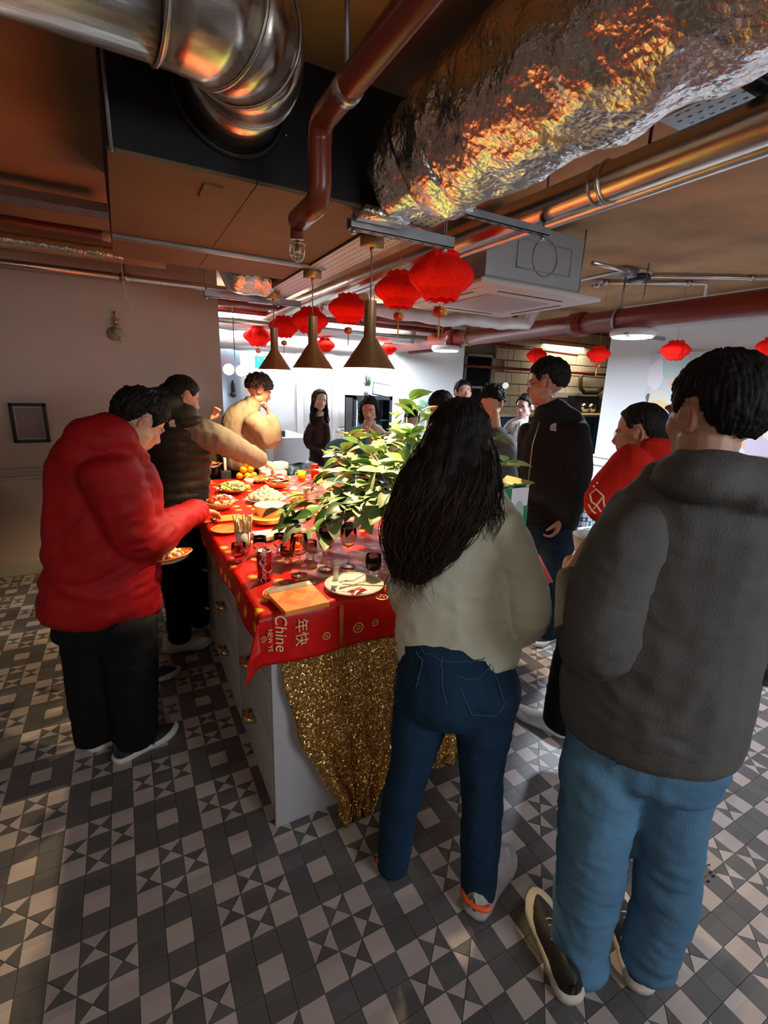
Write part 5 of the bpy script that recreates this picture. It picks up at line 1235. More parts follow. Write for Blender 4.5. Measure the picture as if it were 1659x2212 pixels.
def emblem(parent, pos, rt_, up_, s):
    """small half-dome mark with three curved bands, as embroidered on the jackets"""
    o = Vector(pos); r = Vector(rt_).normalized(); u = Vector(up_).normalized(); b = B(); nn = r.cross(u)
    for k in range(3):
        ra, rb_ = s * (.95 - .30 * k), s * (.74 - .30 * k); pts = []
        for q in range(9): a = math.pi / 2 * q / 8; pts.append(o + r * (ra * math.cos(a) * -1 + s * .4) + u * (ra * math.sin(a) * .8 - s * .3) + nn * .002)
        for q in range(8, -1, -1): a = math.pi / 2 * q / 8; pts.append(o + r * (rb_ * math.cos(a) * -1 + s * .4) + u * (rb_ * math.sin(a) * .8 - s * .3) + nn * .002)
        b.add(pts, [(i, i + 1, 16 - i, 17 - i) for i in range(8)])
    for k in range(3): b.add([o + r * (s * -.5) + u * (s * (-.45 - k * .16)) + nn * .002, o + r * (s * .5) + u * (s * (-.45 - k * .16)) + nn * .002, o + r * (s * .5) + u * (s * (-.35 - k * .16)) + nn * .002, o + r * (s * -.5) + u * (s * (-.35 - k * .16)) + nn * .002], [(0, 1, 2, 3)])
    ob = b.obj('emblem', emb, parent, smooth=False); m_ = ob.modifiers.new('t', 'SOLIDIFY'); m_.thickness = .003; m_.offset = 0
emblem(p, (0.222,2.726,1.418), (0.995,0.014,-0.099), (0, 0, 1), .030)

# ---- C: hidden person with a plate between the vest and the cream jacket ----
p = thing('person', 'person in a dark brown top holding an orange plate behind the puffer vest', 'person', (0.592,5.16,0.0))
v_ = (.5, 3.6, 0); h_ = Vector((0.451,4.176,1.425)); R_ = frame((0.912,0.096,-0.398)); dbr = fab('dark_brown', (.045, .028, .02))
garment('jumper', p, [[(0.487,4.172,0.74,0.14,0.098),(0.497,4.171,0.897,0.17,0.119),(0.496,4.171,1.166,0.152,0.106),(0.463,4.174,1.297,0.09,0.09)], [(0.557,4.082,1.193,0.075,0.075),(0.622,4.073,0.984,0.076,0.076),(0.645,4.069,0.867,0.062,0.062),(0.62,4.073,0.946,0.05,0.05)]], v_, dbr, .018, .006)
garment('trousers', p, [[(0.489,4.171,0.779,0.128,0.128),(0.482,4.172,0.66,0.129,0.129)], [(0.437,4.177,0.682,0.07,0.07),(0.427,4.178,0.542,0.059,0.059),(0.414,4.179,0.346,0.048,0.048)], [(0.538,4.165,0.677,0.071,0.071),(0.529,4.167,0.535,0.059,0.059),(0.525,4.167,0.336,0.048,0.048)]], v_, blk, .02, .004)
body(p, (.55, .33, .22), [[(0.484,4.172,0.975,0.077,0.077),(0.469,4.174,1.278,0.06,0.06),(0.453,4.176,1.352,0.06,0.06)]], v_, h_, R_, .21, voxel=.009, hands=[dict(w=(0.527,3.965,0.975), dr=(0.89,-0.455,0.0), pn=(0, 0, 1), curl=.4), dict(w=(0.596,3.905,1.356), dr=(0.527,-0.06,0.848), pn=(-0.114,-0.994,0.0), curl=.9, s=.15)]); hair_cap('hair', p, h_, R_, .21, HAIR, n=80)
for k in (412, 442): shoe(p, (0.513,5.193,0.0) if k == 412 else (0.636,5.141,0.0), (0.641,5.174,0.0) if k == 412 else (0.775,5.118,0.0), shoe_blk, sole_w)
pp_ = plate('party_plate', 'tilted orange plate of food held over the far left corner of the table', (0.573,3.979,1.0), .078, orange_pl, z_=0.989, rim=gp); bits(pp_, 'food', 20, .05, .01, .012, .010, [yl, r2], 33)

# ---- D: man in the cream jacket, eating ----
p = thing('person', 'man in an oversized cream jacket eating from his hand beyond the table', 'person', (0.955,4.602,0.0))
vD = (.95, 3.95, 0); hD = Vector((0.983,3.929,1.577)); RD = frame((0.924,-0.013,-0.381)); cream = fab('cream', (.26, .21, .145))
garment('trousers', p, [[(0.846,3.961,0.991,0.13,0.091),(0.847,3.96,0.835,0.139,0.097)], [(0.793,3.972,0.856,0.069,0.069),(0.782,3.974,0.599,0.062,0.062),(0.779,3.974,0.249,0.052,0.052)], [(0.895,3.95,0.854,0.07,0.07),(0.893,3.95,0.594,0.063,0.063),(0.891,3.951,0.241,0.052,0.052)]], vD, blk, .018, .004)
garment('jacket', p, [[(0.852,3.959,0.979,0.176,0.12),(0.847,3.96,1.125,0.178,0.121),(0.843,3.961,1.274,0.173,0.114),(0.868,3.956,1.382,0.134,0.094),(0.916,3.945,1.456,0.075,0.067),(0.935,3.941,1.493,0.063,0.063)], [(0.897,3.847,1.356,0.088,0.088),(0.974,3.828,1.266,0.089,0.089),(1.034,3.812,1.193,0.079,0.079),(1.045,3.788,1.287,0.059,0.059),(1.024,3.794,1.378,0.048,0.048)], [(0.816,4.069,1.341,0.084,0.084),(0.773,4.077,1.17,0.085,0.085),(0.84,4.064,1.034,0.07,0.07),(0.931,4.044,1.014,0.055,0.055)]], vD, cream, .012, .013, (24, 24, 6), seed=12)
body(p, (.50, .24, .15), [[(0.853,3.959,0.991,0.076,0.076),(0.872,3.955,1.293,0.075,0.075),(0.923,3.943,1.441,0.06,0.06),(0.949,3.937,1.497,0.056,0.056)], [(0.862,3.855,1.338,0.037,0.037),(1.021,3.816,1.2,0.034,0.034),(1.026,3.814,1.391,0.029,0.029)]], vD, hD, RD, .235, voxel=.0065, hands=[dict(w=(1.017,3.796,1.392), dr=(-0.144,0.036,0.989), pn=(-0.965,0.241,0.1), curl=1.0, s=.165, side=-1), dict(w=(0.938,4.043,1.014), dr=(.8, .3, -.2), pn=(0, 0, -1))], lips=(.35, .10, .08))
hair_cap('hair', p, hD, RD, .235, M('hair_brown_black', (.022, .014, .010), .5, var=.3, vs=50, bump=.4, bs=200), thick=.12, front=14, nape=-25, fuzz=.03, side=-10)
for q in (0, 1): shoe(p, (0.886,4.601,0.0) if q else (1.018,4.575,0.0), (1.031,4.631,0.0) if q else (1.166,4.605,0.0), shoe_blk, sole_w)

# ---- E: woman in dark brown top ----
p = thing('person', 'woman with long dark hair in a dark brown fitted top standing before the bright wall', 'person', (2.184,5.796,0.0))
vE = (1.85, 4.85, 0); hE = Vector((1.832,4.813,1.48)); RE = frame((0.012,-0.999,-0.052), (0.166,-0.062,0.984))
garment('trousers', p, [[(1.788,4.883,0.81,0.101,0.081),(1.797,4.88,0.682,0.117,0.094)], [(1.759,4.894,0.708,0.066,0.066),(1.758,4.894,0.5,0.057,0.057),(1.771,4.889,0.288,0.047,0.047)], [(1.853,4.859,0.709,0.066,0.066),(1.858,4.857,0.5,0.057,0.057),(1.862,4.855,0.287,0.047,0.047)]], vE, fab('jeans_pale', (.45, .52, .58)), .016, .003)
garment('top', p, [[(1.835,4.866,0.801,0.112,0.078),(1.835,4.865,0.938,0.096,0.067),(1.831,4.867,1.088,0.105,0.073),(1.836,4.865,1.211,0.104,0.068),(1.85,4.86,1.28,0.059,0.059),(1.859,4.856,1.319,0.04,0.04)], [(1.745,4.845,1.223,0.034,0.034),(1.698,4.862,1.106,0.035,0.035),(1.716,4.856,1.007,0.032,0.032),(1.791,4.722,0.958,0.029,0.029),(1.854,4.643,0.917,0.027,0.027)], [(1.891,4.79,1.227,0.035,0.035),(1.909,4.783,1.095,0.032,0.032),(1.866,4.714,0.991,0.029,0.029)]], vE, fab('brown_top', (.030, .015, .014)), .010, .003)
body(p, (.60, .36, .27), [[(1.821,4.871,1.013,0.06,0.06),(1.845,4.862,1.285,0.045,0.045),(1.854,4.858,1.358,0.04,0.04)], [(1.781,4.779,0.966,0.022,0.022),(1.91,4.729,0.888,0.022,0.022)]], vE, hE, RE, .215, voxel=.0055, hands=[dict(w=(1.854,4.643,0.917), dr=(0.819,-0.533,-0.212), pn=(0, 0, 1), curl=.4, s=.16), dict(w=(1.855,4.697,0.983), dr=(0.264,-0.806,-0.53), pn=(0, 0, 1), s=.16)], lips=(.42, .12, .12))
hair_cap('hair', p, hE, RE, .215, HAIR, thick=.07, front=42, nape=-60, side=-40); locks('hair_lengths', p, hE, RE, .215, HAIR, 90, .36, 3, r=.009, a0=1.75, spread=.03, seg=8)
t = thing('box_lid', 'brown carton held by the woman in the dark brown top', 'box', (1.917,4.618,0.943)); B().box((-.05, -.05, -.03), (.11, .05, .03), bev=.004).obj('carton', M('carton_brown', (.16, .07, .04), .7), t)
for c in t.children: c.matrix_parent_inverse = Matrix()
shoe(p, (2.084,5.809,0.0), (1.983,5.598,0.0), sole_w, sole_w); shoe(p, (2.209,5.76,0.0), (2.115,5.546,0.0), sole_w, sole_w)

# ---- F: woman with hand on her chin ----
p = thing('person', 'woman with shoulder length black hair resting her chin on her hand behind the plant', 'person', (2.626,5.13,0.0))
vF = (2.1, 4.2, 0); hF = Vector((2.064,4.111,1.423)); RF = frame((-0.562,-0.799,-0.213), (-0.107,0.053,0.993))
garment('trousers', p, [[(2.126,4.136,0.908,0.137,0.137),(2.13,4.133,0.722,0.139,0.139)], [(2.076,4.161,0.767,0.069,0.069),(2.084,4.157,0.347,0.047,0.047)], [(2.182,4.106,0.771,0.069,0.069),(2.193,4.1,0.35,0.047,0.047)]], vF, blk, .02, .003)
garment('cardigan', p, [[(2.119,4.139,0.861,0.174,0.122),(2.114,4.142,1.067,0.172,0.121),(2.12,4.139,1.18,0.153,0.1),(2.118,4.14,1.247,0.09,0.09)], [(2.215,4.032,1.189,0.062,0.062),(2.259,4.007,1.034,0.058,0.058),(2.203,4.038,0.919,0.054,0.054),(2.033,3.958,1.004,0.048,0.048)]], vF, fab('tan', (.42, .30, .20)), .012, .005)
garment('sleeve', p, [[(1.955,4.109,1.229,0.066,0.066),(1.917,4.126,1.097,0.062,0.062),(1.959,4.107,0.987,0.058,0.058),(1.953,3.999,1.132,0.048,0.048),(1.961,3.972,1.22,0.039,0.039)]], vF, fab('teal', (.06, .13, .16)), .010, .005, label='teal sleeve')
body(p, (.52, .28, .20), [[(2.116,4.141,0.999,0.091,0.091),(2.111,4.143,1.202,0.063,0.063),(2.097,4.15,1.303,0.049,0.049)], [(1.937,4.062,0.994,0.031,0.031),(1.996,4.033,1.235,0.026,0.026)]], vF, hF, RF, .235, voxel=.006, hands=[dict(w=(1.953,3.965,1.208), dr=(0.175,-0.088,0.981), pn=(0.614,0.789,0.0), curl=.55, s=.17)])
hair_cap('hair', p, hF, RF, .235, HAIR, thick=.10, front=35, nape=-60, side=-45); locks('hair_lengths', p, hF, RF, .235, HAIR, 80, .17, 4, r=.011, a0=1.85, spread=.02, seg=6)

# ---- G, H, I, J, O: guests further back ----
def guest(label, feet, view, hc, R, s, tone, top, topm, pants, pantm, arms=(), hk={}, chain_neck=None, hands=(), voxel=.008, shoes=True, cap=True):
    p = thing('person', label, 'person', feet)
    garment('trousers', p, pants, view, pantm, .018, .004); garment('top', p, [top] + list(arms), view, topm, .014, .006, seed=len(label))
    body(p, tone, [chain_neck], view, hc, R, s, voxel=voxel, hands=hands)
    if cap: hair_cap('hair', p, hc, R, s, HAIR, n=110, **hk)
    if shoes:
        f = R.col[1]; f = Vector((f.x, f.y, 0)).normalized(); q = Vector(feet); sd = Vector((f.y, -f.x, 0))
        for k in (-.1, .1): shoe(p, q + sd * k - f * .08, q + sd * k + f * .2, shoe_blk, sole_w)
    return p
guest('man looking down, black hair and orange lit face, right behind the top of the plant', (2.804,3.815,0.0), (2.2, 3.2, 0), Vector((2.239,3.193,1.491)), frame((-0.866,0.054,-0.496)), .235, (.60, .30, .18),
      [(2.31,3.142,0.894,0.192,0.134),(2.298,3.151,1.124,0.189,0.132),(2.291,3.156,1.255,0.15,0.105),(2.272,3.17,1.329,0.082,0.082)], fab('grey_dark', (.05, .05, .055)), [[(2.31,3.142,0.894,0.169,0.169),(2.318,3.136,0.737,0.171,0.171)], [(2.254,3.183,0.772,0.085,0.085),(2.276,3.167,0.325,0.052,0.052)], [(2.377,3.092,0.782,0.085,0.085),(2.401,3.073,0.338,0.051,0.051)]], blk, hk=dict(thick=.10, front=24), chain_neck=[(2.292,3.156,1.124,0.068,0.068),(2.266,3.174,1.328,0.06,0.06),(2.253,3.183,1.401,0.052,0.052)])
guest('young man with a raised chin standing against the white wall behind the others', (3.83,4.769,0.0), (3, 3.9, 0), Vector((2.986,3.885,1.609)), frame((-0.276,-0.943,0.183)), .235, (.55, .32, .24),
      [(3.037,3.845,0.863,0.162,0.113),(3.02,3.858,1.146,0.169,0.118),(3.008,3.868,1.353,0.149,0.097),(3.004,3.871,1.421,0.065,0.065)], fab('shirt_light', (.55, .55, .56)), [[(3.034,3.848,0.911,0.142,0.142),(3.042,3.841,0.767,0.143,0.143)], [(2.991,3.881,0.811,0.072,0.072),(3.017,3.861,0.358,0.044,0.044)], [(3.087,3.805,0.819,0.071,0.071),(3.114,3.783,0.368,0.044,0.044)]], blk, hk=dict(thick=.09, front=30), chain_neck=[(3.015,3.863,1.239,0.065,0.065),(3.001,3.874,1.421,0.056,0.056),(2.993,3.88,1.488,0.051,0.051)])
guest('man with thick black hair seen from behind, next to the tall man in black', (2.781,3.011,0.0), (2.35, 2.75, 0), Vector((2.355,2.723,1.542)), frame((0.786,0.484,-0.385)), .235, (.60, .34, .19),
      [(2.419,2.666,0.797,0.169,0.118),(2.403,2.681,1.045,0.173,0.121),(2.389,2.693,1.25,0.15,0.098),(2.377,2.704,1.351,0.075,0.075)], fab('grey_mid', (.11, .11, .115)), [[(2.417,2.668,0.833,0.154,0.154),(2.426,2.66,0.689,0.156,0.156)], [(2.378,2.703,0.719,0.078,0.078),(2.403,2.68,0.23,0.051,0.051)], [(2.469,2.62,0.731,0.077,0.077),(2.506,2.584,0.249,0.051,0.051)]], denim_d, hk=dict(thick=.13, front=20, nape=-12, side=5, fuzz=.03), chain_neck=[(2.389,2.693,1.216,0.062,0.062),(2.374,2.707,1.368,0.058,0.058),(2.363,2.716,1.45,0.054,0.054)])
pj = guest('person in a pale shirt with dark cap and glasses behind the tall man in black', (4.385,4.309,0.0), (3.2, 3.4, 0), Vector((3.295,3.351,1.503)), frame((-0.946,-0.307,-0.103)), .22, (.55, .33, .28),
      [(3.284,3.362,0.905,0.152,0.106),(3.267,3.379,1.148,0.15,0.105),(3.271,3.375,1.301,0.131,0.085),(3.29,3.357,1.375,0.057,0.057)], fab('shirt_beige', (.40, .37, .34)), [[(3.292,3.355,0.929,0.134,0.134),(3.301,3.346,0.794,0.135,0.135)], [(3.261,3.385,0.835,0.067,0.067),(3.291,3.356,0.411,0.041,0.041)], [(3.34,3.306,0.844,0.067,0.067),(3.371,3.275,0.423,0.041,0.041)]], blk, hk=dict(thick=.08, front=36), chain_neck=[(3.285,3.362,1.194,0.057,0.057),(3.296,3.35,1.367,0.048,0.048),(3.298,3.348,1.419,0.043,0.043)])
glasses(pj, (3.295,3.351,1.503), frame((-0.946,-0.307,-0.103)), .22, BLACK)
B().tube([(3.217,3.316,1.362), (3.175,3.273,1.206), (3.185,3.25,1.059)], .006, 6).obj('lanyard', BLACK, pj)
guest('person sitting low with black hair, seen in the gap above the plant', (3.304,5.229,0.0), (2.6, 4.6, 0), Vector((2.736,4.422,1.3)), frame((-0.289,-0.911,-0.295)), .225, (.5, .28, .22),
      [(2.757,4.409,0.787,0.153,0.107),(2.749,4.414,0.991,0.152,0.106),(2.744,4.417,1.117,0.121,0.085),(2.742,4.419,1.167,0.06,0.06)], fab('blue_top', (.06, .12, .22)), [[(2.756,4.41,0.813,0.143,0.143),(2.761,4.407,0.684,0.134,0.134)], [(2.716,4.434,0.707,0.072,0.072),(2.732,4.425,0.299,0.047,0.047)], [(2.803,4.38,0.712,0.072,0.072),(2.82,4.369,0.305,0.047,0.047)]], blk, hk=dict(thick=.1, front=30), chain_neck=[(2.749,4.414,0.991,0.056,0.056),(2.742,4.419,1.167,0.05,0.05),(2.739,4.42,1.231,0.045,0.045)])

# ---- K: tall man in the black fleece ----
p = thing('person', 'tall man with glasses in a black zip fleece and dark jeans, looking left', 'person', (2.386,1.996,0.0))
vK = (2.15, 2.05, 0); hK = Vector((2.157,2.042,1.687)); RK = frame((-0.513,0.838,-0.186))
garment('trousers', p, [[(2.218,1.975,1.003,0.146,0.105),(2.228,1.964,0.8,0.159,0.115),(2.237,1.954,0.682,0.155,0.101)], [(2.236,1.925,0.736,0.108,0.108),(2.251,1.906,0.482,0.095,0.095),(2.262,1.894,0.295,0.076,0.076),(2.262,1.894,0.14,0.068,0.068)], [(2.262,2.046,0.695,0.106,0.106),(2.272,2.034,0.428,0.09,0.09),(2.267,2.04,0.228,0.074,0.074),(2.27,2.037,0.128,0.062,0.062)]], vK, fab('denim_black', (.007, .016, .030)), .012, .008, seed=21)
def colK(b): ell(b, (2.187,2.01,1.522), (.085, .09, .05)); 
garment('fleece', p, [[(2.223,1.97,0.864,0.176,0.116),(2.226,1.966,1.062,0.184,0.121),(2.225,1.968,1.257,0.192,0.123),(2.215,1.978,1.419,0.173,0.107),(2.191,2.005,1.507,0.118,0.083),(2.174,2.024,1.553,0.081,0.073)], [(2.223,1.862,1.442,0.078,0.078),(2.251,1.829,1.249,0.082,0.082),(2.253,1.826,1.061,0.075,0.075),(2.237,1.846,0.904,0.06,0.06)], [(2.18,2.133,1.419,0.073,0.073),(2.183,2.131,1.207,0.074,0.074),(2.209,2.103,1.035,0.07,0.07),(2.219,2.092,0.887,0.059,0.059)]], vK, fab('black_fleece', (.010, .010, .011), sheen=.05), .011, .007, (8, 8, 12), seed=22, extra=colK)
body(p, (.46, .24, .17), [[(2.235,1.956,0.89,0.085,0.085),(2.205,1.99,1.337,0.082,0.082),(2.183,2.014,1.522,0.065,0.065),(2.172,2.025,1.574,0.059,0.059)], [(2.211,1.922,1.371,0.032,0.032),(2.28,1.84,1.111,0.032,0.032),(2.244,1.884,0.879,0.03,0.03),(2.235,1.895,0.848,0.031,0.031)]], vK, hK, RK, .255, voxel=.0055, hands=[dict(w=(2.206,1.851,0.914), dr=(-0.27,0.074,-0.96), pn=(-0.425,0.905,0.0), curl=.75, side=-1), dict(w=(2.219,2.092,0.893), dr=(0, 0, -1), pn=(1, 0, 0), curl=.4)], lips=(.34, .10, .09))
hair_cap('hair', p, hK, RK, .255, HAIR, thick=.085, front=30, nape=-38, fuzz=.016, side=-6); glasses(p, hK, RK, .255, BLACK)
emblem(p, (2.066,1.868,1.455), (0.722,-0.685,-0.099), (0, 0, 1), .034)
B().tube([(2.024,1.934,1.47), (1.987,1.93,1.349), (2.008,1.951,1.108)], .003, 6).obj('zip', STEEL, p)
shoe(p, (2.524,2.021,0.0), (2.149,1.978,0.0), shoe_blk, sole_w, h=.11); shoe(p, (2.539,2.176,0.0), (2.226,2.16,0.0), shoe_blk, sole_w, h=.10)

# ---- L: woman in red with glasses, behind the man in the hoodie ----
p = thing('person', 'woman with glasses and a red sweater, half hidden behind the charcoal hoodie', 'person', (1.846,1.363,0.0))
vL = (1.9, 1.3, 0); hL = Vector((1.957,1.301,1.475)); RL = frame((-0.413,0.89,-0.194))
garment('trousers', p, [[(1.836,1.211,0.849,0.142,0.142),(1.838,1.209,0.694,0.155,0.155)], [(1.665,1.196,0.715,0.091,0.091),(1.648,1.219,0.506,0.086,0.086),(1.643,1.226,0.34,0.083,0.083),(1.642,1.227,0.182,0.089,0.089)], [(1.844,1.105,0.718,0.091,0.091),(1.86,1.078,0.506,0.081,0.081),(1.869,1.062,0.256,0.074,0.074)]], vL, blk, .014, .008, seed=31)
redk = fab('red_knit', (.58, .018, .010), sheen=.3)
garment('sweater', p, [[(1.953,1.215,0.783,0.168,0.101),(1.952,1.216,1.047,0.175,0.105),(1.95,1.22,1.254,0.163,0.098),(1.949,1.222,1.383,0.114,0.07),(1.936,1.242,1.426,0.059,0.059)], [(1.8,1.175,1.386,0.082,0.082),(1.766,1.227,1.294,0.076,0.076),(1.733,1.273,1.195,0.064,0.064),(1.752,1.246,1.147,0.057,0.057),(1.813,1.156,1.12,0.05,0.05)], [(2.068,1.219,1.349,0.081,0.081),(2.109,1.146,1.154,0.069,0.069),(2.097,1.168,0.978,0.058,0.058)]], vL, redk, .012, .009, (10, 10, 10), seed=32)
body(p, (.48, .26, .18), [[(1.944,1.229,1.149,0.061,0.061),(1.937,1.24,1.372,0.051,0.051),(1.927,1.256,1.419,0.047,0.047)], [(1.795,1.184,1.348,0.03,0.03),(1.738,1.265,1.19,0.027,0.027),(1.815,1.153,1.121,0.023,0.023)]], vL, hL, RL, .235, voxel=.006, hands=[dict(w=(1.783,1.147,1.13), dr=(0.648,-0.753,0.11), pn=(0, 0, -1), curl=.6), dict(w=(2.097,1.168,0.978), dr=(0, 0, -1), pn=(1, 0, 0))], lips=(.38, .10, .10))
hair_cap('hair', p, hL, RL, .235, HAIR, thick=.06, front=42, nape=-48, side=5, fuzz=.008); glasses(p, hL, RL, .235, STEEL)
b = B(); ell(b, (2.127,1.314,1.49), (.07, .06, .07)); b.obj('hair_bun', HAIR, p)
pat = M('knit_pattern', (.85, .55, .35), .8); zz_ = B(); c0_ = Vector((1.637,1.226,1.207)); ri = Vector((0.549,-0.836,0.0))
for k, pts in enumerate((((-.02, .03), (.0, .055), (.03, .03), (.015, 0), (.0, -.03)), ((-.02, .03), (-.01, 0), (.01, -.01), (.03, -.035)), ((-.02, -.01), (-.005, -.035), (.012, -.045)), ((.03, .03), (.035, .0), (.045, -.02)))): zz_.tube([c0_ + ri * q[0] + Vector((0, 0, q[1])) for q in pts], .004, 5)
for q in ((.05, .0), (.055, -.02), (-.01, .065), (0, .08)): zz_.ball(c0_ + ri * q[0] + Vector((0, 0, q[1])), .005, 6)
zz_.obj('knit_pattern', pat, p)
shoe(p, (1.77,1.282,0.0), (1.686,1.5,0.0), M('shoe_white', (.50, .50, .50), .6), sole_w, h=.09); shoe(p, (2.218,1.182,0.0), (2.186,1.319,0.0), M('shoe_white', (0, 0, 0)), sole_w, h=.09)

# ---- M: man in the grey hoodie ----
p = thing('person', 'man in a charcoal grey hoodie and light blue jeans, back to the camera', 'person', (1.07,0.53,-0.0))
vM = (1.08, .62, 0); hM = Vector((1.128,0.584,1.592)); RM = frame((0.226,0.971,-0.08), (-0.029,0.052,0.998))
hood_m = fab('charcoal', (.105, .102, .099), sheen=.12, bs=300, bump=.35, var=.14, vs=10)
garment('jeans', p, [[(1.071,0.584,0.911,0.161,0.09),(1.08,0.568,0.784,0.185,0.104),(1.08,0.567,0.715,0.178,0.107)], [(1.025,0.625,0.704,0.107,0.101),(1.026,0.622,0.556,0.097,0.097),(1.03,0.616,0.385,0.09,0.09),(1.033,0.61,0.221,0.083,0.083),(1.034,0.61,0.079,0.076,0.076),(1.035,0.608,0.034,0.086,0.086),(1.034,0.608,-0.004,0.074,0.074),(1.035,0.607,-0.046,0.085,0.085),(1.036,0.606,-0.084,0.075,0.075)], [(1.15,0.515,0.743,0.098,0.093),(1.156,0.501,0.609,0.081,0.081),(1.162,0.488,0.453,0.078,0.078),(1.166,0.477,0.302,0.075,0.075),(1.164,0.482,0.179,0.07,0.07),(1.164,0.482,0.148,0.076,0.076),(1.164,0.482,0.122,0.066,0.066),(1.164,0.483,0.096,0.073,0.073),(1.163,0.484,0.074,0.063,0.063)]], vM, denim_l, .010, .008, (11, 11, 20), seed=41)
def hoodM(b): ell(b, (1.054,0.53,1.469), (.125, .10, .055)); ell(b, (1.115,0.496,1.452), (.10, .11, .06)); ell(b, (1.088,0.615,1.452), (.07, .07, .035))
garment('hoodie', p, [[(1.079,0.569,0.838,0.203,0.121),(1.076,0.575,0.928,0.207,0.124),(1.079,0.569,1.033,0.197,0.118),(1.083,0.562,1.156,0.176,0.106),(1.084,0.56,1.271,0.171,0.099),(1.082,0.564,1.352,0.173,0.1),(1.084,0.561,1.421,0.139,0.086),(1.083,0.561,1.472,0.085,0.059),(1.083,0.562,1.502,0.061,0.049)], [(1.193,0.516,1.369,0.087,0.087),(1.216,0.46,1.264,0.082,0.082),(1.23,0.422,1.132,0.076,0.076),(1.32,0.465,1.015,0.07,0.07)]], vM, hood_m, .009, .008, (9, 9, 13), seed=42, extra=hoodM)
garment('sleeve', p, [[(1.088,0.616,1.403,0.042,0.042),(1.045,0.621,1.368,0.07,0.07),(0.991,0.622,1.324,0.082,0.082),(0.96,0.633,1.247,0.084,0.084),(0.954,0.643,1.146,0.089,0.089),(0.957,0.638,1.058,0.088,0.088),(1.028,0.71,0.982,0.085,0.085),(1.1,0.817,1.018,0.069,0.069),(1.126,0.866,1.08,0.055,0.055),(1.137,0.883,1.108,0.047,0.047)]], vM, hood_m, .009, .008, (9, 9, 13), seed=44)
garment('waistband', p, [[(1.081,0.566,0.796,0.198,0.119),(1.079,0.57,0.838,0.206,0.124),(1.077,0.573,0.87,0.205,0.123)]], vM, hood_m, .010, .002)
body(p, (.50, .29, .20), [[(1.098,0.576,0.973,0.091,0.091),(1.098,0.577,1.274,0.096,0.067),(1.102,0.568,1.428,0.071,0.057),(1.102,0.568,1.505,0.058,0.058),(1.101,0.571,1.549,0.058,0.058)], [(1.035,0.645,1.318,0.041,0.041),(1.017,0.675,1.03,0.04,0.04),(1.076,0.764,0.984,0.038,0.038),(1.169,0.908,1.094,0.034,0.034),(1.174,0.918,1.127,0.031,0.031)]], vM, hM, RM, .245, voxel=.005,
     hands=[dict(w=(1.149,0.9,1.126), dr=(0.764,0.024,0.645), pn=(0.362,-0.908,0.212), curl=.6, side=1)], lips=(.40, .14, .12))
hair_cap('hair', p, hM, RM, .245, HAIR, thick=.085, front=33, nape=-44, fuzz=.010, side=-10, n=260)
shoe(p, (0.937,0.537,0.0), (1.061,0.809,0.0), shoe_blk, M('sole_cream', (.55, .52, .46), .6), w=.050, h=.095, sole=.034); shoe(p, (1.133,0.462,0.0), (1.304,0.693,0.0), shoe_blk, M('sole_cream', (0, 0, 0)), w=.050, h=.095, sole=.034)
t = at('paper_bowl', 'white paper bowl with wooden chopsticks held by the man in the hoodie', 'bowl', (1.289,0.948,1.139), z_=1.116); LOCAL[0] = True
B().lathe([(0, 0), (.045, 0), (.065, .075), (.062, .075), (.043, .004), (0, .004)], n=32, close=False).obj('bowl', paperw, t); LOCAL[0] = False
stick('pale chopstick rising from the paper bowl held by the man in the hoodie', (1.3,0.933,1.257), (1.322,0.936,1.122), .004)

# ---- N: woman in the white sweater ----
p = thing('person', 'woman with very long dark hair, pale sweater and dark jeans seen from behind', 'person', (0.762,0.961,0.0))
vN = (.80, 1.0, 0); hN = Vector((0.803,1.06,1.474)); RN = frame((0.338,0.899,-0.278), (0.078,-0.062,0.995))
swt = fab('cream_knit', (.66, .68, .55), sheen=.25, bs=350, bump=.3)
garment('jeans', p, [[(0.808,1.005,0.902,0.154,0.096),(0.812,1.002,0.833,0.17,0.116),(0.819,0.997,0.748,0.193,0.139),(0.821,0.995,0.703,0.185,0.133)], [(0.747,1.052,0.725,0.095,0.09),(0.734,1.061,0.606,0.088,0.088),(0.719,1.071,0.445,0.069,0.069),(0.695,1.087,0.275,0.062,0.062),(0.689,1.091,0.157,0.059,0.059),(0.682,1.095,0.018,0.055,0.055)], [(0.859,0.908,0.782,0.092,0.087),(0.861,0.907,0.672,0.086,0.086),(0.866,0.902,0.508,0.068,0.068),(0.875,0.893,0.355,0.064,0.064),(0.881,0.887,0.173,0.06,0.06),(0.887,0.88,0.03,0.057,0.057)]], vN, denim_d, .009, .006, (9, 9, 20), seed=51)
garment('sweater', p, [[(0.838,1.02,0.826,0.177,0.127),(0.835,1.023,0.85,0.189,0.132),(0.829,1.027,0.886,0.188,0.124),(0.825,1.03,0.94,0.179,0.111),(0.829,1.027,1.061,0.167,0.103),(0.833,1.024,1.191,0.163,0.098),(0.838,1.02,1.288,0.147,0.088),(0.841,1.017,1.349,0.091,0.063),(0.837,1.021,1.382,0.049,0.044),(0.828,1.028,1.409,0.038,0.038)], [(0.876,0.933,1.283,0.055,0.055),(0.915,0.895,1.194,0.053,0.053),(0.94,0.869,1.105,0.054,0.054),(0.95,0.857,1.031,0.052,0.052),(0.997,0.925,0.944,0.05,0.05),(1.067,1.026,0.854,0.043,0.043)],
    [(0.767,1.123,1.256,0.06,0.06),(0.725,1.151,1.166,0.05,0.05),(0.709,1.161,1.044,0.043,0.043),(0.791,1.251,0.893,0.041,0.041),(0.932,1.313,0.816,0.034,0.034)]], vN, swt, .0085, .008, (8, 8, 14), seed=52)
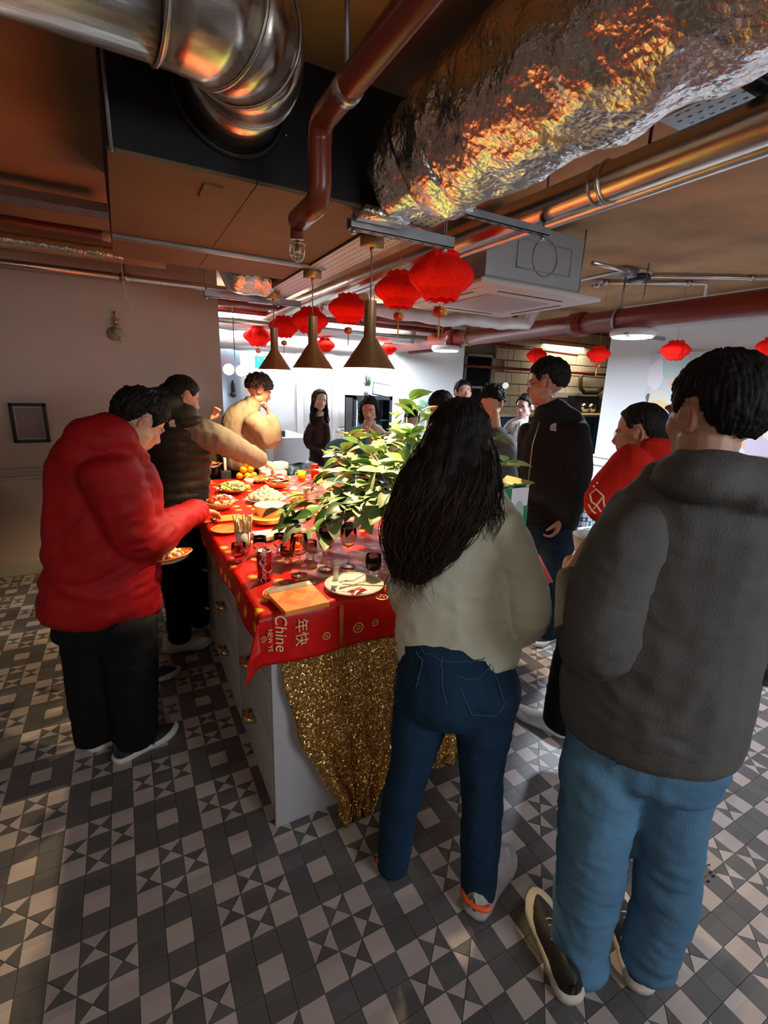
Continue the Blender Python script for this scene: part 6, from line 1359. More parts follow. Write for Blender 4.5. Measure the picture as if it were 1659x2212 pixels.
body(p, (.55, .34, .25), [[(0.832,1.025,0.941,0.098,0.098),(0.828,1.028,1.191,0.099,0.069),(0.832,1.024,1.328,0.065,0.052),(0.822,1.033,1.393,0.036,0.036),(0.813,1.04,1.425,0.033,0.033)], [(0.867,0.969,1.312,0.031,0.031),(0.937,0.902,1.148,0.028,0.028),(0.96,0.877,1.027,0.026,0.026),(1.083,1.038,0.848,0.026,0.026),(1.123,1.083,0.808,0.026,0.026)], [(0.772,1.12,1.27,0.033,0.033),(0.711,1.159,1.044,0.029,0.029),(0.925,1.318,0.816,0.027,0.027)]], vN, hN, RN, .235, voxel=.006,
     hands=[dict(w=(1.123,1.083,0.812), dr=(0.945,0.31,-0.105), pn=(0, 0, -1), curl=.8, side=1), dict(w=(0.925,1.318,0.816), dr=(0.845,0.535,0.0), pn=(0, 0, -1), curl=.8)])
hair_cap('hair', p, hN, RN, .235, HAIR, thick=.10, front=40, nape=-70, side=-60, fuzz=.012, n=220)
hbrown = M('hair_brown', (.040, .019, .009), .55, spec=.25, var=.3, vs=40)
HP = [(0.787,1.035,1.527,0.074,0.06),(0.76,1.005,1.47,0.1,0.062),(0.734,0.987,1.413,0.113,0.062),(0.706,0.982,1.354,0.125,0.062),(0.684,0.986,1.293,0.119,0.055),(0.667,0.998,1.228,0.098,0.044),(0.655,1.006,1.175,0.075,0.034),(0.643,1.013,1.127,0.043,0.021)]
b = B(); loft(b, HP, vN, 40); me_ = fuse(b, .009, 3)
P_ = coords(me_); Nn_ = normals(me_); q_ = P_ * np.array((60, 60, 5.0)) + 1.2 * np.array((3, 3, 0)) * vnoise(P_ * 4, 3)[:, None]
P_ = P_ + Nn_ * ((vnoise(q_, 8) - .5) * .014)[:, None]; me_.vertices.foreach_set('co', P_.astype(np.float32).ravel()); me_.update(); mesh_obj('hair_mass', me_, HAIR, p)
def strands(name, n, r, seed, t0, t1, mats, wob=.004, sprd=1.03, tail=.05, seg=18, curl=.0):
    rnd = random.Random(seed); b = B(); V_ = Vector(vN).normalized(); sd_ = Vector((V_.y, -V_.x, 0)); K = len(HP) - 1
    for i in range(n):
        u = rnd.uniform(-1, 1); u = math.copysign(abs(u) ** .85, u); a = rnd.uniform(*t0); e_ = rnd.uniform(*t1); ph = rnd.uniform(0, 6.28); pts = []; du = rnd.uniform(-.12, .12)
        for k in range(seg + 1):
            t = a + (e_ - a) * k / seg; tt = min(max(t, 0), .999) * K; j = int(tt); f = tt - j; c0, c1 = HP[j], HP[j + 1]
            q = [c0[m] * (1 - f) + c1[m] * f for m in range(5)]; uu = max(-1.0, min(1.0, u + du * k / seg)); c = Vector(q[:3])
            ext = max(0, t - 1) * .45
            pts.append(c + sd_ * uu * q[3] * sprd - V_ * math.sqrt(max(0, 1 - uu * uu)) * q[4] * sprd + sd_ * (wob * math.sin(ph + t * 13) * (.3 + t) + curl * math.sin(ph + k * .55) * max(0, t - .55)) - V_ * wob * .6 * math.cos(ph * 2 + t * 11) + Vector((0, 0, -ext)))
        b.mi = 1 if (rnd.random() < (.03 + .9 * max(0, -u - .45) + .5 * max(0, u - .75))) else 0
        b.tube(pts, [r * (1 - .8 * (m / seg) ** 3) for m in range(seg + 1)], 3, caps=False)
    return b.obj(name, mats, p)
strands('hair_strands', 900, .0019, 5, (0, .25), (.75, 1.05), [HAIR, hbrown])
strands('hair_wisps', 130, .0013, 6, (.1, .5), (.95, 1.16), [hbrown, hbrown], wob=.012, sprd=1.10, curl=.035)
# side lock over the right shoulder
HP0 = HP; HP = [(0.826,1.004,1.517,0.037,0.03),(0.829,0.962,1.455,0.029,0.02),(0.825,0.939,1.398,0.027,0.016),(0.819,0.931,1.344,0.032,0.016),(0.824,0.913,1.291,0.024,0.012)]
strands('hair_wisps', 150, .0017, 9, (0, .2), (.7, 1.12), [HAIR, hbrown], wob=.010, sprd=1.1, curl=.05); HP = HP0
orange_a = M('shoe_orange', (.85, .12, .03), .5)
shoe(p, (0.653,1.074,0.0), (0.756,1.232,0.0), M('shoe_pale', (.42, .40, .40), .6), M('sole_pale', (.36, .33, .34), .6), accent=orange_a, w=.042, h=.10); shoe(p, (0.83,0.843,0.0), (1.101,0.964,0.0), M('shoe_pale', (0, 0, 0)), M('sole_pale', (0, 0, 0)), accent=orange_a, w=.054, h=.105)
pk = M('seam_thread', (.05, .09, .13), .7)
def surf_seam(pts, name='seam', m=pk, r=.0016):
    B().tube([Vector(q) for q in pts], r, 5).obj(name, m, p)
bpy.context.view_layer.update()
jn = [c for c in p.children if c.name.startswith('jeans')][0]
def onto(x, y, z_, off=.001, obj=None):
    """the point of the garment's surface that faces the spot (x, y, z) from outside"""
    o_ = obj or jn; ok, loc, nrm, idx = o_.closest_point_on_mesh(o_.matrix_world.inverted() @ Vector((x, y, z_)))
    return o_.matrix_world @ (loc + nrm * off)
for pk_pts in ([(0.729,0.89,0.866),(0.748,0.873,0.862),(0.78,0.845,0.871),(0.809,0.817,0.895),(0.831,0.795,0.927),(0.842,0.783,0.853),(0.84,0.786,0.795),(0.817,0.809,0.763),(0.768,0.856,0.759),(0.729,0.89,0.866)], [(0.596,0.995,0.917),(0.615,0.984,0.9),(0.639,0.968,0.885),(0.632,0.973,0.841),(0.628,0.976,0.788)], [(0.689,0.92,0.927),(0.694,0.917,0.871),(0.702,0.911,0.807),(0.717,0.899,0.776)], [(0.597,0.983,0.966),(0.64,0.955,0.932),(0.688,0.921,0.91),(0.74,0.88,0.914),(0.793,0.833,0.943),(0.832,0.794,0.98)]):
    pts = []
    for i in range(len(pk_pts) - 1):
        for k in range(5): pts.append(onto(*Vector(pk_pts[i]).lerp(Vector(pk_pts[i + 1]), k / 5)))
    surf_seam(pts)
# red drawstring bag
t = thing('gift_bag', 'red drawstring gift pouch held beside the woman in the pale sweater', 'bag', (1.284,1.144,0.986))
gq = [Vector(v) for v in ((1.238,1.194,1.057), (1.279,1.15,1.06), (1.318,1.105,0.963), (1.272,1.158,0.932), (1.238,1.194,0.927))]
b = B(); th = Vector((.6, .8, 0)) * .03; k = len(gq); cen = sum(gq, Vector()) / k
b.add([v for v in gq] + [cen - th] + [cen + th], [(i, (i + 1) % k, k) for i in range(k)] + [((i + 1) % k, i, k + 1) for i in range(k)]); b.obj('pouch', M('satin_red', (.55, .02, .01), .35, sheen=.2), t)
B().tube([(1.224,1.151,1.056), (1.232,1.113,1.038), (1.254,1.103,1.01)], .0015, 5).obj('string', paperw, t); b = B(); hoop(b, (1.255,1.102,0.99), (-0.735,-0.678,0.0), .008, .002, 14); b.obj('printed_coin', gp, t)
# jeans seams of the hoodie man
pm_ = [o_ for o_ in S.objects if o_.get('label', '').startswith('man in a charcoal')][0]
jm = [c for c in pm_.children if c.name.startswith('jeans')][0]; seam_l = M('seam_light', (.04, .11, .20), .8)
for sp_pts in ([(0.873,0.583,0.9),(0.875,0.581,0.826),(0.886,0.564,0.79),(0.907,0.529,0.778),(0.925,0.496,0.814)], [(0.932,0.484,0.904),(0.934,0.48,0.858),(0.934,0.479,0.828)]):
    pts = []
    for i in range(len(sp_pts) - 1):
        for k in range(5): pts.append(onto(*Vector(sp_pts[i]).lerp(Vector(sp_pts[i + 1]), k / 5), obj=jm))
    B().tube(pts, .0015, 5).obj('seam', seam_l, pm_)


# ================= plant on the table =================
leaf_mats = [M('leaf_dark', (.035, .10, .02), .4), M('leaf_mid', (.10, .21, .04), .42), M('leaf_pale', (.22, .34, .10), .45), M('leaf_silver', (.33, .42, .22), .5)]
def leaf_mesh(L, Wd, bend, m):
    vs = []; fs = []; n = 8
    for i in range(n + 1):
        t = i / n; w = Wd * math.sin(math.pi * t ** .8) ** .8 if 0 < t < 1 else .0006; zz_ = -bend * t * t * L
        vs += [(-w, t * L, zz_ + w * .25), (-w * .5, t * L, zz_ + w * .06), (0, t * L, zz_), (w * .5, t * L, zz_ + w * .06), (w, t * L, zz_ + w * .25)]
    for i in range(n):
        for k in range(4): a = i * 5 + k; fs.append((a, a + 1, a + 6, a + 5))
    b = B(); b.add(vs, fs); b.tube([(0, -.02, .0), (0, 0, 0), (0, L * .5, -bend * .25 * L - .0006)], .0011, 4); me = b.mesh('leaf'); me.materials.append(m); me.polygons.foreach_set('use_smooth', [True] * len(me.polygons)); return me
LV = [[leaf_mesh(.100, .030, bd_, m) for m in leaf_mats] for bd_ in (.15, .5)] + [[leaf_mesh(.085, .030, .3, m) for m in leaf_mats]]
pot_c = Vector((1.061,1.754,1.148))
t = thing('leafy_plant', 'big arching artificial plant with pale green leaves spilling over the table', 'plant', (pot_c.x, pot_c.y, TZ))
cpot = (pot_c.x, pot_c.y, TZ); B().lathe([(0, 0), (.05, 0), (.065, .11), (.06, .115), (.0, .10)], cpot, 24, close=False).obj('pot', china, t)
rnd = random.Random(12)
targets = [(0.647,1.998,1.085),(0.557,1.921,1.116),(0.74,2.125,1.115),(0.873,2.236,1.202),(0.611,1.799,1.077),(0.656,1.73,1.071),(0.982,2.515,1.255),(0.988,2.297,1.259),(0.992,2.403,1.282),(1.101,2.465,1.362),(1.151,2.331,1.387),(1.172,2.208,1.374),(1.232,2.175,1.484),(1.24,2.055,1.563),(1.237,1.939,1.521),(1.208,2.074,1.353),(1.041,2.051,1.292),(0.919,1.999,1.239),(0.802,1.941,1.171),(0.781,1.787,1.123),(0.814,1.717,1.087),(0.886,1.737,1.166),(1.007,1.843,1.26),(1.06,1.813,1.284),(1.169,1.864,1.42),(1.283,1.909,1.501),(1.435,1.601,1.432),(1.362,1.464,1.343),(1.39,1.438,1.337),(0.875,1.63,1.133),(0.946,1.648,1.22),(1.043,1.707,1.321),(0.858,1.862,1.172),(0.709,1.87,1.131),(0.899,2.117,1.197),(1.086,2.252,1.335),(1.12,2.009,1.318),(0.934,1.881,1.205),(0.681,1.72,1.12),(0.807,1.775,1.154),(0.95,2.149,1.235),(1.016,1.952,1.275),(1.174,1.978,1.431),(1.153,1.815,1.384),(0.834,1.763,1.144),(0.954,2.311,1.234),(0.76,2.065,1.182),(0.923,1.661,1.16),(1.116,2.125,1.349),(1.003,1.73,1.249)]
base = pot_c.copy(); base.z = TZ + .12; nl = 0
stem_m = M('stem_green', (.42, .48, .20), .5)
for q in targets:
    q = Vector(q); d0 = q - base; L = d0.length; ctrl = base + d0 * .5 + Vector((0, 0, .10 + .12 * L)); pts = []
    for k in range(9):
        u = k / 8; pts.append(base * (1 - u) ** 2 + ctrl * 2 * u * (1 - u) + q * u * u)
    B().tube(pts, [.0032 - .0002 * k for k in range(9)], 5).obj('stem', stem_m, t)
    for k in (3, 4, 5, 6, 7, 8, 8):
        if nl >= 298: break
        if k < 5 and rnd.random() < .45: continue
        P_ = pts[k]; tg = (pts[min(k + 1, 8)] - pts[max(k - 1, 0)]).normalized(); a = rnd.uniform(0, 6.28)
        dr = (tg * rnd.uniform(.3, .9) + Vector((math.cos(a), math.sin(a), rnd.uniform(-.4, .5)))).normalized()
        up_ = Vector((rnd.uniform(-.5, .5), rnd.uniform(-.5, .5), 1)); Rm = frame(dr, up_)
        me = rnd.choice(LV)[rnd.choice((0, 1, 1, 2, 2, 3, 3))]
        o = bpy.data.objects.new('leaf', me); S.collection.objects.link(o); o.parent = t; o.matrix_parent_inverse = world_of(t).inverted()
        s_ = rnd.uniform(.8, 1.25); o.matrix_basis = Matrix.Translation(P_ + dr * .015) @ Rm.to_4x4() @ Matrix.Scale(s_, 4); nl += 1

# ---- palms ----
def palm(name, label, base, h, fronds, L, m, seed, leafw=.010, pot=.12, n_l=16):
    t = thing(name, label, 'plant', base); rnd = random.Random(seed); base = Vector(base)
    B().lathe([(0, 0), (pot * .7, 0), (pot, pot * 1.8), (pot * .95, pot * 1.8), (0, pot * 1.6)], base, 20, close=False).obj('pot', china, t)
    B().tube([base, base + Vector((0, 0, h))], .012, 6).obj('trunk', stem_m, t)
    for k in range(fronds):
        a = 6.28 * k / fronds + rnd.uniform(-.3, .3); el_ = rnd.uniform(.5, 1.2); b = B(); p0 = base + Vector((0, 0, h * rnd.uniform(.6, 1)))
        dv_ = Vector((math.cos(a), math.sin(a), 0)); pts = [p0 + dv_ * L * u * math.cos(el_) * 1.0 + Vector((0, 0, L * (u * math.sin(el_) - .75 * u * u))) for u in [i / 10 for i in range(11)]]
        b.tube(pts, .003, 4)
        for i in range(2, n_l):
            u = i / n_l * 10; j = int(u); q = pts[j].lerp(pts[min(j + 1, 10)], u - j); tg = (pts[min(j + 1, 10)] - pts[j]).normalized() if j < 10 else tg
            for sg in (-1, 1):
                sd = Vector((-dv_.y, dv_.x, 0)) * sg; e_ = q + (sd * .8 + tg * .7 + Vector((0, 0, -.25))).normalized() * L * .38 * (1 - .5 * abs(i / n_l - .4)); mid = q.lerp(e_, .5) + Vector((0, 0, .01)); w_ = tg * leafw
                b.add([q, mid + w_, e_, mid - w_], [(0, 1, 2, 3)])
        b.obj('frond', m, t)
pd = M('palm_dark', (.015, .05, .03), .4); pg_ = M('palm_green', (.10, .26, .17), .5)
palm('palm_plant', 'dark palm beside the far end of the table, under the man eating', (1.324, 4.562, 0), .80, 11, .52, pd, 3, .013)
palm('palm_plant', 'tall feathery palm against the far white wall', (4.017, 6.1, 0), 1.35, 12, .62, pg_, 5, .012)

# ---- back room furniture ----
# drinks fridge
fx, fy, fz1 = (2.617,5.7,1.518); fx1 = 3.203
t = thing('drinks_fridge', 'black framed glass door drinks fridge lit from inside against the far wall', 'fridge', ((fx + fx1) / 2, 5.95, 0))
BL = M('fridge_black', (.012, .014, .018), .35)
fzt = 1.524
for (a, b_) in (((fx, 5.7, 0), (fx + .03, 5.95, fzt)), ((fx1 - .03, 5.7, 0), (fx1, 5.95, fzt)), ((fx, 5.7, fzt - .03), (fx1, 5.95, fzt)), ((fx, 5.7, 0), (fx1, 5.95, .12)), ((fx, 5.92, 0), (fx1, 5.95, fzt))): B().box(a, b_).obj('panel', BL, t, smooth=False)
dr = B().box((fx + .01, 5.68, .12), (fx + .05, 5.70, fzt - .01)).box((fx1 - .05, 5.68, .12), (fx1 - .01, 5.70, fzt - .01)).box((fx + .01, 5.68, fzt - .05), (fx1 - .01, 5.70, fzt - .01)).box((fx + .01, 5.68, .12), (fx1 - .01, 5.70, .17)).obj('door', BL, t, smooth=False)
B().box((fx + .05, 5.688, .17), (fx1 - .05, 5.692, fzt - .05)).obj('glass', M('fridge_glass', (.85, .95, 1), .02, trans=1, ior=1.02), dr, smooth=False)
B().box((fx + .06, 5.74, .2), (fx + .085, 5.76, fzt - .07)).obj('light_strip', M('fridge_led', (.8, .95, 1), .4, emit=(.55, .85, 1.0), es=14), t, smooth=False)
B().box((fx + .03, 5.90, .12), (fx1 - .03, 5.92, fzt - .03)).obj('back_liner', M('fridge_liner', (.45, .6, .68), .5), t, smooth=False)
rnd = random.Random(2); sh = [.30 + .30 * k for k in range(4)]
bm_ = [M('bottle_%s' % k, c, .25, coat=.4) for k, c in (('white', (.75, .78, .8)), ('blue', (.05, .25, .55)), ('pink', (.65, .08, .18)), ('orange', (.75, .25, .04)), ('teal', (.05, .4, .4)))]
for z_ in sh:
    B().box((fx + .03, 5.74, z_), (fx1 - .03, 5.90, z_ + .012)).obj('shelf', M('shelf_wire', (.5, .55, .58), .4, .5), t, smooth=False)
    if z_ > .5:
        for k in range(7):
            bo = thing('drink_bottle', 'small drink bottle lined up on a fridge shelf', 'bottle', (fx + .10 + k * (fx1 - fx - .2) / 6, 5.80, z_ + .012), 0, 'bottles in the fridge'); LOCAL[0] = True
            B().lathe([(0, 0), (.028, 0), (.028, .12), (.012, .16), (.012, .19), (0, .19)], n=12, close=False).obj('bottle', rnd.choice(bm_), bo); LOCAL[0] = False
# on the fridge: potted plant, tent card, tablet
t = thing('potted_grass', 'little spiky plant in a white pot on top of the fridge', 'plant', (fx + .28, 5.84, fzt)); LOCAL[0] = True
B().lathe([(0, 0), (.05, 0), (.06, .12), (.055, .12), (0, .11)], n=18, close=False).obj('pot', china, t); b = B(); rnd = random.Random(6)
for k in range(44):
    a = rnd.uniform(0, 6.28); r_ = rnd.uniform(.05, .17); hh = rnd.uniform(.10, .22); b.add([(.02 * math.cos(a) - .006 * math.sin(a), .02 * math.sin(a) + .006 * math.cos(a), .11), (.02 * math.cos(a) + .006 * math.sin(a), .02 * math.sin(a) - .006 * math.cos(a), .11), (r_ * math.cos(a), r_ * math.sin(a), .11 + hh)], [(0, 1, 2)])
b.obj('leaves', leaf_mats[0], t); LOCAL[0] = False
t = thing('tablet', 'tilted tablet with a pale blue screen on top of the fridge', 'tablet', (fx + .46, 5.80, fzt)); LOCAL[0] = True
B().box((-.12, -.008, 0), (.12, .008, .17), bev=.004).obj('body', BL, t); B().box((-.11, -.0095, .012), (.11, -.008, .158)).obj('screen', M('tablet_screen', (.3, .6, .7), .2, emit=(.35, .62, .72), es=.9), t, smooth=False); LOCAL[0] = False; t.rotation_euler = (-.35, .15, -.3)
t = thing('paper_tent', 'white folded paper tent sign on the fridge beside the tablet', 'sign', (fx + .68, 5.84, fzt)); LOCAL[0] = True; B().prism([(-.16, 0), (.16, 0), (.0, .17)], -.1, .1).obj('card', paperw, t, smooth=False); LOCAL[0] = False; t.rotation_euler = (math.pi / 2, 0, -.4)
# low grey counter with black item
t = thing('low_counter', 'pale grey low counter between the eating man and the woman in brown', 'counter', (1.75, 5.4, 0)); gx0, gx1 = 1.457, 1.811
B().box((gx0, 5.3, 0), (gx1 + .1, 6.2, 1.047), bev=.01).obj('body', M('counter_grey', (.50, .50, .52), .5), t)
t = thing('black_bag', 'small black item lying on the pale low counter', 'bag', (1.553,5.4,1.075)); B().box((-.09, -.05, -.05), (.07, .05, .05), bev=.02).obj('body', BLACK, t)
for c in t.children: c.matrix_parent_inverse = Matrix()
# navy chair back
t = thing('lounge_chair', 'dark navy rounded chair back seen above the plant leaves at left', 'chair', (2.372,5.348,0.0))
cc = Vector((1.71,3.945,1.018)); b = B(); b.ball(cc, (.17, .10, .16), 20, Matrix.Rotation(-.5, 3, 'Z')); b.obj('backrest', fab('navy', (.010, .025, .05)), t); b = B(); b.ball((cc.x + .08, cc.y - .15, .46), (.24, .22, .06), 18); b.obj('seat', fab('navy', (0, 0, 0)), t)
for k in range(4): B().tube([(cc.x + .08 + (.15 if k % 2 else -.15), cc.y - .15 + (.15 if k > 1 else -.15), 0), (cc.x + .08 + (.1 if k % 2 else -.1), cc.y - .15 + (.1 if k > 1 else -.1), .43)], .012, 8).obj('leg', BLACK, t)
B().tube([(cc.x, cc.y, .46), (cc.x, cc.y, cc.z)], .02, 8).obj('back_post', BLACK, t)
# globe lamps, exit sign, corridor at left gap
t = thing('globe_lamp', 'two glowing white globe bulbs on a brass bar at the edge of the left wall', 'lamp', (1.057,5.2,1.758))
gl = M('globe_glow', (1, .95, .85), .4, emit=(1.0, .90, .76), es=9)
for q in ((0.992,5.2,1.76), (1.117,5.2,1.752)): B().ball(q, .055, 20).obj('globe', gl, t)
B().tube([(0.992,5.2,1.76), (1.117,5.2,1.752)], .012, 8).obj('bar', BRASS, t); B().tube([(1.057,5.2,1.754), (1.057, 5.2, ZC)], .004, 6).obj('cord', BLACK, t)
t = thing('exit_sign', 'small turquoise illuminated emergency exit sign in the far corridor', 'sign', (1.66,6.3,1.895)); ec = Vector((1.66,6.3,1.895))
B().box((ec.x - .13, 6.29, ec.z - .075), (ec.x + .13, 6.33, ec.z + .075), bev=.005).obj('box', M('exit_glow', (.02, .5, .5), .4, emit=(.03, .55, .55), es=1.6), t)
B().tube([(ec.x, 6.31, ec.z + .07), (ec.x, 6.31, ZC)], .006, 6).obj('hanger_rod', GREYST, t)
ew = M('exit_white', (.9, 1, 1), .4, emit=(.8, 1, 1), es=2)
b = B(); b.ball((ec.x - .01, 6.286, ec.z + .045), (.012, .004, .012), 8); b.tube([(ec.x - .01, 6.286, ec.z + .03), (ec.x - .02, 6.286, ec.z - .01), (ec.x + .0, 6.286, ec.z - .05)], .008, 6); b.tube([(ec.x - .02, 6.286, ec.z - .01), (ec.x - .05, 6.286, ec.z - .045)], .007, 6); b.tube([(ec.x - .012, 6.286, ec.z + .02), (ec.x + .025, 6.286, ec.z + .01)], .006, 6); b.obj('running_figure', ew, t)
b = B(); b.box((ec.x + .05, 6.284, ec.z - .055), (ec.x + .10, 6.288, ec.z + .055)); b.obj('door_symbol', ew, t)
for k, (px, w_, m_) in enumerate(((((1.19,6.4,1.61)), .18, M('mirror_blue', (.30, .36, .45), .2, .3)), (((1.383,6.5,1.616)), .14, M('beam_paint', (0, 0, 0))))):
    t = thing('corridor_panel', ('bluish glazed panel behind the globe lamps', 'grey door panel behind the globe lamps')[k], 'panel', (px[0], px[1], 0)); B().box((px[0] - w_, px[1], 0), (px[0] + w_, px[1] + .05, 2.15), bev=.005).obj('panel', m_, t); B().box((px[0] - w_ - .02, px[1] - .01, 0), (px[0] - w_, px[1] + .06, 2.2)).obj('frame', BLACK, t)
t = thing('coat_hook_item', 'dark round fitting hanging on the bluish corridor panel', 'hanging', (1.247,6.3,1.545)); b = B(); b.tube([(1.248,6.3,1.568), (1.277,6.45,1.567)], .01, 6); b.ball((1.248,6.3,1.568), (.03, .03, .10), 12); b.ball((1.244,6.3,1.489), (.04, .03, .04), 12); b.obj('body', BLACK, t)
t = thing('tall_box', 'white capped dark dispenser beyond the far left table corner', 'dispenser', (0.929,5.292,-0.0)); q = Vector((0.684,3.9,0.932)); B().box((q.x - .05, 3.84, 0), (q.x + .03, 3.93, q.z + .02), bev=.005).obj('body', BLACK, t); B().box((q.x - .02, 3.86, q.z + .02), (q.x + .0, 3.9, q.z + .12), bev=.004).obj('cap', plas_w, t)

# ---- patterned armchair ----
arm = M('armchair_pattern', (.55, .60, .66), .8)
N, Lk, bs_ = tree(arm)
tc = N.new('ShaderNodeTexCoord'); w1 = N.new('ShaderNodeSeparateXYZ'); Lk.new(tc.outputs['Object'], w1.inputs[0])
def mth(op, a, b_=None):
    n = N.new('ShaderNodeMath'); n.operation = op
    for i, v in enumerate((a, b_)):
        if v is None: continue
        if isinstance(v, (int, float)): n.inputs[i].default_value = v
        else: Lk.new(v, n.inputs[i])
    return n.outputs[0]
hx_ = mth('ADD', w1.outputs[0], mth('MULTIPLY', w1.outputs[1], 1.0))
sx = mth('SINE', mth('MULTIPLY', hx_, 75)); sz_ = mth('SINE', mth('MULTIPLY', w1.outputs[2], 75)); pr_ = mth('ADD', mth('MULTIPLY', sx, sz_), mth('MULTIPLY', mth('SINE', mth('MULTIPLY', hx_, 150)), .35))
ab = mth('ABSOLUTE', pr_); g_ = mth('LESS_THAN', ab, .22); mx = N.new('ShaderNodeMix'); mx.data_type = 'RGBA'; mx.inputs[6].default_value = (.52, .57, .62, 1); mx.inputs[7].default_value = (.03, .05, .08, 1); Lk.new(g_, mx.inputs['Factor']); Lk.new(mx.outputs[2], bs_.inputs['Base Color'])
ax0 = Vector((3.632,2.694,0.0)); t = thing('armchair', 'armchair in blue and white geometric fabric standing by the right wall', 'armchair', ax0)
AX, AY = 3.62, 2.45
for nm, a, b_, bv in (('seat', (AX - .05, AY - .38, .22), (AX + .62, AY + .38, .46), .05), ('backrest', (AX + .52, AY - .42, .22), (AX + .72, AY + .42, .98), .06), ('armrest', (AX - .02, AY + .32, .2), (AX + .62, AY + .45, .68), .05), ('armrest', (AX - .02, AY - .45, .2), (AX + .62, AY - .32, .68), .05)): B().box(a, b_, bev=bv).obj(nm, arm, t)
for k in range(4): B().tube([(AX + .03 + .6 * (k % 2), AY - .36 + .72 * (k // 2), 0), (AX + .03 + .6 * (k % 2), AY - .36 + .72 * (k // 2), .22)], .018, 8).obj('leg', BLACK, t)

# ---- painting on the right wall ----
t = thing('abstract_painting', 'large pastel abstract painting on the right wall behind the hoodie man', 'painting', (5.23, 2.7, 1.6))
B().box((5.215, 1.6, 1.12), (5.249, 3.465, 2.09)).obj('canvas', M('canvas', (.60, .66, .68), .7), t, smooth=False)
def blob(nm, y, z_, ry, rz_, col, k, rot=0, wob=.12):
    b = B(); pts = []
    for i in range(28):
        a = 2 * math.pi * i / 28; r = 1 + wob * math.sin(3 * a + k) + wob * .6 * math.sin(5 * a + 2 * k); u, v = ry * r * math.cos(a), rz_ * r * math.sin(a)
        pts.append((5.2145 - .0003 * k, min(3.46, max(1.605, y + u * math.cos(rot) - v * math.sin(rot))), min(2.085, max(1.125, z_ + u * math.sin(rot) + v * math.cos(rot)))))
    b.add(pts, [tuple(range(28))]); b.obj('painted_shape', M('paint_' + nm, col, .7), t, smooth=False)
for i, a in enumerate((('mint', 3.2, 1.95, .22, .12, (.50, .62, .62)), ('white', 3.38, 1.86, .10, .16, (.78, .78, .82)), ('peach', 3.1, 1.72, .14, .08, (.80, .55, .42), 1.0), ('plum', 3.07, 1.90, .04, .025, (.22, .08, .12)), ('cream', 3.3, 1.55, .16, .16, (.72, .68, .60)), ('gold', 3.28, 1.52, .11, .08, (.80, .58, .28)), ('plum2', 3.42, 1.62, .02, .05, (.15, .12, .16)), ('rust', 3.42, 1.48, .04, .07, (.60, .28, .16)),
                       ('blush', 2.4, 1.5, .35, .30, (.70, .60, .62)), ('orange', 2.05, 1.45, .38, .10, (.80, .30, .10), .7), ('salmon', 2.35, 1.28, .35, .10, (.80, .42, .28), .6), ('lilac', 2.25, 1.20, .12, .10, (.55, .48, .58)), ('slate', 2.35, 2.03, .40, .06, (.10, .10, .11)), ('grey', 2.1, 1.85, .18, .14, (.30, .31, .33)), ('offwhite', 2.55, 1.18, .12, .06, (.75, .75, .72)))):
    nm, y, z_, ry, rz_, col = a[:6]; blob(nm, y, z_, ry, rz_, col, i + 1, a[6] if len(a) > 6 else 0)
# ---- framed notice and unlit wall lamp on the left wall ----
t = thing('picture_frame', 'black framed paper notice hanging on the left wall', 'frame', (-.66, 4.70, 1.26))
fx0, fx1_, fz0, fz1_ = -0.779 , -0.542, 1.112, 1.42
for (a, b_) in (((fx0, 4.69, fz0), (fx0 + .022, 4.724, fz1_)), ((fx1_ - .022, 4.69, fz0), (fx1_, 4.724, fz1_)), ((fx0, 4.69, fz0), (fx1_, 4.724, fz0 + .022)), ((fx0, 4.69, fz1_ - .022), (fx1_, 4.724, fz1_))): B().box(a, b_, bev=.003).obj('frame_side', BLACK, t)
B().box((fx0 + .02, 4.712, fz0 + .02), (fx1_ - .02, 4.718, fz1_ - .02)).obj('paper', M('notice_paper', (.52, .46, .46), .6), t, smooth=False)
B().box((fx0 + .035, 4.7105, fz0 + .035), (fx1_ - .035, 4.7125, fz1_ - .035)).obj('print', M('notice_print', (.30, .24, .25), .6, var=.1, vs=30), t, smooth=False)
tl = B()
for k in range(13): tl.box((fx0 + .06, 4.7098, fz1_ - .07 - k * .022), (fx1_ - (.06 + .05 * ((k * 7) % 3 == 0)), 4.7104, fz1_ - .067 - k * .022))
o = tl.obj('print_lines', M('notice_lines', (.36, .30, .31), .6), t, smooth=False); o['kind'] = 'stuff'
t = thing('wall_lamp', 'unlit wall lamp with a brass holder and round glass bulb on the left wall', 'lamp', (0.019,4.66,1.989)); lx, ly, lz = (0.018,4.66,2.017)
B().tube([(lx - .005, ly, lz + .14), (lx - .003, ly, lz + .08)], .008, 8).obj('rod', BRASS, t); B().lathe([(.03, .04), (.03, .032), (.018, .028), (.016, -.01), (.022, -.015)], (lx, ly, lz + .045), 16).obj('holder', BRASS, t); B().ball((lx + .01, ly, lz - .02), .036, 18).obj('bulb', M('bulb_glass', (.62, .58, .48), .15, trans=.4), t); B().lathe([(.055, 0), (.055, .012)], (lx - .02, 4.722, lz - .03), 20, axis=(0, -1, 0)).obj('wall_plate', M('lamp_plate', (.45, .40, .26), .4, .4), t); B().tube([(lx + .012, ly, lz - .05), (lx + .018, ly, lz - .10)], .004, 6).obj('pull', BRASS, t); B().tube([(lx, ly, lz + .05), (lx - .02, 4.72, lz - .03)], .006, 6).obj('arm', BRASS, t)

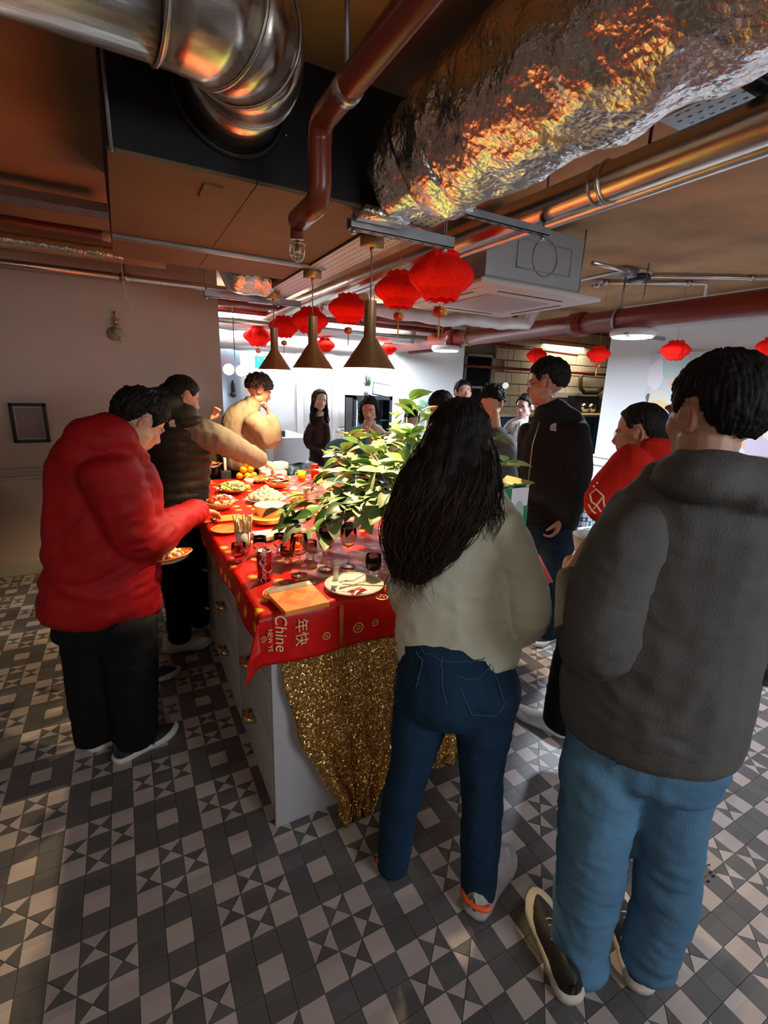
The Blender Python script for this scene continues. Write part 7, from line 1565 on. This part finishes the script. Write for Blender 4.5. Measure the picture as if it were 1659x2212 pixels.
# ---- counter at the left edge, thermostat, black monitor corner ----
t = thing('side_counter', 'cream counter front at the far left edge of the picture', 'counter', (-1.5, 4, 0)); cc_ = M('counter_cream', (.40, .37, .30), .5)
B().box((-3.1, 1.2, 0), (-1.04, 4.69, .86)).obj('body', cc_, t, smooth=False); B().box((-3.12, 1.18, .86), (-1.02, 4.69, .895), bev=.006).obj('worktop', M('worktop_pale', (.45, .44, .42), .3), t)
for k in range(5): B().box((-1.042, 1.25 + k * .68, .1), (-1.028, 1.25 + k * .68 + .64, .82), bev=.004).obj('door', cc_, t)
t = thing('coffee_machine', 'black appliance corner poking in at the left edge', 'appliance', (-1.4, 3.6, .9)); B().box((-1.55, 3.75, .90), (-1.12, 4.1, 1.28), bev=.02).obj('body', BLACK, t)
# ---- water splash on the floor ----
t = thing('water_splash', 'small wet glints of spilled drink on the tiles right of the jeans', 'spill', (1.662,0.596,0.0)); wt = M('water', (.95, .95, 1), .02, trans=1, ior=1.33); b = B(); rnd = random.Random(3); w0 = Vector((1.662,0.596,0.0))
for k in range(16): b.ball((w0.x + rnd.uniform(-.05, .05), w0.y + rnd.uniform(-.04, .04), .001), (rnd.uniform(.003, .010), rnd.uniform(.002, .006), .0022), 8)
o = b.obj('droplets', wt, t); o['kind'] = 'stuff'
# ---- objects in the far window room ----
t = thing('wall_pipe', 'dark C shaped pipe on the block wall at the far right', 'pipe', (8.6, 7.3, 2)); pc = [(8.99,7.2,2.066),(8.683,7.2,2.072),(8.587,7.2,1.984),(8.63,7.2,1.767),(8.764,7.2,1.675),(9.177,7.2,1.685),(9.307,7.2,1.786)]
B().tube(pc, .045, 12).obj('pipe_length', M('dark_copper', (.12, .07, .05), .4, .5), t)
t = thing('heater', 'shiny chrome heater reflector in the dark opening at far right', 'heater', (8.701,7.0,1.353)); b = B(); q = Vector((8.586,7.0,1.352)); b.ball(q, (.12, .1, .12), 18); b.ball(q + Vector((.22, 0, 0)), (.10, .1, .12), 18); b.obj('reflector', M('chrome', (.8, .8, .8), .12, 1), t); B().box((q.x - .3, 7.02, 1.262), (q.x + .45, 7.2, q.z + .25)).obj('body', BLACK, t, smooth=False)
t = thing('far_counter', 'long dark blue counter with pale top under the night window', 'counter', (6.3, 6.6, 0)); B().box((5.2, 6.3, 0), (9.5, 6.9, 1.22)).obj('body', M('counter_blue', (.02, .06, .10), .5), t, smooth=False); B().box((5.15, 6.25, 1.22), (9.55, 6.95, 1.26), bev=.005).obj('top', M('counter_wood', (.45, .30, .16), .5), t)
for i in range(6): B().box((5.3 + i * .7, 6.288, .1), (5.3 + i * .7 + .62, 6.3, 1.12), bev=.004).obj('door', M('counter_blue', (0, 0, 0)), t)
t = thing('wall_fitting', 'white shelf ledge on the block wall below the dark pipe', 'shelf', (8.3, 7.2, 1.6)); q0 = Vector((7.707,7.3,1.46)); B().box((q0.x, 7.3, q0.z + .10), (q0.x + 2.2, 7.40, q0.z + .20)).obj('ledge', M('beam_paint', (0, 0, 0)), t, smooth=False)
t = thing('window_lamp', 'small pale round lamp reflected before the night window', 'lamp', (6.531,7.2,1.75)); B().ball((6.531,7.2,1.75), .06, 14).obj('globe', M('pale_globe', (.8, .8, .8), .4, emit=(.8, .8, .85), es=.5), t)
B().tube([(6.528,7.2,1.776), (6.528, 7.2, 2.9)], .004, 5).obj('cord', BLACK, t)
